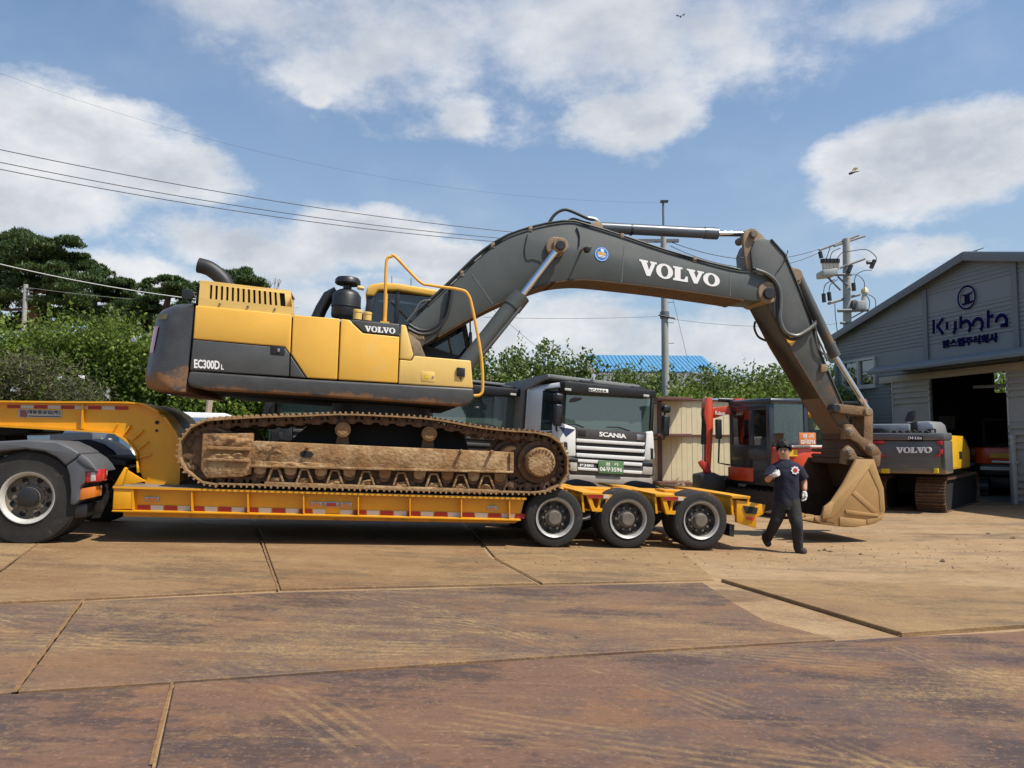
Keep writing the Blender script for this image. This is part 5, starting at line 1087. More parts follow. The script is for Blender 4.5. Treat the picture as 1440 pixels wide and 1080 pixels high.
# ================================================================== soil heap
hp = place(955, 20.5, 0); mb = MB(hp); n_ = 40; V = []
for j in range(n_+1):
    for i in range(n_+1):
        a, b_ = i/n_*2-1, j/n_*2-1; r_ = math.hypot(a, b_); p = Vector((a*3, b_*3, 0))
        z = max(0, 1-r_)**.8*.42+max(0, 1-r_)*.3*noise.fractal(p*2.2, 1, 2, 6) if r_ < 1 else -.02
        V.append(hp.p(a*1.35, b_*.9, max(-.02, z)))
mb.add(V, [[j*(n_+1)+i, j*(n_+1)+i+1, (j+1)*(n_+1)+i+1, (j+1)*(n_+1)+i] for j in range(n_) for i in range(n_)])
o = mb.build('soil_heap', mat('heap_soil', (.20, .135, .08), .95, var=.35, vscale=8, bump=.8, bscale=12), None, ang=80); tag(o, 'low heap of brown clods in front of the cream fence', 'soil')

# ================================================================== compact orange-red excavators
m_org = mat('compact_orange', (.60, .060, .012), .35, var=.06, dirt=(.35, .12, .05), dscale=4, damt=.12, coat=.3); m_orgd = mat('compact_red', (.45, .03, .015), .4, var=.08)
m_cabnavy = mat('cab_navy', (.02, .024, .034), .3, var=.1, coat=.3)
def track_belt(fr, u, v0, v1, r, name, par, wd=.4, lugs=26):
    # belt running along v; loop in (v,w)
    mb = MB(fr); pts = []
    for k in range(13): a = math.pi/2+math.pi*k/12; pts.append((v0+r+r*math.cos(a), r+r*math.sin(a)))
    for k in range(13): a = -math.pi/2+math.pi*k/12; pts.append((v1-r+r*math.cos(a), r+r*math.sin(a)))
    n_ = len(pts); mb.add([fr.p(u, a, b_) for a, b_ in pts]+[fr.p(u+wd, a, b_) for a, b_ in pts], [list(range(n_)), list(range(2*n_-1, n_-1, -1))]+[[i, (i+1) % n_, n_+(i+1) % n_, n_+i] for i in range(n_)])
    o = mb.build(name, m_blk, par)
    P = [Vector(p) for p in pts]+[Vector(pts[0])]; tot = sum((P[i+1]-P[i]).length for i in range(n_)); 
    for k in range(lugs):
        s = tot*k/lugs; i = 0
        while s > (P[i+1]-P[i]).length: s -= (P[i+1]-P[i]).length; i += 1
        d_ = (P[i+1]-P[i]).normalized(); p = P[i]+d_*s; nn = Vector((d_.y, -d_.x)); cen = Vector(((v0+v1)/2, r))
        if (p-cen).dot(nn) < 0: nn = -nn
        q = [p-d_*.022-nn*.01, p+d_*.022-nn*.01, p+d_*.014+nn*.03, p-d_*.014+nn*.03]
        m2 = MB(fr); m2.add([fr.p(u+.01, a.x, a.y) for a in q]+[fr.p(u+wd-.01, a.x, a.y) for a in q], [[0, 1, 2, 3], [7, 6, 5, 4], [0, 1, 5, 4], [1, 2, 6, 5], [2, 3, 7, 6], [3, 0, 4, 7]]); m2.build('track_lug', m_trackd, o, smooth=False)
    return o
m_trackd = mat('rubber_track_dusty', (.05, .04, .032), .85, var=.3, dirt=(.2, .14, .09), dscale=6, damt=.3)
def compact(name, label, fr, s=1.0, cab=True, group=None):
    # u: 0..W across the tail, v: forward (away), w: up
    r = thing(name, label, 'excavator', base(fr), group)
    W_ = 1.9*s
    for u in (.0, W_-.42*s): track_belt(fr, u, .05*s, 2.5*s, .27*s, 'crawler_track', r, .4*s)
    MB(fr).box(.4*s, W_-.4*s, .5*s, 2.1*s, .25*s, .62*s).build('undercarriage', m_blk, r, bevel=.04)
    c = [(.95*s, 1.25*s)]
    # tail in plan: half round
    def plan(u0, u1, v0, v1, rr, n_=8):
        P = []
        for k in range(n_+1): a = math.pi+math.pi/2*k/n_; P.append((u0+rr+rr*math.cos(a), v0+rr+rr*math.sin(a)))
        for k in range(n_+1): a = -math.pi/2+math.pi/2*k/n_; P.append((u1-rr+rr*math.cos(a), v0+rr+rr*math.sin(a)))
        return P+[(u1, v1), (u0, v1)]
    def slab(nm, P, w0, w1, m, bv=.03, sc_=1):
        mb = MB(fr); n_ = len(P); cu, cv = sum(p[0] for p in P)/n_, sum(p[1] for p in P)/n_
        mb.add([fr.p(a, b_, w0) for a, b_ in P]+[fr.p(cu+(a-cu)*sc_, cv+(b_-cv)*sc_, w1) for a, b_ in P], [list(range(n_)), list(range(2*n_-1, n_-1, -1))]+[[i, (i+1) % n_, n_+(i+1) % n_, n_+i] for i in range(n_)])
        return mb.build(nm, m, r, bevel=bv, seg=2, ang=40)
    P0 = plan(.0, W_, .15*s, 2.2*s, .55*s)
    slab('tail_weight', P0, .66*s, 1.0*s, m_blk, .03)
    hood = slab('engine_cover', plan(.02*s, W_-.02*s, .17*s, 1.15*s, .52*s), 1.0*s, 1.52*s, m_org, .05, .97)
    slab('floor', [(.0, 1.1*s), (W_, 1.1*s), (W_, 2.3*s), (.0, 2.3*s)], .66*s, .8*s, m_blk)
    slab('side_cover', [(1.15*s, 1.15*s), (W_, 1.15*s), (W_, 2.25*s), (1.15*s, 2.25*s)], .8*s, 1.4*s, m_org, .05)
    slab('step_cover', [(-.01, 1.2*s), (.25*s, 1.2*s), (.25*s, 2.2*s), (-.01, 2.2*s)], .72*s, 1.05*s, m_org, .04)
    if cab:
        u0, u1, v0, v1, w0, w1 = .02*s, 1.08*s, .62*s, 2.1*s, 1.05*s, 2.5*s
        for (u, v) in ((u0, v0), (u1-.09, v0), (u0, v1-.09), (u1-.09, v1-.09)): MB(fr).box(u-(.04 if u > .5 else 0), u+.09+(.04 if u < .5 else 0), v, v+.13, w0, w1).build('cab_pillar', m_cabnavy, r, bevel=.025)
        MB(fr).box(u0, u0+.06, v0+.58, v0+.74, w0, w1).build('cab_pillar', m_cabnavy, r, bevel=.02); MB(fr).box(u0-.01, u0+.05, v0+.1, v1-.05, w1-.14, w1).build('door_frame', m_cabnavy, r, bevel=.02); MB(fr).box(u0-.01, u0+.05, v0+.1, v1-.05, w0+.15, w0+.5).build('door_panel', m_cabnavy, r, bevel=.03)
        MB(fr).box(u0-.03, u1+.03, v0-.06, v1+.05, w1-.02, w1+.11).build('cab_roof', m_cabnavy, r, bevel=.06, seg=3)
        MB(fr).box(u0, u1, v0, v0+.06, 1.5*s, 1.62*s).build('cab_sill', m_cabnavy, r); MB(fr).box(u0, u0+.06, v0, v1, w0-.2, w0+.2).build('door_bottom', m_cabnavy, r, bevel=.02)
        MB(fr).box(u0+.02, u0+.03, v0+.05, v1-.05, w0+.1, w1).build('door_glass', m_gls, r, smooth=False); MB(fr).box(u0+.05, u1-.05, v0+.02, v0+.03, 1.55*s, w1).build('rear_glass', m_gls, r, smooth=False)
        MB(fr).box(u1-.03, u1-.02, v0+.05, v1-.05, w0+.1, w1).build('side_glass', m_gls, r, smooth=False); MB(fr).box(u0+.05, u1-.05, v1-.04, v1-.03, w0, w1).build('front_glass', m_gls, r, smooth=False)
        MB(fr).box(u0+.3, u1-.3, v0+.35, v0+.5, w0+.2, w0+1.05).build('seat', m_blk, r, bevel=.08, seg=3)
        pl_ = MB(fr).box(.38*s, .82*s, .10*s, .13*s, 1.57*s, 1.84*s).build('number_plate', mat('plate_orange', (.62, .20, .05), .45), r, bevel=.01)
        text('plate_region', '경 기', fr, [(.46*s, 1.72*s), (.74*s, 1.72*s), (.74*s, 1.81*s), (.46*s, 1.81*s)], .0985*s, m_ltr, pl_, .004, .01)
        text('plate_number', '02더5716', fr, [(.41*s, 1.59*s), (.79*s, 1.59*s), (.79*s, 1.70*s), (.41*s, 1.70*s)], .0985*s, m_ltr, pl_, .004, .015)
        MB(fr).box(.25*s, 1.7*s, .2*s, .9*s, 1.52*s, 1.56*s).build('cover_top', m_cabw, r, bevel=.01)
        MB(fr).lathe((1.74*s, .55*s, 1.55*s), (0, .1, 1), [(0, .02), (.03, .12), (.14, .15), (.22, .12), (.26, 0)], 16).build('work_lamp', mat('lamp_grey', (.22, .23, .26), .4), r)
        MB(fr).box(1.80*s, 1.87*s, .18*s, .4*s, 1.28*s, 1.44*s).build('warning_lamp', m_amb, r, bevel=.02)
        cc2 = (1.30*s, 1.30*s); MB(fr).cyl((cc2[0], .155*s, cc2[1]), (0, 1, 0), .02, .13*s, 24).build('emblem', m_ltr, hood); MB(fr).cyl((cc2[0], .145*s, cc2[1]), (0, 1, 0), .02, .085*s, 24).build('emblem_centre', m_cabnavy, hood)
        MB(fr).box(.10*s, .42*s, .20*s, .26*s, 1.33*s, 1.47*s).build('warning_sticker', mat('sticker_amber', (.75, .42, .02), .5), hood)
        text('model_lettering', 'K55C', fr, [(.05, .83*s), (.2, .83*s), (.2, .9*s), (.05, .9*s)], 1.0*s, m_blkm, hood, .003)
    else:
        for u in (.3*s, 1.2*s): MB(fr).tube([(u, .75*s, 1.5*s), (u, .7*s, 2.35*s), (u, .85*s, 2.45*s)], .035, 8).build('canopy_post', m_blkm, r)
        for w in (1.55, 2.4): MB(fr).tube([(.3*s, .75*s, w*s), (1.2*s, .75*s, w*s)], .035, 8).build('canopy_bar', m_blkm, r)
        MB(fr).box(.45*s, 1.5*s, .145*s, .17*s, 1.2*s, 1.34*s).build('warning_sticker', mat('sticker_amber', (.75, .42, .02), .5), hood)
        MB(fr).box(.4*s, 1.1*s, .9*s, 1.3*s, 1.0*s, 1.6*s).build('seat', m_blk, r, bevel=.08)
        MB(fr).box(.2*s, W_-.2*s, .12*s, .15*s, .82*s, .92*s).build('label_strip', m_wht, r)
    # dozer blade
    slab('dozer_blade', [(-.02, 2.75*s), (W_+.02, 2.75*s), (W_+.02, 2.83*s), (-.02, 2.83*s)], .1*s, .62*s, m_blk, .02)
    return r
KF = Fr((0, 0, 0), R(19)); a_ = CAM+ray(1082, HOR)*(16.6/ray(1082, HOR).y); a_ = a_-KF.p(.02, .62, 0); KF = Fr((a_.x, a_.y, gz(a_.x, a_.y)), R(19))
ko = compact('compact_excavator', 'orange compact excavator with black cab behind the walking man', KF, .97)
# its boom swung out to the left
K2 = Fr(KF.p(.5, 2.0, 0), R(6))
def kp(nm, pts, v0, v1, m, par=ko, bv=.015): return MB(K2).px(pts, v0, v1).build(nm, m, par, bevel=bv)
kb_ = kp('boom', [(1040, 584), (1022, 582.5), (1006, 588), (1002, 582), (1000, 575), (1010, 572.5), (1038, 569), (1048, 574), (1056, 600), (1046, 604)], -.1, .12, m_org)
ka = kp('arm', [(990.5, 582), (992, 567), (994.5, 559), (1000, 558.5), (1002.5, 566), (1003.5, 578), (1003, 600), (1001, 640), (999.5, 665), (993.5, 668), (993.5, 640), (993.5, 600)], -.13, .13, m_org)
K3 = K2.qs([(1001, 562), (1010, 562), (1030, 563), (1043, 562)], 0); MB(K2).tube([(K3[0][0], 0, K3[0][1]), (K3[1][0], 0, K3[1][1])], .03, 10).build('piston_rod', m_chr, kb_); MB(K2).tube([(K3[1][0], 0, K3[1][1]), (K3[2][0], 0, K3[2][1])], .055, 12).build('arm_cylinder', m_blk, kb_)
kp('boom_lug', [(1030, 573), (1034, 560), (1038, 561), (1042, 560), (1046, 562), (1046, 573)], -.12, .14, m_org, kb_)
MB(K2).tube([(K2.q(a, b_)[0], -.02, K2.q(a, b_)[1]) for a, b_ in ((990.5, 575), (989.5, 600), (988.5, 625))], .06, 10).build('bucket_cylinder', m_blk, ka); MB(K2).tube([(K2.q(a, b_)[0], -.02, K2.q(a, b_)[1]) for a, b_ in ((988.5, 625), (988.5, 650))], .03, 10).build('piston_rod', m_chr, ka)
kp('bucket_link', [(983, 650), (988, 647), (996, 652), (1001, 664), (996, 668), (986, 656)], -.16, -.05, m_orgd, ka); kp('bucket', [(985, 668), (1004, 664), (1020, 672), (1022, 690), (1000, 698), (986, 690)], -.25, .35, m_blk, ka, .04)
lo = K2.q(1010, 583, -.1); text('maker_lettering', 'Kubota', K2, K2.qs([(1006, 583), (1020, 584.6), (1020, 578.8), (1006, 577.4)], -.1), -.101, m_ltr, kb_, .004, .015)
kp('blade_beam', [(988, 668), (1036, 670), (1040, 690), (988, 688)], .3, .7, m_blk)
kp('blade_edge', [(989, 671), (1030, 672.5), (1030, 675.5), (989, 674)], .285, .3, m_wht, bv=.004); kp('blade_edge', [(990, 680), (1018, 681), (1018, 685), (990, 684)], .285, .3, m_wht, bv=.004)
kp('boom_foot', [(1036, 600), (1050, 596), (1056, 640), (1050, 660), (1040, 650)], .0, .12, m_blk)
kmi = MB(KF).box(-.42, -.28, 1.9, 2.0, 1.65, 2.1).build('wing_mirror', m_blk, ko, bevel=.03); MB(KF).tube([(0, 2.05, 1.05), (-.3, 2.05, 1.1), (-.3, 2.0, 1.7)], .02, 8).build('mirror_arm', m_blk, kmi)
# red compact machines inside the shed
compact('compact_excavator', 'red compact excavator with bare roll frame inside the dark shed doorway', place(1366, 22.4, R(-35)), .92, False)
compact('compact_excavator', 'second red compact excavator further inside the shed beside the doorway', place(1346, 26.2, R(-28)), .9, False)

# ================================================================== yellow cabbed machine behind the compact excavator
YF = place(1130, 21.0, R(15))
yo = thing('parked_loader', 'pale green glazed machine cab with yellow trim between the two excavators', 'loader', base(YF))
ref = YF
for u, w0, w1 in ((0, .9, 2.6), (1.02, .9, 2.6), (1.5, .9, 2.5)): MB(YF).box(u, u+.09, 0, .12, w0, w1).build('cab_pillar', m_blk, yo, bevel=.02)
MB(YF).box(-.1, 1.7, -.15, 1.4, 2.55, 2.68).build('cab_roof', m_blk, yo, bevel=.05); MB(YF).prism([(-.05, 2.3), (.2, 2.5), (.55, 2.58), (.5, 2.3), (.1, 2.2)], -.3, -.1).build('yellow_trim', mat('loader_yellow', (.75, .35, .02), .4), yo, bevel=.03)
MB(YF).box(.09, 1.02, .04, .05, 1.3, 2.55).build('cab_window', m_gls, yo, smooth=False); MB(YF).box(.0, 1.6, .6, 1.3, 1.0, 1.9).build('machine_body', mat('pale_green', (.40, .46, .36), .5), yo, bevel=.05)
MB(YF).box(-.1, 1.7, -.1, 2.2, .5, 1.2).build('chassis', m_blk, yo, bevel=.04)
for u in (.0, 1.3): MB(YF).lathe((u, .5, .45), (1, 0, 0), [(0, 0), (0, .25), (.05, .42), (.1, .45), (.3, .45), (.33, .3), (.33, 0)], 24).build('tyre', m_tyre, yo)
# ================================================================== second crawler excavator, tail towards us
VF = place(1205, 18.0, R(-40)); m_tail = mat('tail_grey', (.125, .13, .13), .42, .1, var=.18, vscale=5, dirt=(.3, .21, .12), dscale=4, damt=.34, dlow=.45, streak=(.35, 1, 3)); m_silver = mat('hood_silver', (.36, .37, .38), .35, .4, var=.1)
v2 = thing('crawler_excavator', 'grey crawler excavator seen from its tail beside the shed door', 'excavator', base(VF))
def f2(nm, pts, v0, v1, m, par=v2, bv=.02, seg=2): return MB(VF).px(pts, v0, v1).build(nm, m, par, bevel=bv, seg=seg)
uA = VF.q(1196, 640)[0]; uB = VF.q(1328, 640)[0]; wb = VF.q(1270, 666)[1]; wt2 = VF.q(1270, 612)[1]
def arcplan(u0, u1, v0, sag, v1, n_=12):
    return [(u0+(u1-u0)*k/n_, v0+sag*(2*k/n_-1)**2) for k in range(n_+1)]+[(u1, v1), (u0, v1)]
def slabv(nm, P, w0, w1, m, par=v2, bv=.03):
    mb = MB(VF); n_ = len(P); mb.add([VF.p(a, b_, w0) for a, b_ in P]+[VF.p(a, b_, w1) for a, b_ in P], [list(range(n_)), list(range(2*n_-1, n_-1, -1))]+[[i, (i+1) % n_, n_+(i+1) % n_, n_+i] for i in range(n_)])
    return mb.build(nm, m, par, bevel=bv, ang=40)
tw = slabv('counterweight', arcplan(uA, uB, .05, .12, .9), wb, wt2-.12, m_tail); slabv('counterweight_top', arcplan(uA, uB, .0, .12, .9), wt2-.11, wt2+.05, m_tail)
slab_word('badge_lettering', VF, VF.qs([(1260, 637.2), (1310, 637.2), (1310, 628.6), (1260, 628.6)], .0), .045, m_ltr, tw, .05)
text('plate_lettering', 'D4 Lite', VF, VF.qs([(1277, 618), (1296, 618), (1296, 613.8), (1277, 613.8)], 0), -.0, m_ltr, tw, .02, .01); f2('badge_plate', [(1275.5, 612.8), (1297.5, 612.8), (1297.5, 619), (1275.5, 619)], .005, .03, m_blkm, tw, .003)
for pts in ([(1228, 620), (1240, 619.5), (1246, 621), (1244, 623.5), (1230, 624)], [(1232, 639), (1241, 638.5), (1247, 642), (1240, 643)], [(1317, 620), (1324.5, 620), (1324.5, 626), (1319, 625)], [(1320, 632), (1325, 631.5), (1325, 638), (1318, 643.5), (1315.5, 641), (1320.5, 637)]): f2('tail_marker', pts, .02 if pts[0][0] < 1300 else .06, .3, m_redl, tw, .008)
for x in (1239, 1313): f2('warning_sticker', [(x, 659), (x+6+(6 if x < 1300 else 0), 659), (x+6+(6 if x < 1300 else 0), 665.5), (x, 665.5)], .04, .3, mat('sticker_yellow', (.75, .55, .02)), tw, .002)
# side panels towards the right
dR = uB-.02
def sidepoly(nm, pts, m, off=.0, par=v2, bv=.015):   # pts in (v,w)
    mb = MB(VF); n_ = len(pts); mb.add([VF.p(dR+off, a, b_) for a, b_ in pts]+[VF.p(dR+off-.08, a, b_) for a, b_ in pts], [list(range(n_)), list(range(2*n_-1, n_-1, -1))]+[[i, (i+1) % n_, n_+(i+1) % n_, n_+i] for i in range(n_)]); return mb.build(nm, m, par, bevel=bv)
sp = sidepoly('side_door', [(.36, wb+.08), (3.0, wb+.08), (3.0, wt2-.35), (2.3, wt2-.02), (.75, wt2), (.75, wt2-.52), (.36, wt2-.66)], mat('side_yellow', (.80, .45, .015), .35, var=.05, coat=.3)); sidepoly('corner_panel', [(.14, wt2-.72), (.36, wt2-.67), (.74, wt2-.53), (.74, wt2), (.14, wt2)], m_gry)
sidepoly('door_handle', [(1.7, wt2-.55), (2.0, wt2-.55), (2.0, wt2-.38), (1.7, wt2-.38)], m_blk, .01, sp, .004)
slabv('house', [(uA+.05, .6), (dR-.1, .6), (dR-.1, 3.4), (uA+.05, 3.4)], wb, wt2-.1, m_blkm)
slabv('hood', [(uA+.2, .35), (uB-.75, .35), (uB-.75, 2.0), (uA+.2, 2.0)], wt2+.04, wt2+.26, m_silver)
f2('hood_box', [(1269, 606), (1275, 594), (1306, 592), (1312, 597), (1316, 611), (1290, 611)], .5, 1.8, m_silver, bv=.04); f2('hood_dark_side', [(1266, 606), (1270, 596), (1289, 592.5), (1290, 606)], .44, .6, m_blk, bv=.02); f2('exhaust_fin', [(1271, 593), (1276, 579), (1285, 576), (1286, 592)], .9, 1.1, m_blk, bv=.03)
f2('rear_camera', [(1303, 603), (1314.5, 603), (1314.5, 611), (1303, 611)], .2, .35, m_blk, bv=.01); f2('camera_lens', [(1309, 605), (1313, 605), (1313, 609), (1309, 609)], .18, .2, m_wht, bv=.004)
f2('dark_box', [(1224, 602), (1240, 602), (1247, 604), (1247, 611), (1224, 611)], .2, .5, m_blk, bv=.02)
for x in (1260, 1279, 1296): MB(VF).tube([(VF.q(x+a, y, .1)[0], .1, VF.q(x+a, y, .1)[1]) for a, y in ((-6, 608), (-1, 606.5), (3, 610), (7, 606), (10, 609))], .035, 6).build('wiring', m_blkm, v2)
be = f2('beacon_base', [(1212, 569), (1219, 569), (1219, 573), (1212, 573)], 1.5, 1.7, m_blk); cb = VF.q(1215.5, 570, 1.6); MB(VF).lathe((cb[0], 1.6, cb[1]), (0, 0, 1), [(0, .07), (.1, .075), (.15, .05), (.17, 0)], 16).build('beacon', mat('beacon_orange', (.7, .12, .01), .2, coat=.5), be)
f2('cab', [(1190, 640), (1221, 640), (1221, 574), (1190, 572)], 1.5, 1.9, m_blkm)
# undercarriage: shoes seen end on
for uu in (uA+.0, uB-.72):
    mb = MB(VF); r_ = .37; loop = []
    for k in range(13): a = math.pi/2+math.pi*k/12; loop.append((.9+r_*math.cos(a), r_+r_*math.sin(a)))
    for k in range(13): a = -math.pi/2+math.pi*k/12; loop.append((4.4+r_*math.cos(a), r_+r_*math.sin(a)))
    n_ = len(loop); mb.add([VF.p(uu+.06, a, b_*.96+.02) for a, b_ in loop]+[VF.p(uu+.54, a, b_*.96+.02) for a, b_ in loop], [list(range(n_)), list(range(2*n_-1, n_-1, -1))]+[[i, (i+1) % n_, n_+(i+1) % n_, n_+i] for i in range(n_)])
    tb = mb.build('track_chain', m_blkm, v2)
    P = [Vector(p) for p in loop]+[Vector(loop[0])]; tot = sum((P[i+1]-P[i]).length for i in range(n_)); NN = 46
    for k in range(NN):
        s = tot*k/NN; i = 0
        while s > (P[i+1]-P[i]).length: s -= (P[i+1]-P[i]).length; i += 1
        d_ = (P[i+1]-P[i]).normalized(); p = P[i]+d_*s; nn = Vector((d_.y, -d_.x)); cen = Vector((2.65, r_))
        if (p-cen).dot(nn) < 0: nn = -nn
        m2 = MB(VF)
        for (a0, a1, h0, h1) in ((-.095, .095, -.02, .012), (-.09, -.065, .012, .05), (-.01, .012, .012, .045), (.06, .08, .012, .045)):
            q = [p+d_*a0+nn*h0, p+d_*a1+nn*h0, p+d_*a1+nn*h1, p+d_*a0+nn*h1]
            m2.add([VF.p(uu, a.x, a.y) for a in q]+[VF.p(uu+.6, a.x, a.y) for a in q], [[0, 1, 2, 3], [7, 6, 5, 4], [0, 1, 5, 4], [1, 2, 6, 5], [2, 3, 7, 6], [3, 0, 4, 7]])
        m2.build('track_shoe', m_link, tb, smooth=False)
MB(VF).box(uA+.6, uB-.6, 1.5, 3.8, .35, wb+.02).build('undercarriage', m_blkm, v2, bevel=.05)

# ================================================================== shed
gR = gpt(1428, 708); HF = Fr(gR, R(-79.3))
m_sid = mat('shed_siding', (.215, .228, .235), .5, .15, var=.08, vscale=1.5, dirt=(.15, .15, .15), dscale=1.2, damt=.2); m_trim = mat('shed_trim', (.16, .175, .19), .5, .1, var=.08); m_door = mat('shed_door', (.40, .37, .33), .6, var=.12, vscale=3, dirt=(.2, .15, .1), dscale=6, damt=.22)
m_roof = mat('shed_roof', (.36, .38, .40), .4, .3); m_navy = mat('sign_navy', (.006, .006, .055), .9, var=.05, spec=.1); m_signedge = mat('sign_edge', (.42, .43, .46), .4, .2); m_alu = mat('window_frame', (.50, .48, .44), .45, .2)
sh = thing('workshop_shed', 'grey ribbed metal workshop shed with navy sign at right', 'building', base(HF, -2, 4))
hq_ = HF.q
uLc = hq_(1178, 560)[0]; weL = hq_(1178, 477)[1]; uRd, wRd = hq_(1366, 360); uRc = 2*uRd-uLc; sl = (wRd-weL)/(uRd-uLc)
def roofw(u): return wRd-abs(u-uRd)*sl
DEP = 13.0; uD0 = hq_(1314, 600)[0]; uD1 = hq_(1425, 600)[0]; wD = hq_(1400, 523)[1]; wCan = hq_(1400, 512)[1]
# front wall: bands of ribs and flats, leaving the doorway and window open
uW0, wW0 = hq_(1189, 545); uW1, wW1 = hq_(1231, 504)
def wallrow(mb, a, b_, va, vb):
    # a<b heights; split around openings
    mid = (a+b_)/2; l = uLc if mid < weL else uRd-(wRd-mid)/sl; rr = uRc if mid < weL else uRd+(wRd-mid)/sl
    segs = [(l, rr)]
    for (o0, o1, h0, h1) in ((uD0, uD1, -1, wD), (uW0, uW1, wW0, wW1)):
        if h0 < mid < h1:
            ns = []
            for (s0, s1) in segs:
                if o0 > s0: ns.append((s0, min(s1, o0)))
                if o1 < s1: ns.append((max(s0, o1), s1))
            segs = [s for s in ns if s[1]-s[0] > .01]
    for s0, s1 in segs:
        mb.add([HF.p(s0, va, a), HF.p(s1, va, a), HF.p(s1, vb, b_), HF.p(s0, vb, b_)], [[0, 1, 2, 3]])
band = .92; z = 0; bi = 0
while z < wRd:
    mb = MB(HF); ribs = bi % 2 == 0; hgt_ = band if ribs else .55
    if ribs:
        nr = 8; st_ = hgt_/nr
        for k in range(nr): z0 = z+k*st_; wallrow(mb, z0, z0+st_*.18, -.012, -.028); wallrow(mb, z0+st_*.18, z0+st_*.72, -.028, -.028); wallrow(mb, z0+st_*.72, z0+st_*.82, -.028, -.012); wallrow(mb, z0+st_*.82, z0+st_, -.012, -.012)
    else:
        k0 = z
        for k in range(6): wallrow(mb, z+hgt_*k/6, z+hgt_*(k+1)/6, -.02, -.02)
    if mb.V: mb.build('siding_band', m_sid, sh, smooth=False)['kind'] = 'stuff'
    z += hgt_; bi += 1
for px, y0, y1 in ((1303, 403, 503), (1431, 370, 490)):
    u_ = hq_(px, 450)[0]; MB(HF).box(u_-.09, u_+.09, -.07, -.031, wCan, roofw(u_)-.15).build('wall_rib', m_trim, sh)
MB(HF).box(uLc-.05, uLc+.12, -.06, .1, 0, weL-.1).build('corner_trim', m_trim, sh)
def roofslab(ua, ub, nm):
    MB(HF).prism([(ua, roofw(ua)+.02), (ub, roofw(ub)+.02), (ub, roofw(ub)+.12), (ua, roofw(ua)+.12)], -.25, DEP).build(nm, m_roof, sh, bevel=.01)
    MB(HF).prism([(ua, roofw(ua)-.14), (ub, roofw(ub)-.14), (ub, roofw(ub)+.10), (ua, roofw(ua)+.10)], -.30, -.26).build('gable_trim', m_trim, sh, bevel=.01)
roofslab(uLc-.25, uRd, 'roof_slope'); roofslab(uRd, uRc+.25, 'roof_slope')
# window
fw = MB(HF)
for (a, b_, c_, d_) in ((uW0-.06, uW1+.06, wW0-.06, wW0+.02), (uW0-.06, uW1+.06, wW1-.02, wW1+.06), (uW0-.06, uW0+.02, wW0, wW1), (uW1-.02, uW1+.06, wW0, wW1), ((uW0+uW1)/2-.05, (uW0+uW1)/2+.05, wW0, wW1)): fw.box(a, b_, -.09, .03, c_, d_)
win = fw.build('window', m_alu, sh)
for a, b_ in ((uW0, (uW0+uW1)/2), ((uW0+uW1)/2, uW1)): MB(HF).box(a, b_, -.01, .0, wW0, wW1).build('pane', glass('shed_pane', (.10, .14, .14), .25, .25), win, smooth=False)
MB(HF).box(uW0-.1, uW1+.1, -.14, .0, wW0-.12, wW0-.06).build('window_sill', m_alu, win)
# canopy over the doorway
uc0, uc1 = HF.q(1219, 526, -1.25)[0], uRc; wCan = HF.q(1219, 526, -1.25)[1]+.12
MB(HF).prism([(uc0, wCan-.02), (uc1, wCan-.02), (uc1, wCan+.10), (uc0, wCan+.10)], -1.0, -.04).build('canopy', m_trim, sh, bevel=.03)
MB(HF).hull8([(uc0, -1.25, wCan-.16), (uc1, -1.25, wCan-.16), (uc1, -1.0, wCan-.10), (uc0, -1.0, wCan-.10)], [(uc0, -1.25, wCan-.04), (uc1, -1.25, wCan-.04), (uc1, -1.0, wCan+.10), (uc0, -1.0, wCan+.10)]).build('canopy_lip', m_trim, sh, bevel=.02)
MB(HF).box(uD0-2.2, uD1+3, -.16, -.05, wD-.02, wD+.18).build('door_track', mat('track_cream', (.45, .38, .28), .6), sh, bevel=.01)
# sliding door leaves
def leaf(u0_, u1_, nm='sliding_door'):
    mb = MB(HF); zz = 0; k = 0
    while zz < wD-.02:
        if k % 14 < 9: hh = .085; mb.box(u0_, u1_, -.10-(.05 if k % 2 else 0), -.08, zz, min(wD-.02, zz+hh)); zz += hh
        else: mb.box(u0_, u1_, -.125, -.08, zz, min(wD-.02, zz+.11)); zz += .11
        k += 1
    o = mb.build(nm, m_door, sh, smooth=False)
    for u_ in (u0_, u1_-.05): MB(HF).box(u_, u_+.05, -.15, -.07, 0, wD).build('door_stile', m_alu, o, bevel=.006)
    return o
leaf(hq_(1261, 600)[0], uD0+.02); lf2 = leaf(uD1-.02, uD1+2.6)
MB(HF).box(uD1+.15, uD1+.22, -.26, -.15, .0, 1.75).build('door_handle', m_alu, lf2, bevel=.01); MB(HF).tube([(uD1-.5, -.2, 1.05), (uD1+.3, -.2, 1.05)], .03).build('door_bolt', m_alu, lf2)
# interior shell with a window in the far wall
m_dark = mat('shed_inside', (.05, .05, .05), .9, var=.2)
def wall_rect(u, v0, v1, w0, w1): m_ = MB(HF); m_.add([HF.p(u, a, b_) for a, b_ in ((v0, w0), (v1, w0), (v1, w1), (v0, w1))], [[0, 1, 2, 3]]); return m_
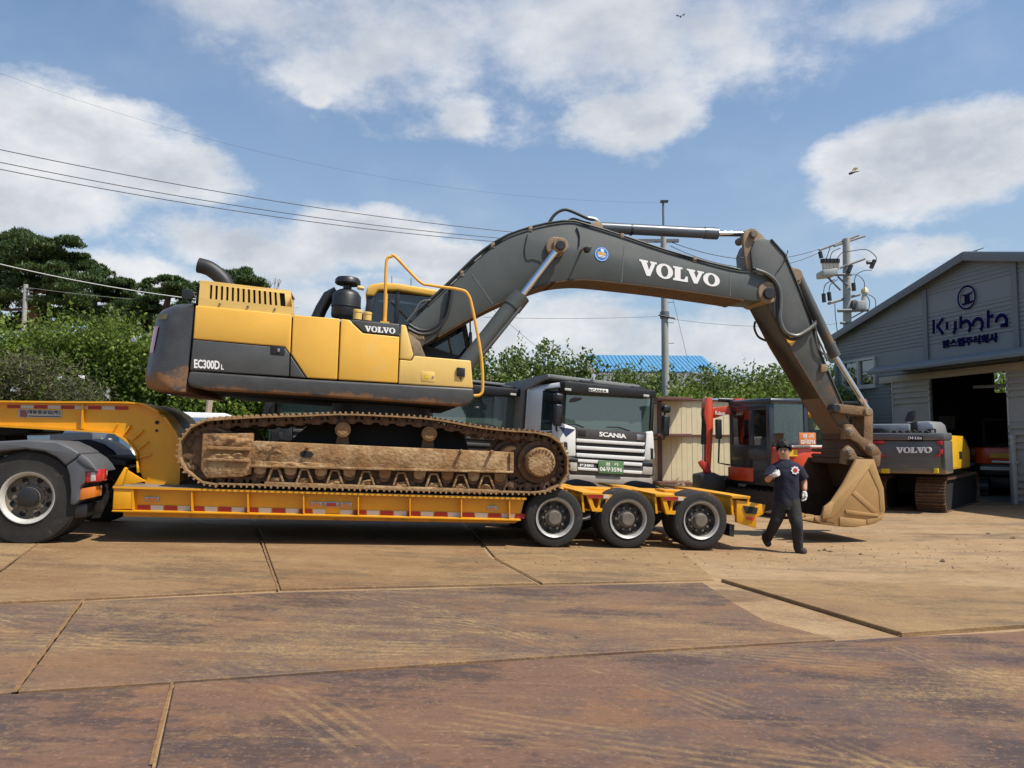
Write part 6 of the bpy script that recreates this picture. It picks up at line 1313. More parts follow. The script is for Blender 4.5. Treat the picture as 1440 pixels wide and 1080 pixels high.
# where the doorway view meets the far side wall
def far_hit(px, py):
    d_ = ray(px, py); t_ = (uLc+.03-(CAM-HF.O).dot(HF.u))/d_.dot(HF.u); Pp = CAM+d_*t_-HF.O; return Pp.dot(HF.v), Pp.dot(HF.w)
va, wa = far_hit(1399, 552); vb, wb_ = far_hit(1450, 524); vc, wc = far_hit(1398, 646); vd, wd_ = far_hit(1450, 628)
cuts_v = sorted({-.0, va, vb, vc, vd, DEP}); cuts_w = sorted({0, wa, wb_, wc, wd_, weL})
mb = MB(HF)
for i in range(len(cuts_v)-1):
    for j in range(len(cuts_w)-1):
        mv, mw = (cuts_v[i]+cuts_v[i+1])/2, (cuts_w[j]+cuts_w[j+1])/2
        if (va < mv < vb and wa < mw < wb_) or (vc < mv < vd and wc < mw < wd_): continue
        mb.add([HF.p(uLc+.03, a, b_) for a, b_ in ((cuts_v[i], cuts_w[j]), (cuts_v[i+1], cuts_w[j]), (cuts_v[i+1], cuts_w[j+1]), (cuts_v[i], cuts_w[j+1]))], [[0, 1, 2, 3]])
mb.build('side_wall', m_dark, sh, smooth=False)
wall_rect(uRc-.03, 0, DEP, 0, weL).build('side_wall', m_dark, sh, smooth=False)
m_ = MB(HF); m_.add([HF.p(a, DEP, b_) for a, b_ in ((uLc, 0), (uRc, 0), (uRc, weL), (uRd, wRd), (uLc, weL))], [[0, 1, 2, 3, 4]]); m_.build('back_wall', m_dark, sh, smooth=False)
m_ = MB(HF); m_.add([HF.p(a, b_, .005) for a, b_ in ((uLc, .1), (uRc, .1), (uRc, DEP), (uLc, DEP))], [[0, 1, 2, 3]]); m_.build('shed_floor', mat('shed_concrete', (.16, .14, .115), .8, var=.15), sh, smooth=False)
# board on the inside wall and a strip light
bv_, bw_ = far_hit(1320, 604); bv2, bw2 = far_hit(1341, 585)
mb = MB(HF); mb.add([HF.p(uLc+.08, a, b_) for a, b_ in ((bv_, bw_), (bv2, bw_), (bv2, bw2), (bv_, bw2))]+[HF.p(uLc+.04, a, b_) for a, b_ in ((bv_, bw_), (bv2, bw_), (bv2, bw2), (bv_, bw2))], [[0, 1, 2, 3], [4, 5, 6, 7], [0, 1, 5, 4], [1, 2, 6, 5], [2, 3, 7, 6], [3, 0, 4, 7]])
o = mb.build('wall_board', mat('board_white', (.55, .53, .5), .6, dirt=(.1, .1, .1), dscale=3, damt=.2), None, smooth=False); tag(o, 'pale square board hanging on the wall inside the shed', 'board')
MB(HF).tube([(uD0+.2, 1.2, wD-.25), (uD0+2.3, 1.6, wD-.3)], .05, 8).build('hanging_tube', m_alu, sh)
# sign: letters stand off the wall
def sq(x, y): return hq_(x, y)
def sgn(nm, lines, wd, quad): 
    q = [sq(*p) for p in quad]; o = strokes(nm, lines, wd, HF, q, -.032, m_signedge, sg_, .02); strokes(nm, lines, wd*.84, HF, q, -.053, m_navy, o, .006)
sg_ = thing('shed_sign', 'navy lettered sign with round emblem on the shed gable', 'sign', base(HF, -1.5, 0, 5))
def arc(cx, cy, rx, ry, a0, a1, n_=10): return [(cx+rx*math.cos(R(a0+(a1-a0)*k/n_)), cy+ry*math.sin(R(a0+(a1-a0)*k/n_))) for k in range(n_+1)]
KU = [[(.0, .0), (.0, 1.0)], [(.95, 1.0), (.40, .5), (.95, -.12)],
      [(1.32, .72), (1.32, .20)], [(2.1, .72), (2.1, .2)]+arc(1.75, .2, .35, .36, 0, -70, 5),
      [(2.62, 1.0), (2.62, .14)], [(2.62, .46)]+arc(3.05, .2, .42, .42, 90, -55, 8),
      arc(4.12, .25, .42, .42, 190, -60, 12), [(5.02, 1.15), (5.02, -.05)], [(5.02, .72), (5.45, .72)],
      arc(6.1, .28, .42, .42, 185, 0, 10)+[(6.52, -.06)], [(6.6, .02), (6.02, .02)]]
sgn('sign_lettering', KU, .33, [(1313.5, 474.5), (1420.5, 462.5), (1420.5, 432.5), (1313.5, 447)])
text('company_lettering', '팜스웰주식회사', HF, [sq(1327, 490), sq(1405, 481), sq(1405, 467.5), sq(1327, 478.5)], -.032, m_navy, sg_, .025, .035)
EMB = [arc(0, 0, 1, 1, 0, 360, 36)]
c_ = sq(1361.5, 418.5); rr_ = (sq(1361.5, 401.5)[1]-c_[1])
q_ = [(c_[0]-rr_, c_[1]-rr_), (c_[0]+rr_, c_[1]-rr_), (c_[0]+rr_, c_[1]+rr_), (c_[0]-rr_, c_[1]+rr_)]
for dep_, m, wd, v_ in ((.02, m_signedge, .22, -.032), (.006, m_navy, .17, -.053)): strokes('emblem_ring', EMB, wd, HF, q_, v_, m, sg_, dep_)
for pts in ([(-.75, .32), (-.08, .32), (-.08, -.62), (-.55, -.62), (-.55, -.48), (-.25, -.48), (-.25, .2)], [(.75, .42), (.08, .32), (.08, -.62), (.8, -.5), (.72, -.36), (.25, -.46), (.25, .2)]):
    MB(HF).prism([(c_[0]+a*rr_*.9, c_[1]+b_*rr_*.9) for a, b_ in pts], -.06, -.03).build('emblem_mark', m_navy, sg_, smooth=False)
fl = MB(HF).lathe((hq_(1184, 500)[0], -.25, hq_(1184, 500)[1]), (0, -1, -.4), [(0, .06), (.1, .18), (.22, .22), (.24, 0)], 16).build('wall_lamp', m_alu, sh)

# ================================================================== utility poles and wires
m_conc = mat('pole_concrete', (.36, .35, .32), .8, var=.1, vscale=4); m_galv = mat('galvanised', (.16, .17, .17), .5, .3, var=.1); m_tank = mat('transformer_grey', (.34, .35, .32), .5, var=.06); m_wire = mat('wire', (.05, .05, .055), .6); m_insul = mat('insulator_black', (.02, .02, .025), .4); m_porc = mat('porcelain', (.5, .48, .43), .3)
PF = place(937, 28, 0)
p1 = thing('utility_pole', 'slim concrete utility pole rising behind the excavator boom', 'pole', base(PF))
z1, z2 = PF.q(937, 330)[1], PF.q(937, 284)[1]
MB(PF).tube([(0, 0, -.2), (0, 0, z1)], .15, 16, rs=[.16, .11]).build('shaft', m_conc, p1); MB(PF).tube([(0, 0, z1-.5), (0, 0, z2)], .04, 8).build('top_rod', m_galv, p1)
za = PF.q(937, 339)[1]
MB(PF).box(-1.0, .55, -.08, .08, za-.04, za+.06).build('crossarm', m_galv, p1)
for x, y in ((925, 444), (948, 449)): a = PF.q(x, y); MB(PF).tube([(0, -.15, PF.q(937, 446)[1]), (a[0], -.15, a[1])], .035, 8).build('insulator', m_insul, p1)
MB(PF).lathe((0, 0, PF.q(937, 448)[1]), (0, 0, 1), [(0, .17), (.25, .17)], 16).build('band', m_galv, p1)
for k in range(8): zz = .9+k*.75; MB(PF).tube([(.1, -.05, zz+1.2), (.32, -.05, zz+1.2)], .012, 6).build('step_peg', m_galv, p1)
MB(PF).box(-.1, .18, -.08, .08, z2-.02, z2+.05).build('top_clamp', m_insul, p1)
QF = place(1191.5, 33, 0)
p2_ = thing('utility_pole', 'concrete utility pole with transformers and crossarms behind the shed', 'pole', base(QF))
w_ = lambda x, y, v=0: (QF.q(x, y, v)[0], v, QF.q(x, y, v)[1])
MB(QF).tube([w_(1194, 640), w_(1190, 336)], .2, 16, rs=[.21, .15]).build('shaft', m_conc, p2_)
def arm_(a, b_, r_=.06, nm='crossarm'): MB(QF).tube([w_(*a), w_(*b_)], r_, 6).build(nm, m_galv, p2_)
arm_((1152, 352, -.4), (1207, 331, .4), .05); arm_((1173, 346, -.2), (1216, 332, .5), .05); arm_((1180, 377, -.25), (1216, 364, .3), .055); arm_((1165, 427, -.3), (1209, 414, .3), .06)
arm_((1157, 387, -.25), (1197, 386, -.25)); arm_((1178, 437, -.25), (1220, 436, -.25), .07); arm_((1182, 454, -.2), (1208, 455, -.2)); arm_((1164, 390, -.25), (1182, 408, -.2), .04); arm_((1178, 389, -.2), (1192, 402, -.2), .04); arm_((1198, 447, -.2), (1216, 437, -.25), .03)
t1 = MB(QF).px([(1157.5, 379), (1168, 378), (1179, 376.5), (1179, 386), (1158, 388)], -.7, .1).build('switchgear', m_tank, p2_, bevel=.04)
for x in (1158, 1162.5, 1167.5, 1172.5, 1177):
    MB(QF).tube([w_(x+1.5, 379, -.3), w_(x, 369, -.4)], .09, 8).build('bushing', m_porc, t1); MB(QF).tube([w_(x, 370, -.4), w_(x-.3, 364, -.42)], .13, 8).build('bushing_cap', m_insul, t1)
t2 = MB(QF).px([(1206, 422.5), (1219.5, 422), (1219.5, 434.5), (1206, 435.5)], -.5, .3).build('transformer', m_tank, p2_, bevel=.05); MB(QF).px([(1199.5, 422), (1205, 421), (1205, 434), (1199.5, 434)], -.3, .2).build('cooling_fins', mat('fin_grey', (.12, .12, .12), .6), t2, bevel=.02)
MB(QF).tube([w_(1214, 422, -.1), w_(1216, 411, -.1)], .10, 8).build('bushing', m_porc, t2); MB(QF).lathe(w_(1216, 412, -.1), (0, 0, 1), [(0, .16), (.15, .14), (.25, .05)], 10).build('bushing_cap', mat('cap_cream', (.65, .55, .3), .5), t2)
for a, b_ in (((1153, 354), (1155, 363)), ((1193, 383), (1197, 373)), ((1225, 377), (1230, 366)), ((1159, 425), (1158, 413)), ((1167, 423), (1165.5, 411)), ((1201, 409), (1200, 398)), ((1219, 369), (1224, 369))): MB(QF).tube([w_(*a, -.3), w_(*b_, -.3)], .09, 8).build('insulator', m_insul, p2_)
def jump(pts): MB(QF).tube(smoothpath([w_(a, b_, -.35) for a, b_ in pts], 6), .018, 5).build('jumper_wire', m_wire, p2_)
jump([(1167, 364), (1171, 354), (1182, 349)]); jump([(1177, 364), (1185, 355), (1198, 353), (1218, 351), (1231, 360), (1232, 367)]); jump([(1201, 399), (1204, 387), (1214, 381), (1226, 380)]); jump([(1158, 413), (1161, 400), (1174, 393)]); jump([(1165.5, 411), (1168, 400), (1178, 393)]); jump([(1215, 411), (1215, 396), (1206, 387), (1194, 387)]); jump([(1218, 413), (1230, 420), (1231, 435), (1226, 446)]); jump([(1217, 414), (1223, 424), (1220, 440), (1211, 455)]); jump([(1162, 364), (1166, 352), (1168, 346)]); jump([(1174, 427), (1175, 445), (1178, 470)])
SMALL = place(27, 42, 0); sp_ = thing('utility_pole', 'small distant pole with short arms below the tall pines', 'pole', base(SMALL)); MB(SMALL).tube([(0, 0, 0), (0, 0, SMALL.q(27, 400)[1])], .12, 10).build('shaft', m_conc, sp_)
for y in (406, 411, 416, 421): a = SMALL.q(29, y); MB(SMALL).box(0, .4, -.1, .02, a[1]-.03, a[1]+.04).build('insulator', m_galv, sp_)
def wire(label, a, va, b_, vb, sag, r_=.012, n_=24, m=m_wire):
    A, B = CAM+ray(*a)*(va/ray(*a).y), CAM+ray(*b_)*(vb/ray(*b_).y); P = []
    for k in range(n_+1):
        t_ = k/n_; p = A.lerp(B, t_); P.append(tuple(p-Vector((0, 0, sag*4*t_*(1-t_)))))
    o = MB().tube(P, r_, 5).build('overhead_wire', m, None); tag(o, label, 'wire')
wire('topmost of three dark wires crossing the sky at left', (-30, 204), 20, (925, 341), 28, .45, .012)
wire('middle of three dark wires crossing the sky at left', (-30, 222), 20, (928, 347), 28, .5, .012)
wire('lowest of three dark wires crossing the sky at left', (-30, 232), 20, (930, 351), 28, .5, .012)
wire('pale cable passing in front of the pines towards the excavator mirror', (-30, 364), 30, (420, 432), 34, .35, .02, m=mat('cable_pale', (.55, .55, .52), .6))
wire('thin grey cable from the small distant pole', (29, 403), 42, (400, 428), 46, .3, .016, m=m_galv)
wire('faint thin wire sloping across the upper sky to the slim pole', (-30, 92), 24, (932, 285), 28, 1.1, .0032)
wire('upper wire between the slim pole and the transformer pole', (945, 341), 28, (1152, 350), 33, .55, .014)
wire('lower wire between the slim pole and the transformer pole', (943, 346), 28, (1154, 354), 33, .75, .014)
wire('faint low wire crossing behind the boom to the slim pole', (680, 446), 26, (925, 445), 28, .06, .007)
wire('faint low wire running right from the slim pole', (948, 449), 28, (1178, 455), 33, .2, .007)
wire('slanting stay wire under the boom left of the slim pole', (655, 400), 26, (770, 500), 28, .05, .007)
wire('stay wire leaning down from the slim pole', (945, 415), 28, (968, 510), 29, .0, .007)

# ================================================================== far buildings beyond the hedge
BF = place(830, 46, R(4)); bb = thing('blue_roofed_house', 'low building with bright blue metal roof beyond the orchard', 'building', base(BF))
wr0 = BF.q(850, 500, 3)[1]; we0 = BF.q(850, 523, 0)[1]; L0, L1 = BF.q(838, 510)[0], BF.q(1012, 510)[0]; m_blue = mat('blue_roof', (.10, .30, .50), .4, .1, var=.08)
MB(BF).box(L0+.3, L1-.3, .5, 6, 0, we0).build('wall', m_carw, bb)
for k in range(30):
    a = L0+(L1-L0)*k/30; b_ = L0+(L1-L0)*(k+1)/30; MB(BF).hull8([(a, 0, we0), (b_-.05, 0, we0), (b_-.05, 3.2, wr0), (a, 3.2, wr0)], [(a, 0, we0+.06), (b_-.05, 0, we0+.06), (b_-.05, 3.2, wr0+.06), (a, 3.2, wr0+.06)]).build('roof_sheet', m_blue, bb, smooth=False)
MB(BF).hull8([(L0, 3.2, wr0-.02), (L1, 3.2, wr0-.02), (L1, 6.4, we0), (L0, 6.4, we0)], [(L0, 3.2, wr0+.05), (L1, 3.2, wr0+.05), (L1, 6.4, we0+.05), (L0, 6.4, we0+.05)]).build('roof_back', m_blue, bb)
mb = MB(BF); mb.add([BF.p(L0+.1, a, b_) for a, b_ in ((.3, we0), (3.2, wr0), (6, we0))], [[0, 1, 2]]); mb.build('gable', m_carw, bb, smooth=False)
CF = place(760, 44, R(3)); cb_ = thing('white_hut', 'small white flat roofed hut left of the blue roof', 'building', base(CF)); wr_ = CF.q(800, 519)[1]
MB(CF).box(.0, 2.9, 0, 4, 0, wr_-.15).build('wall', m_carw, cb_); MB(CF).prism([(-.3, wr_-.05), (3.2, wr_-.22), (3.2, wr_-.10), (-.3, wr_+.08)], -.3, 4.3).build('roof', mat('pale_roof', (.6, .58, .55), .6), cb_)
for u_ in (.5, 1.6): MB(CF).box(u_, u_+.6, -.03, .02, wr_-1.1, wr_-.5).build('window', m_blkm, cb_)
# ================================================================== foliage
def leafmat(name, c0, c1, c2, trans=.3):
    m = bpy.data.materials.new(name); m.use_nodes = True; t = m.node_tree; t.nodes.clear()
    g = t.nodes.new('ShaderNodeNewGeometry'); rp = t.nodes.new('ShaderNodeValToRGB'); t.links.new(g.outputs['Random Per Island'], rp.inputs[0])
    rp.color_ramp.elements[0].color = c0+(1,); rp.color_ramp.elements[1].color = c2+(1,); e_ = rp.color_ramp.elements.new(.55); e_.color = c1+(1,)
    d = t.nodes.new('ShaderNodeBsdfPrincipled'); d.inputs['Roughness'].default_value = .5; d.inputs['Specular IOR Level'].default_value = .35; t.links.new(rp.outputs[0], d.inputs['Base Color'])
    tr_ = t.nodes.new('ShaderNodeBsdfTranslucent'); t.links.new(rp.outputs[0], tr_.inputs[0]); mi = t.nodes.new('ShaderNodeMixShader'); mi.inputs[0].default_value = trans
    o = t.nodes.new('ShaderNodeOutputMaterial'); t.links.new(d.outputs[0], mi.inputs[1]); t.links.new(tr_.outputs[0], mi.inputs[2]); t.links.new(mi.outputs[0], o.inputs[0]); return m
def leaves(name, pts, L_, Wd, m, parent, up=.3, nrm=None):
    n = len(pts); a = rng.normal(size=(n, 3)); a[:, 2] += up
    a /= np.linalg.norm(a, axis=1)[:, None]; b = rng.normal(size=(n, 3)); b -= a*(a*b).sum(1)[:, None]; b /= np.linalg.norm(b, axis=1)[:, None]
    s = rng.uniform(.6, 1.25, n)[:, None]; c = np.cross(a, b)
    V = np.empty((n, 4, 3)); V[:, 0] = pts-a*s*L_/2; V[:, 1] = pts+b*s*Wd/2+c*s*Wd*.12; V[:, 2] = pts+a*s*L_/2; V[:, 3] = pts-b*s*Wd/2+c*s*Wd*.12
    M = np.array(parent_inv(parent)) if parent else np.eye(4)
    V = V.reshape(-1, 3)@M[:3, :3].T+M[:3, 3]
    me = bpy.data.meshes.new(name); me.vertices.add(4*n); me.vertices.foreach_set('co', V.ravel()); me.loops.add(4*n); me.polygons.add(n)
    me.loops.foreach_set('vertex_index', np.arange(4*n)); me.polygons.foreach_set('loop_start', np.arange(0, 4*n, 4)); me.polygons.foreach_set('loop_total', np.full(n, 4)); me.update(); me.validate()
    me.materials.append(m); o = bpy.data.objects.new(name, me); COL.objects.link(o); o.parent = parent; return o
def shell(c, r, n, lo=.62, hi=1.06, front=True):
    d = rng.normal(size=(n, 3)); d /= np.linalg.norm(d, axis=1)[:, None]
    ph = d*2.6+np.array([c[0], c[1], c[2]]); lum = np.sin(ph[:, 0]*2.1)*np.sin(ph[:, 1]*2.3+1)*np.sin(ph[:, 2]*2.7+2)
    k = (lo+(hi-lo)*rng.random(n)**.6)*(1+.16*lum); return np.array(c)+d*np.array(r)*k[:, None]
lm_h = leafmat('hedge_leaf', (.055, .095, .010), (.14, .205, .026), (.28, .35, .075), .45); lm_t = leafmat('orchard_leaf', (.05, .088, .016), (.12, .175, .036), (.24, .29, .085), .42); lm_p = leafmat('pine_needles', (.02, .045, .010), (.045, .085, .02), (.10, .145, .04), .2); lm_v = leafmat('dry_vine', (.10, .085, .055), (.16, .14, .085), (.10, .15, .04)); lm_f = mat('white_petals', (.8, .8, .78), .6, var=.03)
m_bark = mat('bark', (.11, .085, .065), .9, var=.3, bump=.5); m_pbark = mat('pine_bark', (.14, .075, .05), .9, var=.3, bump=.5)
def wpt(px, py, Y): d_ = ray(px, py); return CAM+d_*(Y/d_.y)
# hedge of tall shrubs at left, hugging the trailer neck
HG = place(150, 20, 0); hg_ = thing('hedge', 'tall leafy green hedge with white flowers behind the trailer neck', 'hedge', base(HG))
pts = []
for i, (px, top, Y) in enumerate([(-90, 475, 20), (-45, 468, 19.6), (0, 474, 19.8), (40, 462, 20), (85, 458, 20.2), (130, 456, 20), (170, 462, 20.2), (212, 470, 20), (255, 478, 20), (300, 485, 20), (345, 492, 20.2), (390, 500, 20.5), (440, 500, 20.5)]):
    t_ = wpt(px, top, Y); g_ = gz(t_.x, t_.y); h_ = t_.z-g_
    for k in range(4):
        zc = g_+h_*(.14+.195*k); pts.append(shell((t_.x+rng.normal()*.15, t_.y+rng.normal()*.2, zc), (.78, .85-.1*k, h_*(.20+.025*rng.normal())), 3300, .30))
    for s in range(34):
        bx, by = t_.x+rng.normal()*.40, t_.y+rng.normal()*.40; hh = rng.uniform(-.45, .62)*(1.15 if s % 3 else .6); zz = np.linspace(t_.z-.5, t_.z+hh, 16); lean = rng.normal(size=2)*.12
        q = np.stack([bx+lean[0]*(zz-zz[0])+rng.normal(size=16)*.05, by+lean[1]*(zz-zz[0])+rng.normal(size=16)*.05, zz], 1); pts.append(q)
pts = np.concatenate(pts); leaves('foliage', pts, .115, .075, lm_h, hg_)
for px in range(-80, 460, 36):
    a = wpt(px, 600, 20); g_ = gz(a.x, a.y); mb = MB(); mb.tube([(a.x, a.y, g_-.1), (a.x+.1*rng.normal(), a.y, g_+1.4), (a.x+.3*rng.normal(), a.y+.1, g_+2.8)], .05, 6, rs=[.06, .04, .015]); mb.build('stem', m_bark, hg_)
fpt = np.array([tuple(wpt(px, py, Y)) for px, py, Y in [(86, 530, 19.0), (97, 535, 19.0), (115, 531, 19.0), (103, 553, 19.0), (20, 548, 18.9), (24, 549, 18.9), (152, 560, 19.1), (238, 553, 19), (190, 476, 19.2), (150, 555, 19)]])
fl_ = np.repeat(fpt, 7, 0)+rng.normal(size=(70, 3))*.035; leaves('flowers', fl_, .10, .09, lm_f, hg_)['kind'] = 'stuff'
ml = MB(); ml.tube([tuple(wpt(292, 590, 17.5)), tuple(wpt(295, 565, 17.6)), tuple(wpt(289, 540, 17.7))], .06, 8, rs=[.075, .07, .05]); o = ml.build('tree_stem', mat('pale_bark', (.30, .22, .16), .9, var=.2), None); tag(o, 'pale slender stem standing before the hedge above the left track', 'trunk')
VNF = place(60, 18.7, 0); vn = thing('dry_vine_bush', 'greyish brown tangle of dry vines at the far left of the hedge', 'bush', base(VNF)); pts = []
for px, py, rx, rz in [(0, 545, .8, .45), (40, 530, .9, .5), (85, 545, .7, .4), (-50, 540, .8, .5), (30, 515, .6, .3), (120, 560, .4, .3)]:
    c_ = wpt(px, py, 19.0); pts.append(np.array(c_)+rng.normal(size=(1100, 3))*np.array([rx*.7, .25, rz*.62]))
leaves('vines', np.concatenate(pts), .16, .022, lm_v, vn, 0); leaves('sparse_leaves', np.concatenate(pts)[::7]+rng.normal(size=(len(np.concatenate(pts)[::7]), 3))*.08, .08, .05, lm_h, vn)
# weeds at the foot of the fence
for (px, py, Y, lab) in ((945, 672, 22.0, 'weed tuft at the fence foot by the white lorry'), (972, 672, 22.0, 'weed tuft at the fence foot left of the orange arm')):
    a = place(px, Y, 0); wd_ = thing('weed_tuft', lab, 'weeds', base(a)); leaves('blades', np.array(a.O)[None, :]+np.abs(rng.normal(size=(260, 3)))*np.array([.0, .0, .18])+rng.normal(size=(260, 3))*np.array([.28, .12, .02]), .22, .03, lm_h, wd_, 1.5)
# orchard trees beyond the fence
def tree(name, label, px, top, Y, rx, n=3600, sz=.13, m=lm_t, group=None, low=.15):
    t_ = wpt(px, top, Y); g_ = gz(t_.x, t_.y); fr = Fr((t_.x, t_.y, g_), 0); r = thing(name, label, 'tree', base(fr), group); h_ = t_.z-g_
    mb = MB(fr); mb.tube([(0, 0, -.1), (.05, 0, h_*.35), (-.05, .05, h_*.8)], .1, 8, rs=[.13, .09, .03]); mb.build('trunk', m_bark, r)
    pts = []; lim = MB(fr)
    for k in range(9):
        a = 2*math.pi*k/9+rng.random(); zz = h_*(low+.18+(.68-low)*((k*.37) % 1)); rr = rx*(.55+.2*rng.random()); p = (rr*math.cos(a), rr*math.sin(a)*.8, zz)
        lim.tube([(0, 0, zz*.6), (p[0]*.6, p[1]*.6, zz*.85), p], .03, 6, rs=[.05, .03, .012])
        pts.append(shell(tuple(fr.p(*p)), (rx*.55, rx*.5, h_*.17), n//9, .3))
    for s in range(24):
        a = rng.random()*6.28; rr = rx*math.sqrt(rng.random())*.9; zb = h_*(.72+.1*rng.random()); hh = h_*(1.02-.22*rr/rx+.08*rng.normal())
        zz = np.linspace(zb, hh, 18); q = np.stack([rr*math.cos(a)+(zz-zb)*rng.normal()*.12+rng.normal(size=18)*.06, rr*math.sin(a)+rng.normal(size=18)*.06, zz], 1); pts.append(q+np.array(fr.O))
    lim.build('limbs', m_bark, r); leaves('crown', np.concatenate(pts), sz, sz*.62, m, r)
    return r
G_ = 'orchard trees beyond the fence'
for px, top, Y, rx, lab in [(690, 492, 27, 1.3, 'orchard tree just right of the excavator handrail'), (742, 478, 28, 1.1, 'tallest orchard tree left of the white lorry roof'), (795, 494, 30, 1.3, 'thin orchard tree over the white lorry cab'), (845, 512, 31, 1.4, 'orchard tree before the left half of the blue roof'), (895, 516, 30, 1.3, 'orchard tree just left of the slim pole'), (965, 514, 29, 1.4, 'orchard tree just right of the slim pole'), (1015, 522, 31, 1.5, 'orchard tree at the right end of the blue roof'), (1052, 514, 30, 1.4, 'orchard tree left of the excavator arm over the orange boom'), (1095, 512, 29, 1.5, 'orchard tree over the compact excavator cab'), (1140, 510, 30, 1.6, 'orchard tree half hidden by the excavator arm'), (1180, 515, 34, 1.6, 'orchard tree beside the shed corner'), (640, 500, 28, 1.5, 'orchard tree hidden behind the excavator cab')]:
    tree('orchard_tree', lab, px, top, Y, rx, 5200, .15, group=G_)
for px, top, Y, rx, lab in [(820, 545, 27, 1.6, 'low shrub behind the white lorry'), (930, 540, 26, 1.6, 'low shrub behind the fence by the slim pole'), (1000, 540, 26, 1.6, 'low shrub behind the fence over the orange arm'), (1070, 538, 26, 1.7, 'low shrub behind the fence over the black cab'), (1130, 538, 26.5, 1.6, 'low shrub behind the fence next to the excavator arm'), (700, 540, 25, 1.7, 'low shrub behind the dark lorry')]:
    tree('shrub', lab, px, top, Y, rx, 4600, .14, lm_h, 'shrubs behind the fence', -.1)
for px, top, rx, lab in ((20, 452, 2.6, 'bushy thicket under the tallest pine'), (110, 450, 2.6, 'bushy thicket under the spreading pine'), (190, 458, 2.4, 'bushy thicket left of the counterweight')): tree('shrub', lab, px, top, 31, rx, 7000, .2, lm_t, 'thickets under the pines', -.1)
tree('shrub', 'leafy tree seen through the shed window', 1412, 500, 36, 2.4, 7000, .2, lm_h, None, -.1)
# pines on the left skyline
def pine(label, Y, trunk, clumps):
    a = wpt(trunk[0], 600, Y); g_ = gz(a.x, a.y); fr = Fr((a.x, a.y, g_), 0); r = thing('pine_tree', label, 'tree', base(fr), 'pines on the left skyline')
    top_ = wpt(trunk[2], trunk[3], Y); mid = wpt(trunk[1], (trunk[3]+520)/2, Y)
    MB().tube([(a.x, a.y, g_-.2), tuple(mid), tuple(top_)], .3, 10, rs=[.38, .28, .12]).build('trunk', m_pbark, r)
    pts = []; lb = MB(); k_ = Y/F
    for (px, py, rx, ry) in clumps:
        c_ = wpt(px, py, Y+rng.normal()*1.0); base_ = mid.lerp(top_, min(.95, max(.0, (c_.z-mid.z)/max(.1, top_.z-mid.z)-.1))); lb.tube([tuple(base_), tuple(base_.lerp(c_, .6)+Vector((0, 0, -.2))), tuple(c_)], .06, 6, rs=[.11, .07, .02])
        for s in range(14):
            o_ = rng.normal(size=3)*np.array([rx*.42, rx*.42, ry*.55])*k_; cc2 = np.array(c_)+o_; rr = rx*k_*rng.uniform(.30, .52)
            d = rng.normal(size=(330, 3)); d /= np.linalg.norm(d, axis=1)[:, None]; d[:, 2] = np.abs(d[:, 2])*.8-.15
            pts.append(cc2+d*np.array([rr, rr, ry*k_*.8])*(rng.random((330, 1))**.4))
    lb.build('limbs', m_pbark, r); leaves('crown', np.concatenate(pts), .34, .07, lm_p, r, .8)
pine('tallest dark pine at the left edge of the picture', 46, (44, 50, 40, 350), [(20, 343, 50, 14), (70, 342, 45, 13), (0, 368, 55, 18), (50, 370, 50, 16), (95, 366, 36, 13), (-30, 395, 50, 20), (30, 398, 55, 16), (90, 396, 48, 15), (-20, 430, 45, 20), (60, 425, 50, 15), (118, 371, 24, 9), (15, 452, 40, 15)])
pine('spreading pine right of the tallest one', 50, (128, 130, 135, 395), [(135, 392, 40, 10), (165, 398, 26, 9), (110, 412, 42, 13), (160, 418, 34, 11), (130, 440, 45, 14), (170, 445, 36, 12), (95, 445, 36, 13), (150, 465, 50, 14)])
pine('lower pine behind the excavator counterweight', 44, (228, 226, 240, 405), [(240, 395, 26, 8), (225, 410, 26, 8), (255, 408, 30, 9), (215, 432, 36, 12), (250, 436, 38, 12), (195, 455, 40, 13), (235, 462, 45, 13), (275, 445, 30, 12)])
pine('distant pine showing above the slotted engine hood', 47, (335, 335, 338, 390), [(338, 388, 24, 6), (322, 395, 22, 6), (350, 397, 22, 7), (335, 410, 34, 10), (300, 412, 28, 10)])
bt = place(378, 46, 0); btr = thing('bare_tree', 'leafless twigs poking up behind the engine hood', 'tree', base(bt)); random.seed(3)
def twig(p, d_, l, r_, dep):
    q = p+d_*l; mbt.tube([tuple(p), tuple(q)], r_, 5, rs=[r_, r_*.6])
    if dep: 
        for k in range(3): twig(q, (d_+Vector((random.uniform(-.5, .5), random.uniform(-.5, .5), random.uniform(-.1, .4)))).normalized(), l*.72, r_*.6, dep-1)
mbt = MB(); p_ = bt.O.copy(); p_.z = wpt(378, 470, 46).z; mbt.tube([tuple(bt.O), tuple(p_)], .1, 6); twig(p_, Vector((0, 0, 1)), 1.3, .06, 3); mbt.build('twigs', m_bark, btr)

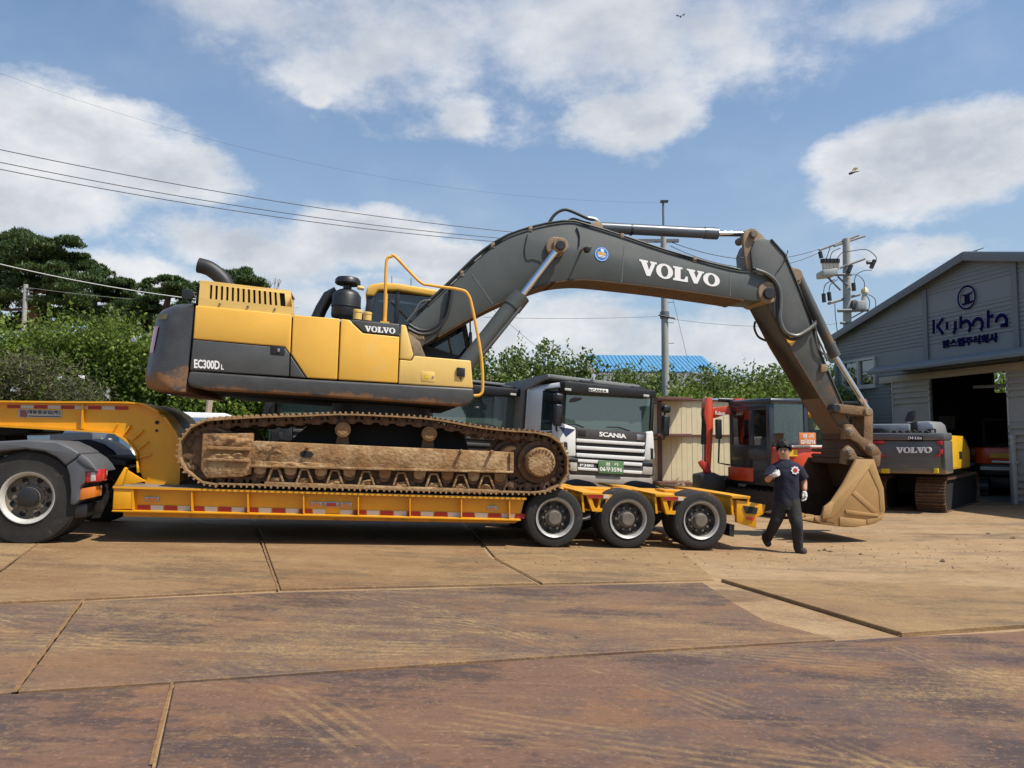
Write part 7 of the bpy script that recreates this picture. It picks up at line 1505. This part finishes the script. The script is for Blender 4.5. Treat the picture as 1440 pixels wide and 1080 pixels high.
# ================================================================== walking man
gq = gpt(1130, 777); MF = Fr(gq, 0); man = thing('person', 'man in navy t-shirt, dark trousers and white gloves walking past the bucket', 'person', base(MF, -.2))
m_skin = mat('skin', (.50, .27, .17), .55, var=.06); m_shirt = mat('navy_shirt', (.007, .008, .026), .85, var=.25, vscale=12, bump=.9, bscale=6); m_trs = mat('dark_trousers', (.022, .020, .019), .85, var=.3, vscale=10, bump=.9, bscale=7); m_glove = mat('white_glove', (.66, .64, .60), .9, var=.08, vscale=20); m_boot = mat('work_boot', (.045, .032, .025), .8, var=.25, dirt=(.25, .18, .11), dscale=9, damt=.4); m_hair = mat('black_hair', (.005, .005, .005), .7, var=.2)
def mp(px, py, v=0): a = MF.q(px, py, v); return Vector((a[0], v, a[1]))
def skin(name, nodes, edges, m, sub=2):
    me = bpy.data.meshes.new(name); me.from_pydata([tuple(MF.p(*n_[0])) for n_ in nodes], edges, []); o = bpy.data.objects.new(name, me); COL.objects.link(o)
    o.modifiers.new('s', 'SKIN'); 
    for i, n_ in enumerate(nodes): me.skin_vertices[0].data[i].radius = n_[1] if isinstance(n_[1], tuple) else (n_[1], n_[1]); me.skin_vertices[0].data[i].use_root = i == 0
    sb = o.modifiers.new('b', 'SUBSURF'); sb.levels = sub; sb.render_levels = sub
    m2 = bpy.data.meshes.new_from_object(o.evaluated_get(bpy.context.evaluated_depsgraph_get())); bpy.data.objects.remove(o); bpy.data.meshes.remove(me)
    m2.transform(parent_inv(man)); m2.polygons.foreach_set('use_smooth', [True]*len(m2.polygons)); m2.materials.clear(); m2.materials.append(m); o = bpy.data.objects.new(name, m2); COL.objects.link(o); o.parent = man; return o
pel = mp(1106, 702, 0); ches = mp(1105, 662, .0); nk = mp(1104.5, 648, 0); hd0 = mp(1101.8, 638.5, -.02); hd1 = mp(1102.5, 628, -.01)
shL, shR = mp(1089, 658, -.0), mp(1121, 658, .0); elL, wrL = mp(1078.5, 676, -.05), mp(1086, 669, -.24); elR, wrR = mp(1131, 677, .04), mp(1131.5, 691, -.04)
hipL, hipR = mp(1099, 708, .02), mp(1114, 708, -.02); knL, anL = mp(1091, 733, .02), mp(1079, 758, .28); knR, anR = mp(1120.5, 738, -.12), mp(1122.5, 769, -.05)
N_ = [(pel, .11), (ches, .08), (nk, .058), (hd0, (.080, .085)), (hd1, (.096, .102)), (shL, .05), (elL, .045), (wrL, .036), (shR, .05), (elR, .046), (wrR, .036), (hipL, .085), (knL, .062), (anL, .045), (hipR, .085), (knR, .062), (anR, .045)]
skin('body', N_, [(0, 1), (1, 2), (2, 3), (3, 4), (1, 5), (5, 6), (6, 7), (1, 8), (8, 9), (9, 10), (0, 11), (11, 12), (12, 13), (0, 14), (14, 15), (15, 16)], m_skin)
def loft(name, rings, m, n_=24, par=man, cap=True, wob=0):
    V = []
    if wob:
        R2 = []
        for i in range(len(rings)-1):
            for k in range(4):
                t_ = k/4; a, b_ = rings[i], rings[i+1]; R2.append((a[0].lerp(b_[0], t_), a[1]*(1-t_)+b_[1]*t_, a[2]*(1-t_)+b_[2]*t_))
        rings = R2+[rings[-1]]; n_ = 48
    for i, (c_, rx, ry) in enumerate(rings):
        for k in range(n_):
            a = 2*math.pi*k/n_; f_ = 1+wob*(2.2*noise.fractal(Vector((math.cos(a)*2.0+i*.10, math.sin(a)*2.0, i*.16)), 1, 2, 4)+.5*math.sin(9*a+i*.55)*(i < 18)) if i < len(rings)-4 else 1; V.append(MF.p(c_.x+rx*math.cos(a)*f_, c_.y+ry*math.sin(a)*f_, c_.z))
    Fs = [[i*n_+k, i*n_+(k+1) % n_, (i+1)*n_+(k+1) % n_, (i+1)*n_+k] for i in range(len(rings)-1) for k in range(n_)]
    if cap: Fs += [list(range(n_)), list(range((len(rings)-1)*n_, len(rings)*n_))]
    mb = MB(); mb.add(V, Fs); return mb.build(name, m, par, ang=70)
sh_ = loft('shirt', [(mp(1107, 711), .188, .13), (mp(1106, 700), .182, .13), (mp(1105.5, 685), .180, .13), (mp(1105, 672), .19, .135), (mp(1105, 662), .205, .13), (mp(1105, 656), .20, .118), (mp(1105, 651.5), .165, .105), (mp(1104.7, 648), .10, .09), (mp(1104.5, 645.8), .072, .075)], m_shirt, wob=.03)
def slv(a, b_, r0, r1): d_ = (b_-a); P = [a-d_*.30-Vector((0, 0, .02)), a+d_*.15, a+d_*.55, a+d_*.78]; mb = MB(MF); mb.tube([tuple(p) for p in P], r0, 14, rs=[r0*.55, r0*.92, r1, r1*1.05]); mb.build('sleeve', m_shirt, sh_, ang=70)
slv(shL, elL, .092, .085); slv(shR, elR, .092, .086)
em = mp(1121, 661.5, -.16); ge = []
for k in range(32): a = 2*math.pi*k/32; r_ = (.062, .062, .05, .05)[k % 4]; ge.append((em.x-.02+r_*math.cos(a), em.z+r_*math.sin(a)))
MB(MF).prism(ge, -.140, -.118).build('chest_emblem', m_ltr, sh_, smooth=False); MB(MF).cyl((em.x-.02, -.143, em.z), (0, 1, 0), .01, .032, 16).build('emblem_centre', m_redl, sh_)
def leg(a, b_, c_, r0, r1, r2):
    P = [a+Vector((0, 0, .06)), a.lerp(b_, .35), a.lerp(b_, .75), b_, b_.lerp(c_, .35), b_.lerp(c_, .7), c_+(c_-b_).normalized()*.02]; mb = MB(MF); mb.tube([tuple(p) for p in smoothpath(P, 3)], r0, 16, rs=[np.interp(i/18, [0, .17, .5, 1], [r0, r0*.98, r1, r2]) for i in range(19)]); return mb
ps = loft('trousers', [(mp(1106, 716, 0), .16, .125), (mp(1106, 708, 0), .185, .135), (mp(1106, 699, 0), .175, .125)], m_trs)
leg(hipL, knL, anL, .108, .085, .062).build('trouser_leg', m_trs, ps, ang=70); leg(hipR, knR, anR, .108, .085, .068).build('trouser_leg', m_trs, ps, ang=70)
# boots
def boot(heel, toe, up_):
    mb = MB(MF); d_ = (toe-heel); P = [heel+up_*.9, heel+up_*.35, heel.lerp(toe, .12)+up_*.1, heel.lerp(toe, .45), heel.lerp(toe, .8), toe]; mb.tube([tuple(p) for p in smoothpath(P, 3)], .05, 14, rs=[np.interp(i/15, [0, .3, .55, .85, 1], [.055, .06, .055, .05, .03]) for i in range(16)]); return mb.build('boot', m_boot, man, ang=70)
boot(mp(1122, 774, -.02), mp(1133, 775.5, -.14), Vector((0, .0, .10))); boot(mp(1076, 757, .34), mp(1081, 766.5, .18), Vector((.02, -.04, .09)))
# gloved hands with separate fingers
def hand(wr, palm_dir, side, curl, th_dir, nm='glove'):
    pd = palm_dir.normalized(); sd = side.normalized(); nd = pd.cross(sd); Nn = [(wr-pd*.01, .034), (wr+pd*.045, .042), (wr+pd*.075, .043)]; E_ = [(0, 1), (1, 2)]
    for k, (off, ln) in enumerate(((-.030, .068), (-.010, .078), (.010, .074), (.030, .058))):
        i = len(Nn); b0 = wr+pd*.085+sd*off; d1 = (pd*math.cos(curl*.6)+nd*math.sin(curl*.6)); d2 = (pd*math.cos(curl*1.5)+nd*math.sin(curl*1.5)); Nn += [(b0, .0115), (b0+d1*ln*.5, .0105), (b0+d1*ln*.5+d2*ln*.5, .009)]; E_ += [(2, i), (i, i+1), (i+1, i+2)]
    i = len(Nn); t_ = th_dir.normalized(); Nn += [(wr+pd*.03+t_*.03, .014), (wr+pd*.055+t_*.052, .012), (wr+pd*.085+t_*.05, .010)]; E_ += [(1, i), (i, i+1), (i+1, i+2)]
    return skin(nm, Nn, E_, m_glove, 2)
hand(wrL, Vector((.8, -.25, .35)), Vector((.3, .2, -.9)), 1.2, Vector((-.2, -.2, 1))); hand(wrR, Vector((-.08, -.1, -1)), Vector((.5, -.85, 0)), .55, Vector((-.7, -.6, -.2)))
# face and hair
hc = mp(1102, 632, -.01)
hr_ = MB(MF); V = []; ns, nr = 22, 12
for j in range(nr+1):
    th = math.pi*.69*j/nr
    for k in range(ns):
        a = 2*math.pi*k/ns; fr_k = math.cos(a-R(-115)); drop = 1.0 if fr_k < .1 else (.80 if fr_k < .5 else .66)
        th2 = th*drop*(1+.05*math.sin(k*2.3)*(j/nr)); nzv = .02*math.sin(k*3.1+j*1.7)*math.cos(k*1.3-j); r_ = .114+nzv*.7
        V.append(MF.p(hc.x+.008+r_*.98*math.sin(th2)*math.cos(a), hc.y+.01+r_*1.06*math.sin(th2)*math.sin(a), hc.z+.030+r_*1.05*math.cos(th2)))
hr_.add(V, [[j*ns+k, j*ns+(k+1) % ns, (j+1)*ns+(k+1) % ns, (j+1)*ns+k] for j in range(nr) for k in range(ns)]); hr_.build('hair', m_hair, man, ang=80)
fd = Vector((-.45, -.89, 0)).normalized(); fs = Vector((.89, -.45, 0)); hc = hc+Vector((0, 0, -.03))
def fpt_(s, z, o_=0): return hc+fd*(.090+o_)+fs*s+Vector((0, 0, z))
for s in (-.03, .03):
    mb = MB(MF); mb.lathe(tuple(fpt_(s, .012, -.006)), tuple(fd), [(0, .008), (.004, .007), (.006, 0)], 10); mb.build('eye', m_blkm, man)
    mb = MB(MF); mb.tube([tuple(fpt_(s*.5, .028)), tuple(fpt_(s*1.55, .028, -.012))], .0035, 6); mb.build('eyebrow', m_hair, man)
mb = MB(MF); mb.tube([tuple(fpt_(0, .015, -.005)), tuple(fpt_(0, -.012, .012)), tuple(fpt_(0, -.018, .0))], .012, 8, rs=[.007, .013, .010]); mb.build('nose', m_skin, man)
mb = MB(MF); mb.tube([tuple(fpt_(-.02, -.045, -.010)), tuple(fpt_(0, -.046, -.004)), tuple(fpt_(.02, -.045, -.010))], .005, 6); mb.build('mouth', mat('lips', (.33, .12, .10), .5), man)
for s, b_ in ((1, .0),): mb = MB(MF); mb.lathe(tuple(hc+fs*.083*s-fd*.012), tuple(fs*s), [(0, .02), (.01, .024), (.016, .012), (.018, 0)], 12); mb.build('ear', m_skin, man)

# ================================================================== insects over the yard
def insect(label, px, py, Y, s, ang):
    P = wpt(px, py, Y); fr = Fr(P, ang); r = thing('dragonfly', label, 'insect', base(fr))
    MB(fr).tube([(-.04*s, 0, -.012*s), (-.025*s, 0, -.006*s), (.01*s, 0, .006*s), (.06*s, 0, .02*s)], .006*s, 8, rs=[.009*s, .011*s, .006*s, .003*s]).build('body', m_blkm, r)
    for sg_2 in (-1, 1):
        for off in (-.02, 0):
            mb = MB(fr); mb.add([fr.p(a*s, b_*s, c2*s) for a, b_, c2 in ((off, 0, .004), (off+.015, sg_2*.05, .025), (off, sg_2*.06, .028), (off-.012, sg_2*.045, .022))], [[0, 1, 2, 3]]); mb.build('wing', glass('insect_wing', (.8, .8, .8), .05, .92), r, smooth=False)
insect('dark dragonfly hovering in front of the right hand cloud', 1200, 243, 5.0, .75, .2); insect('tiny dark insect high in the top cloud', 957, 24, 7, .7, 1.3)
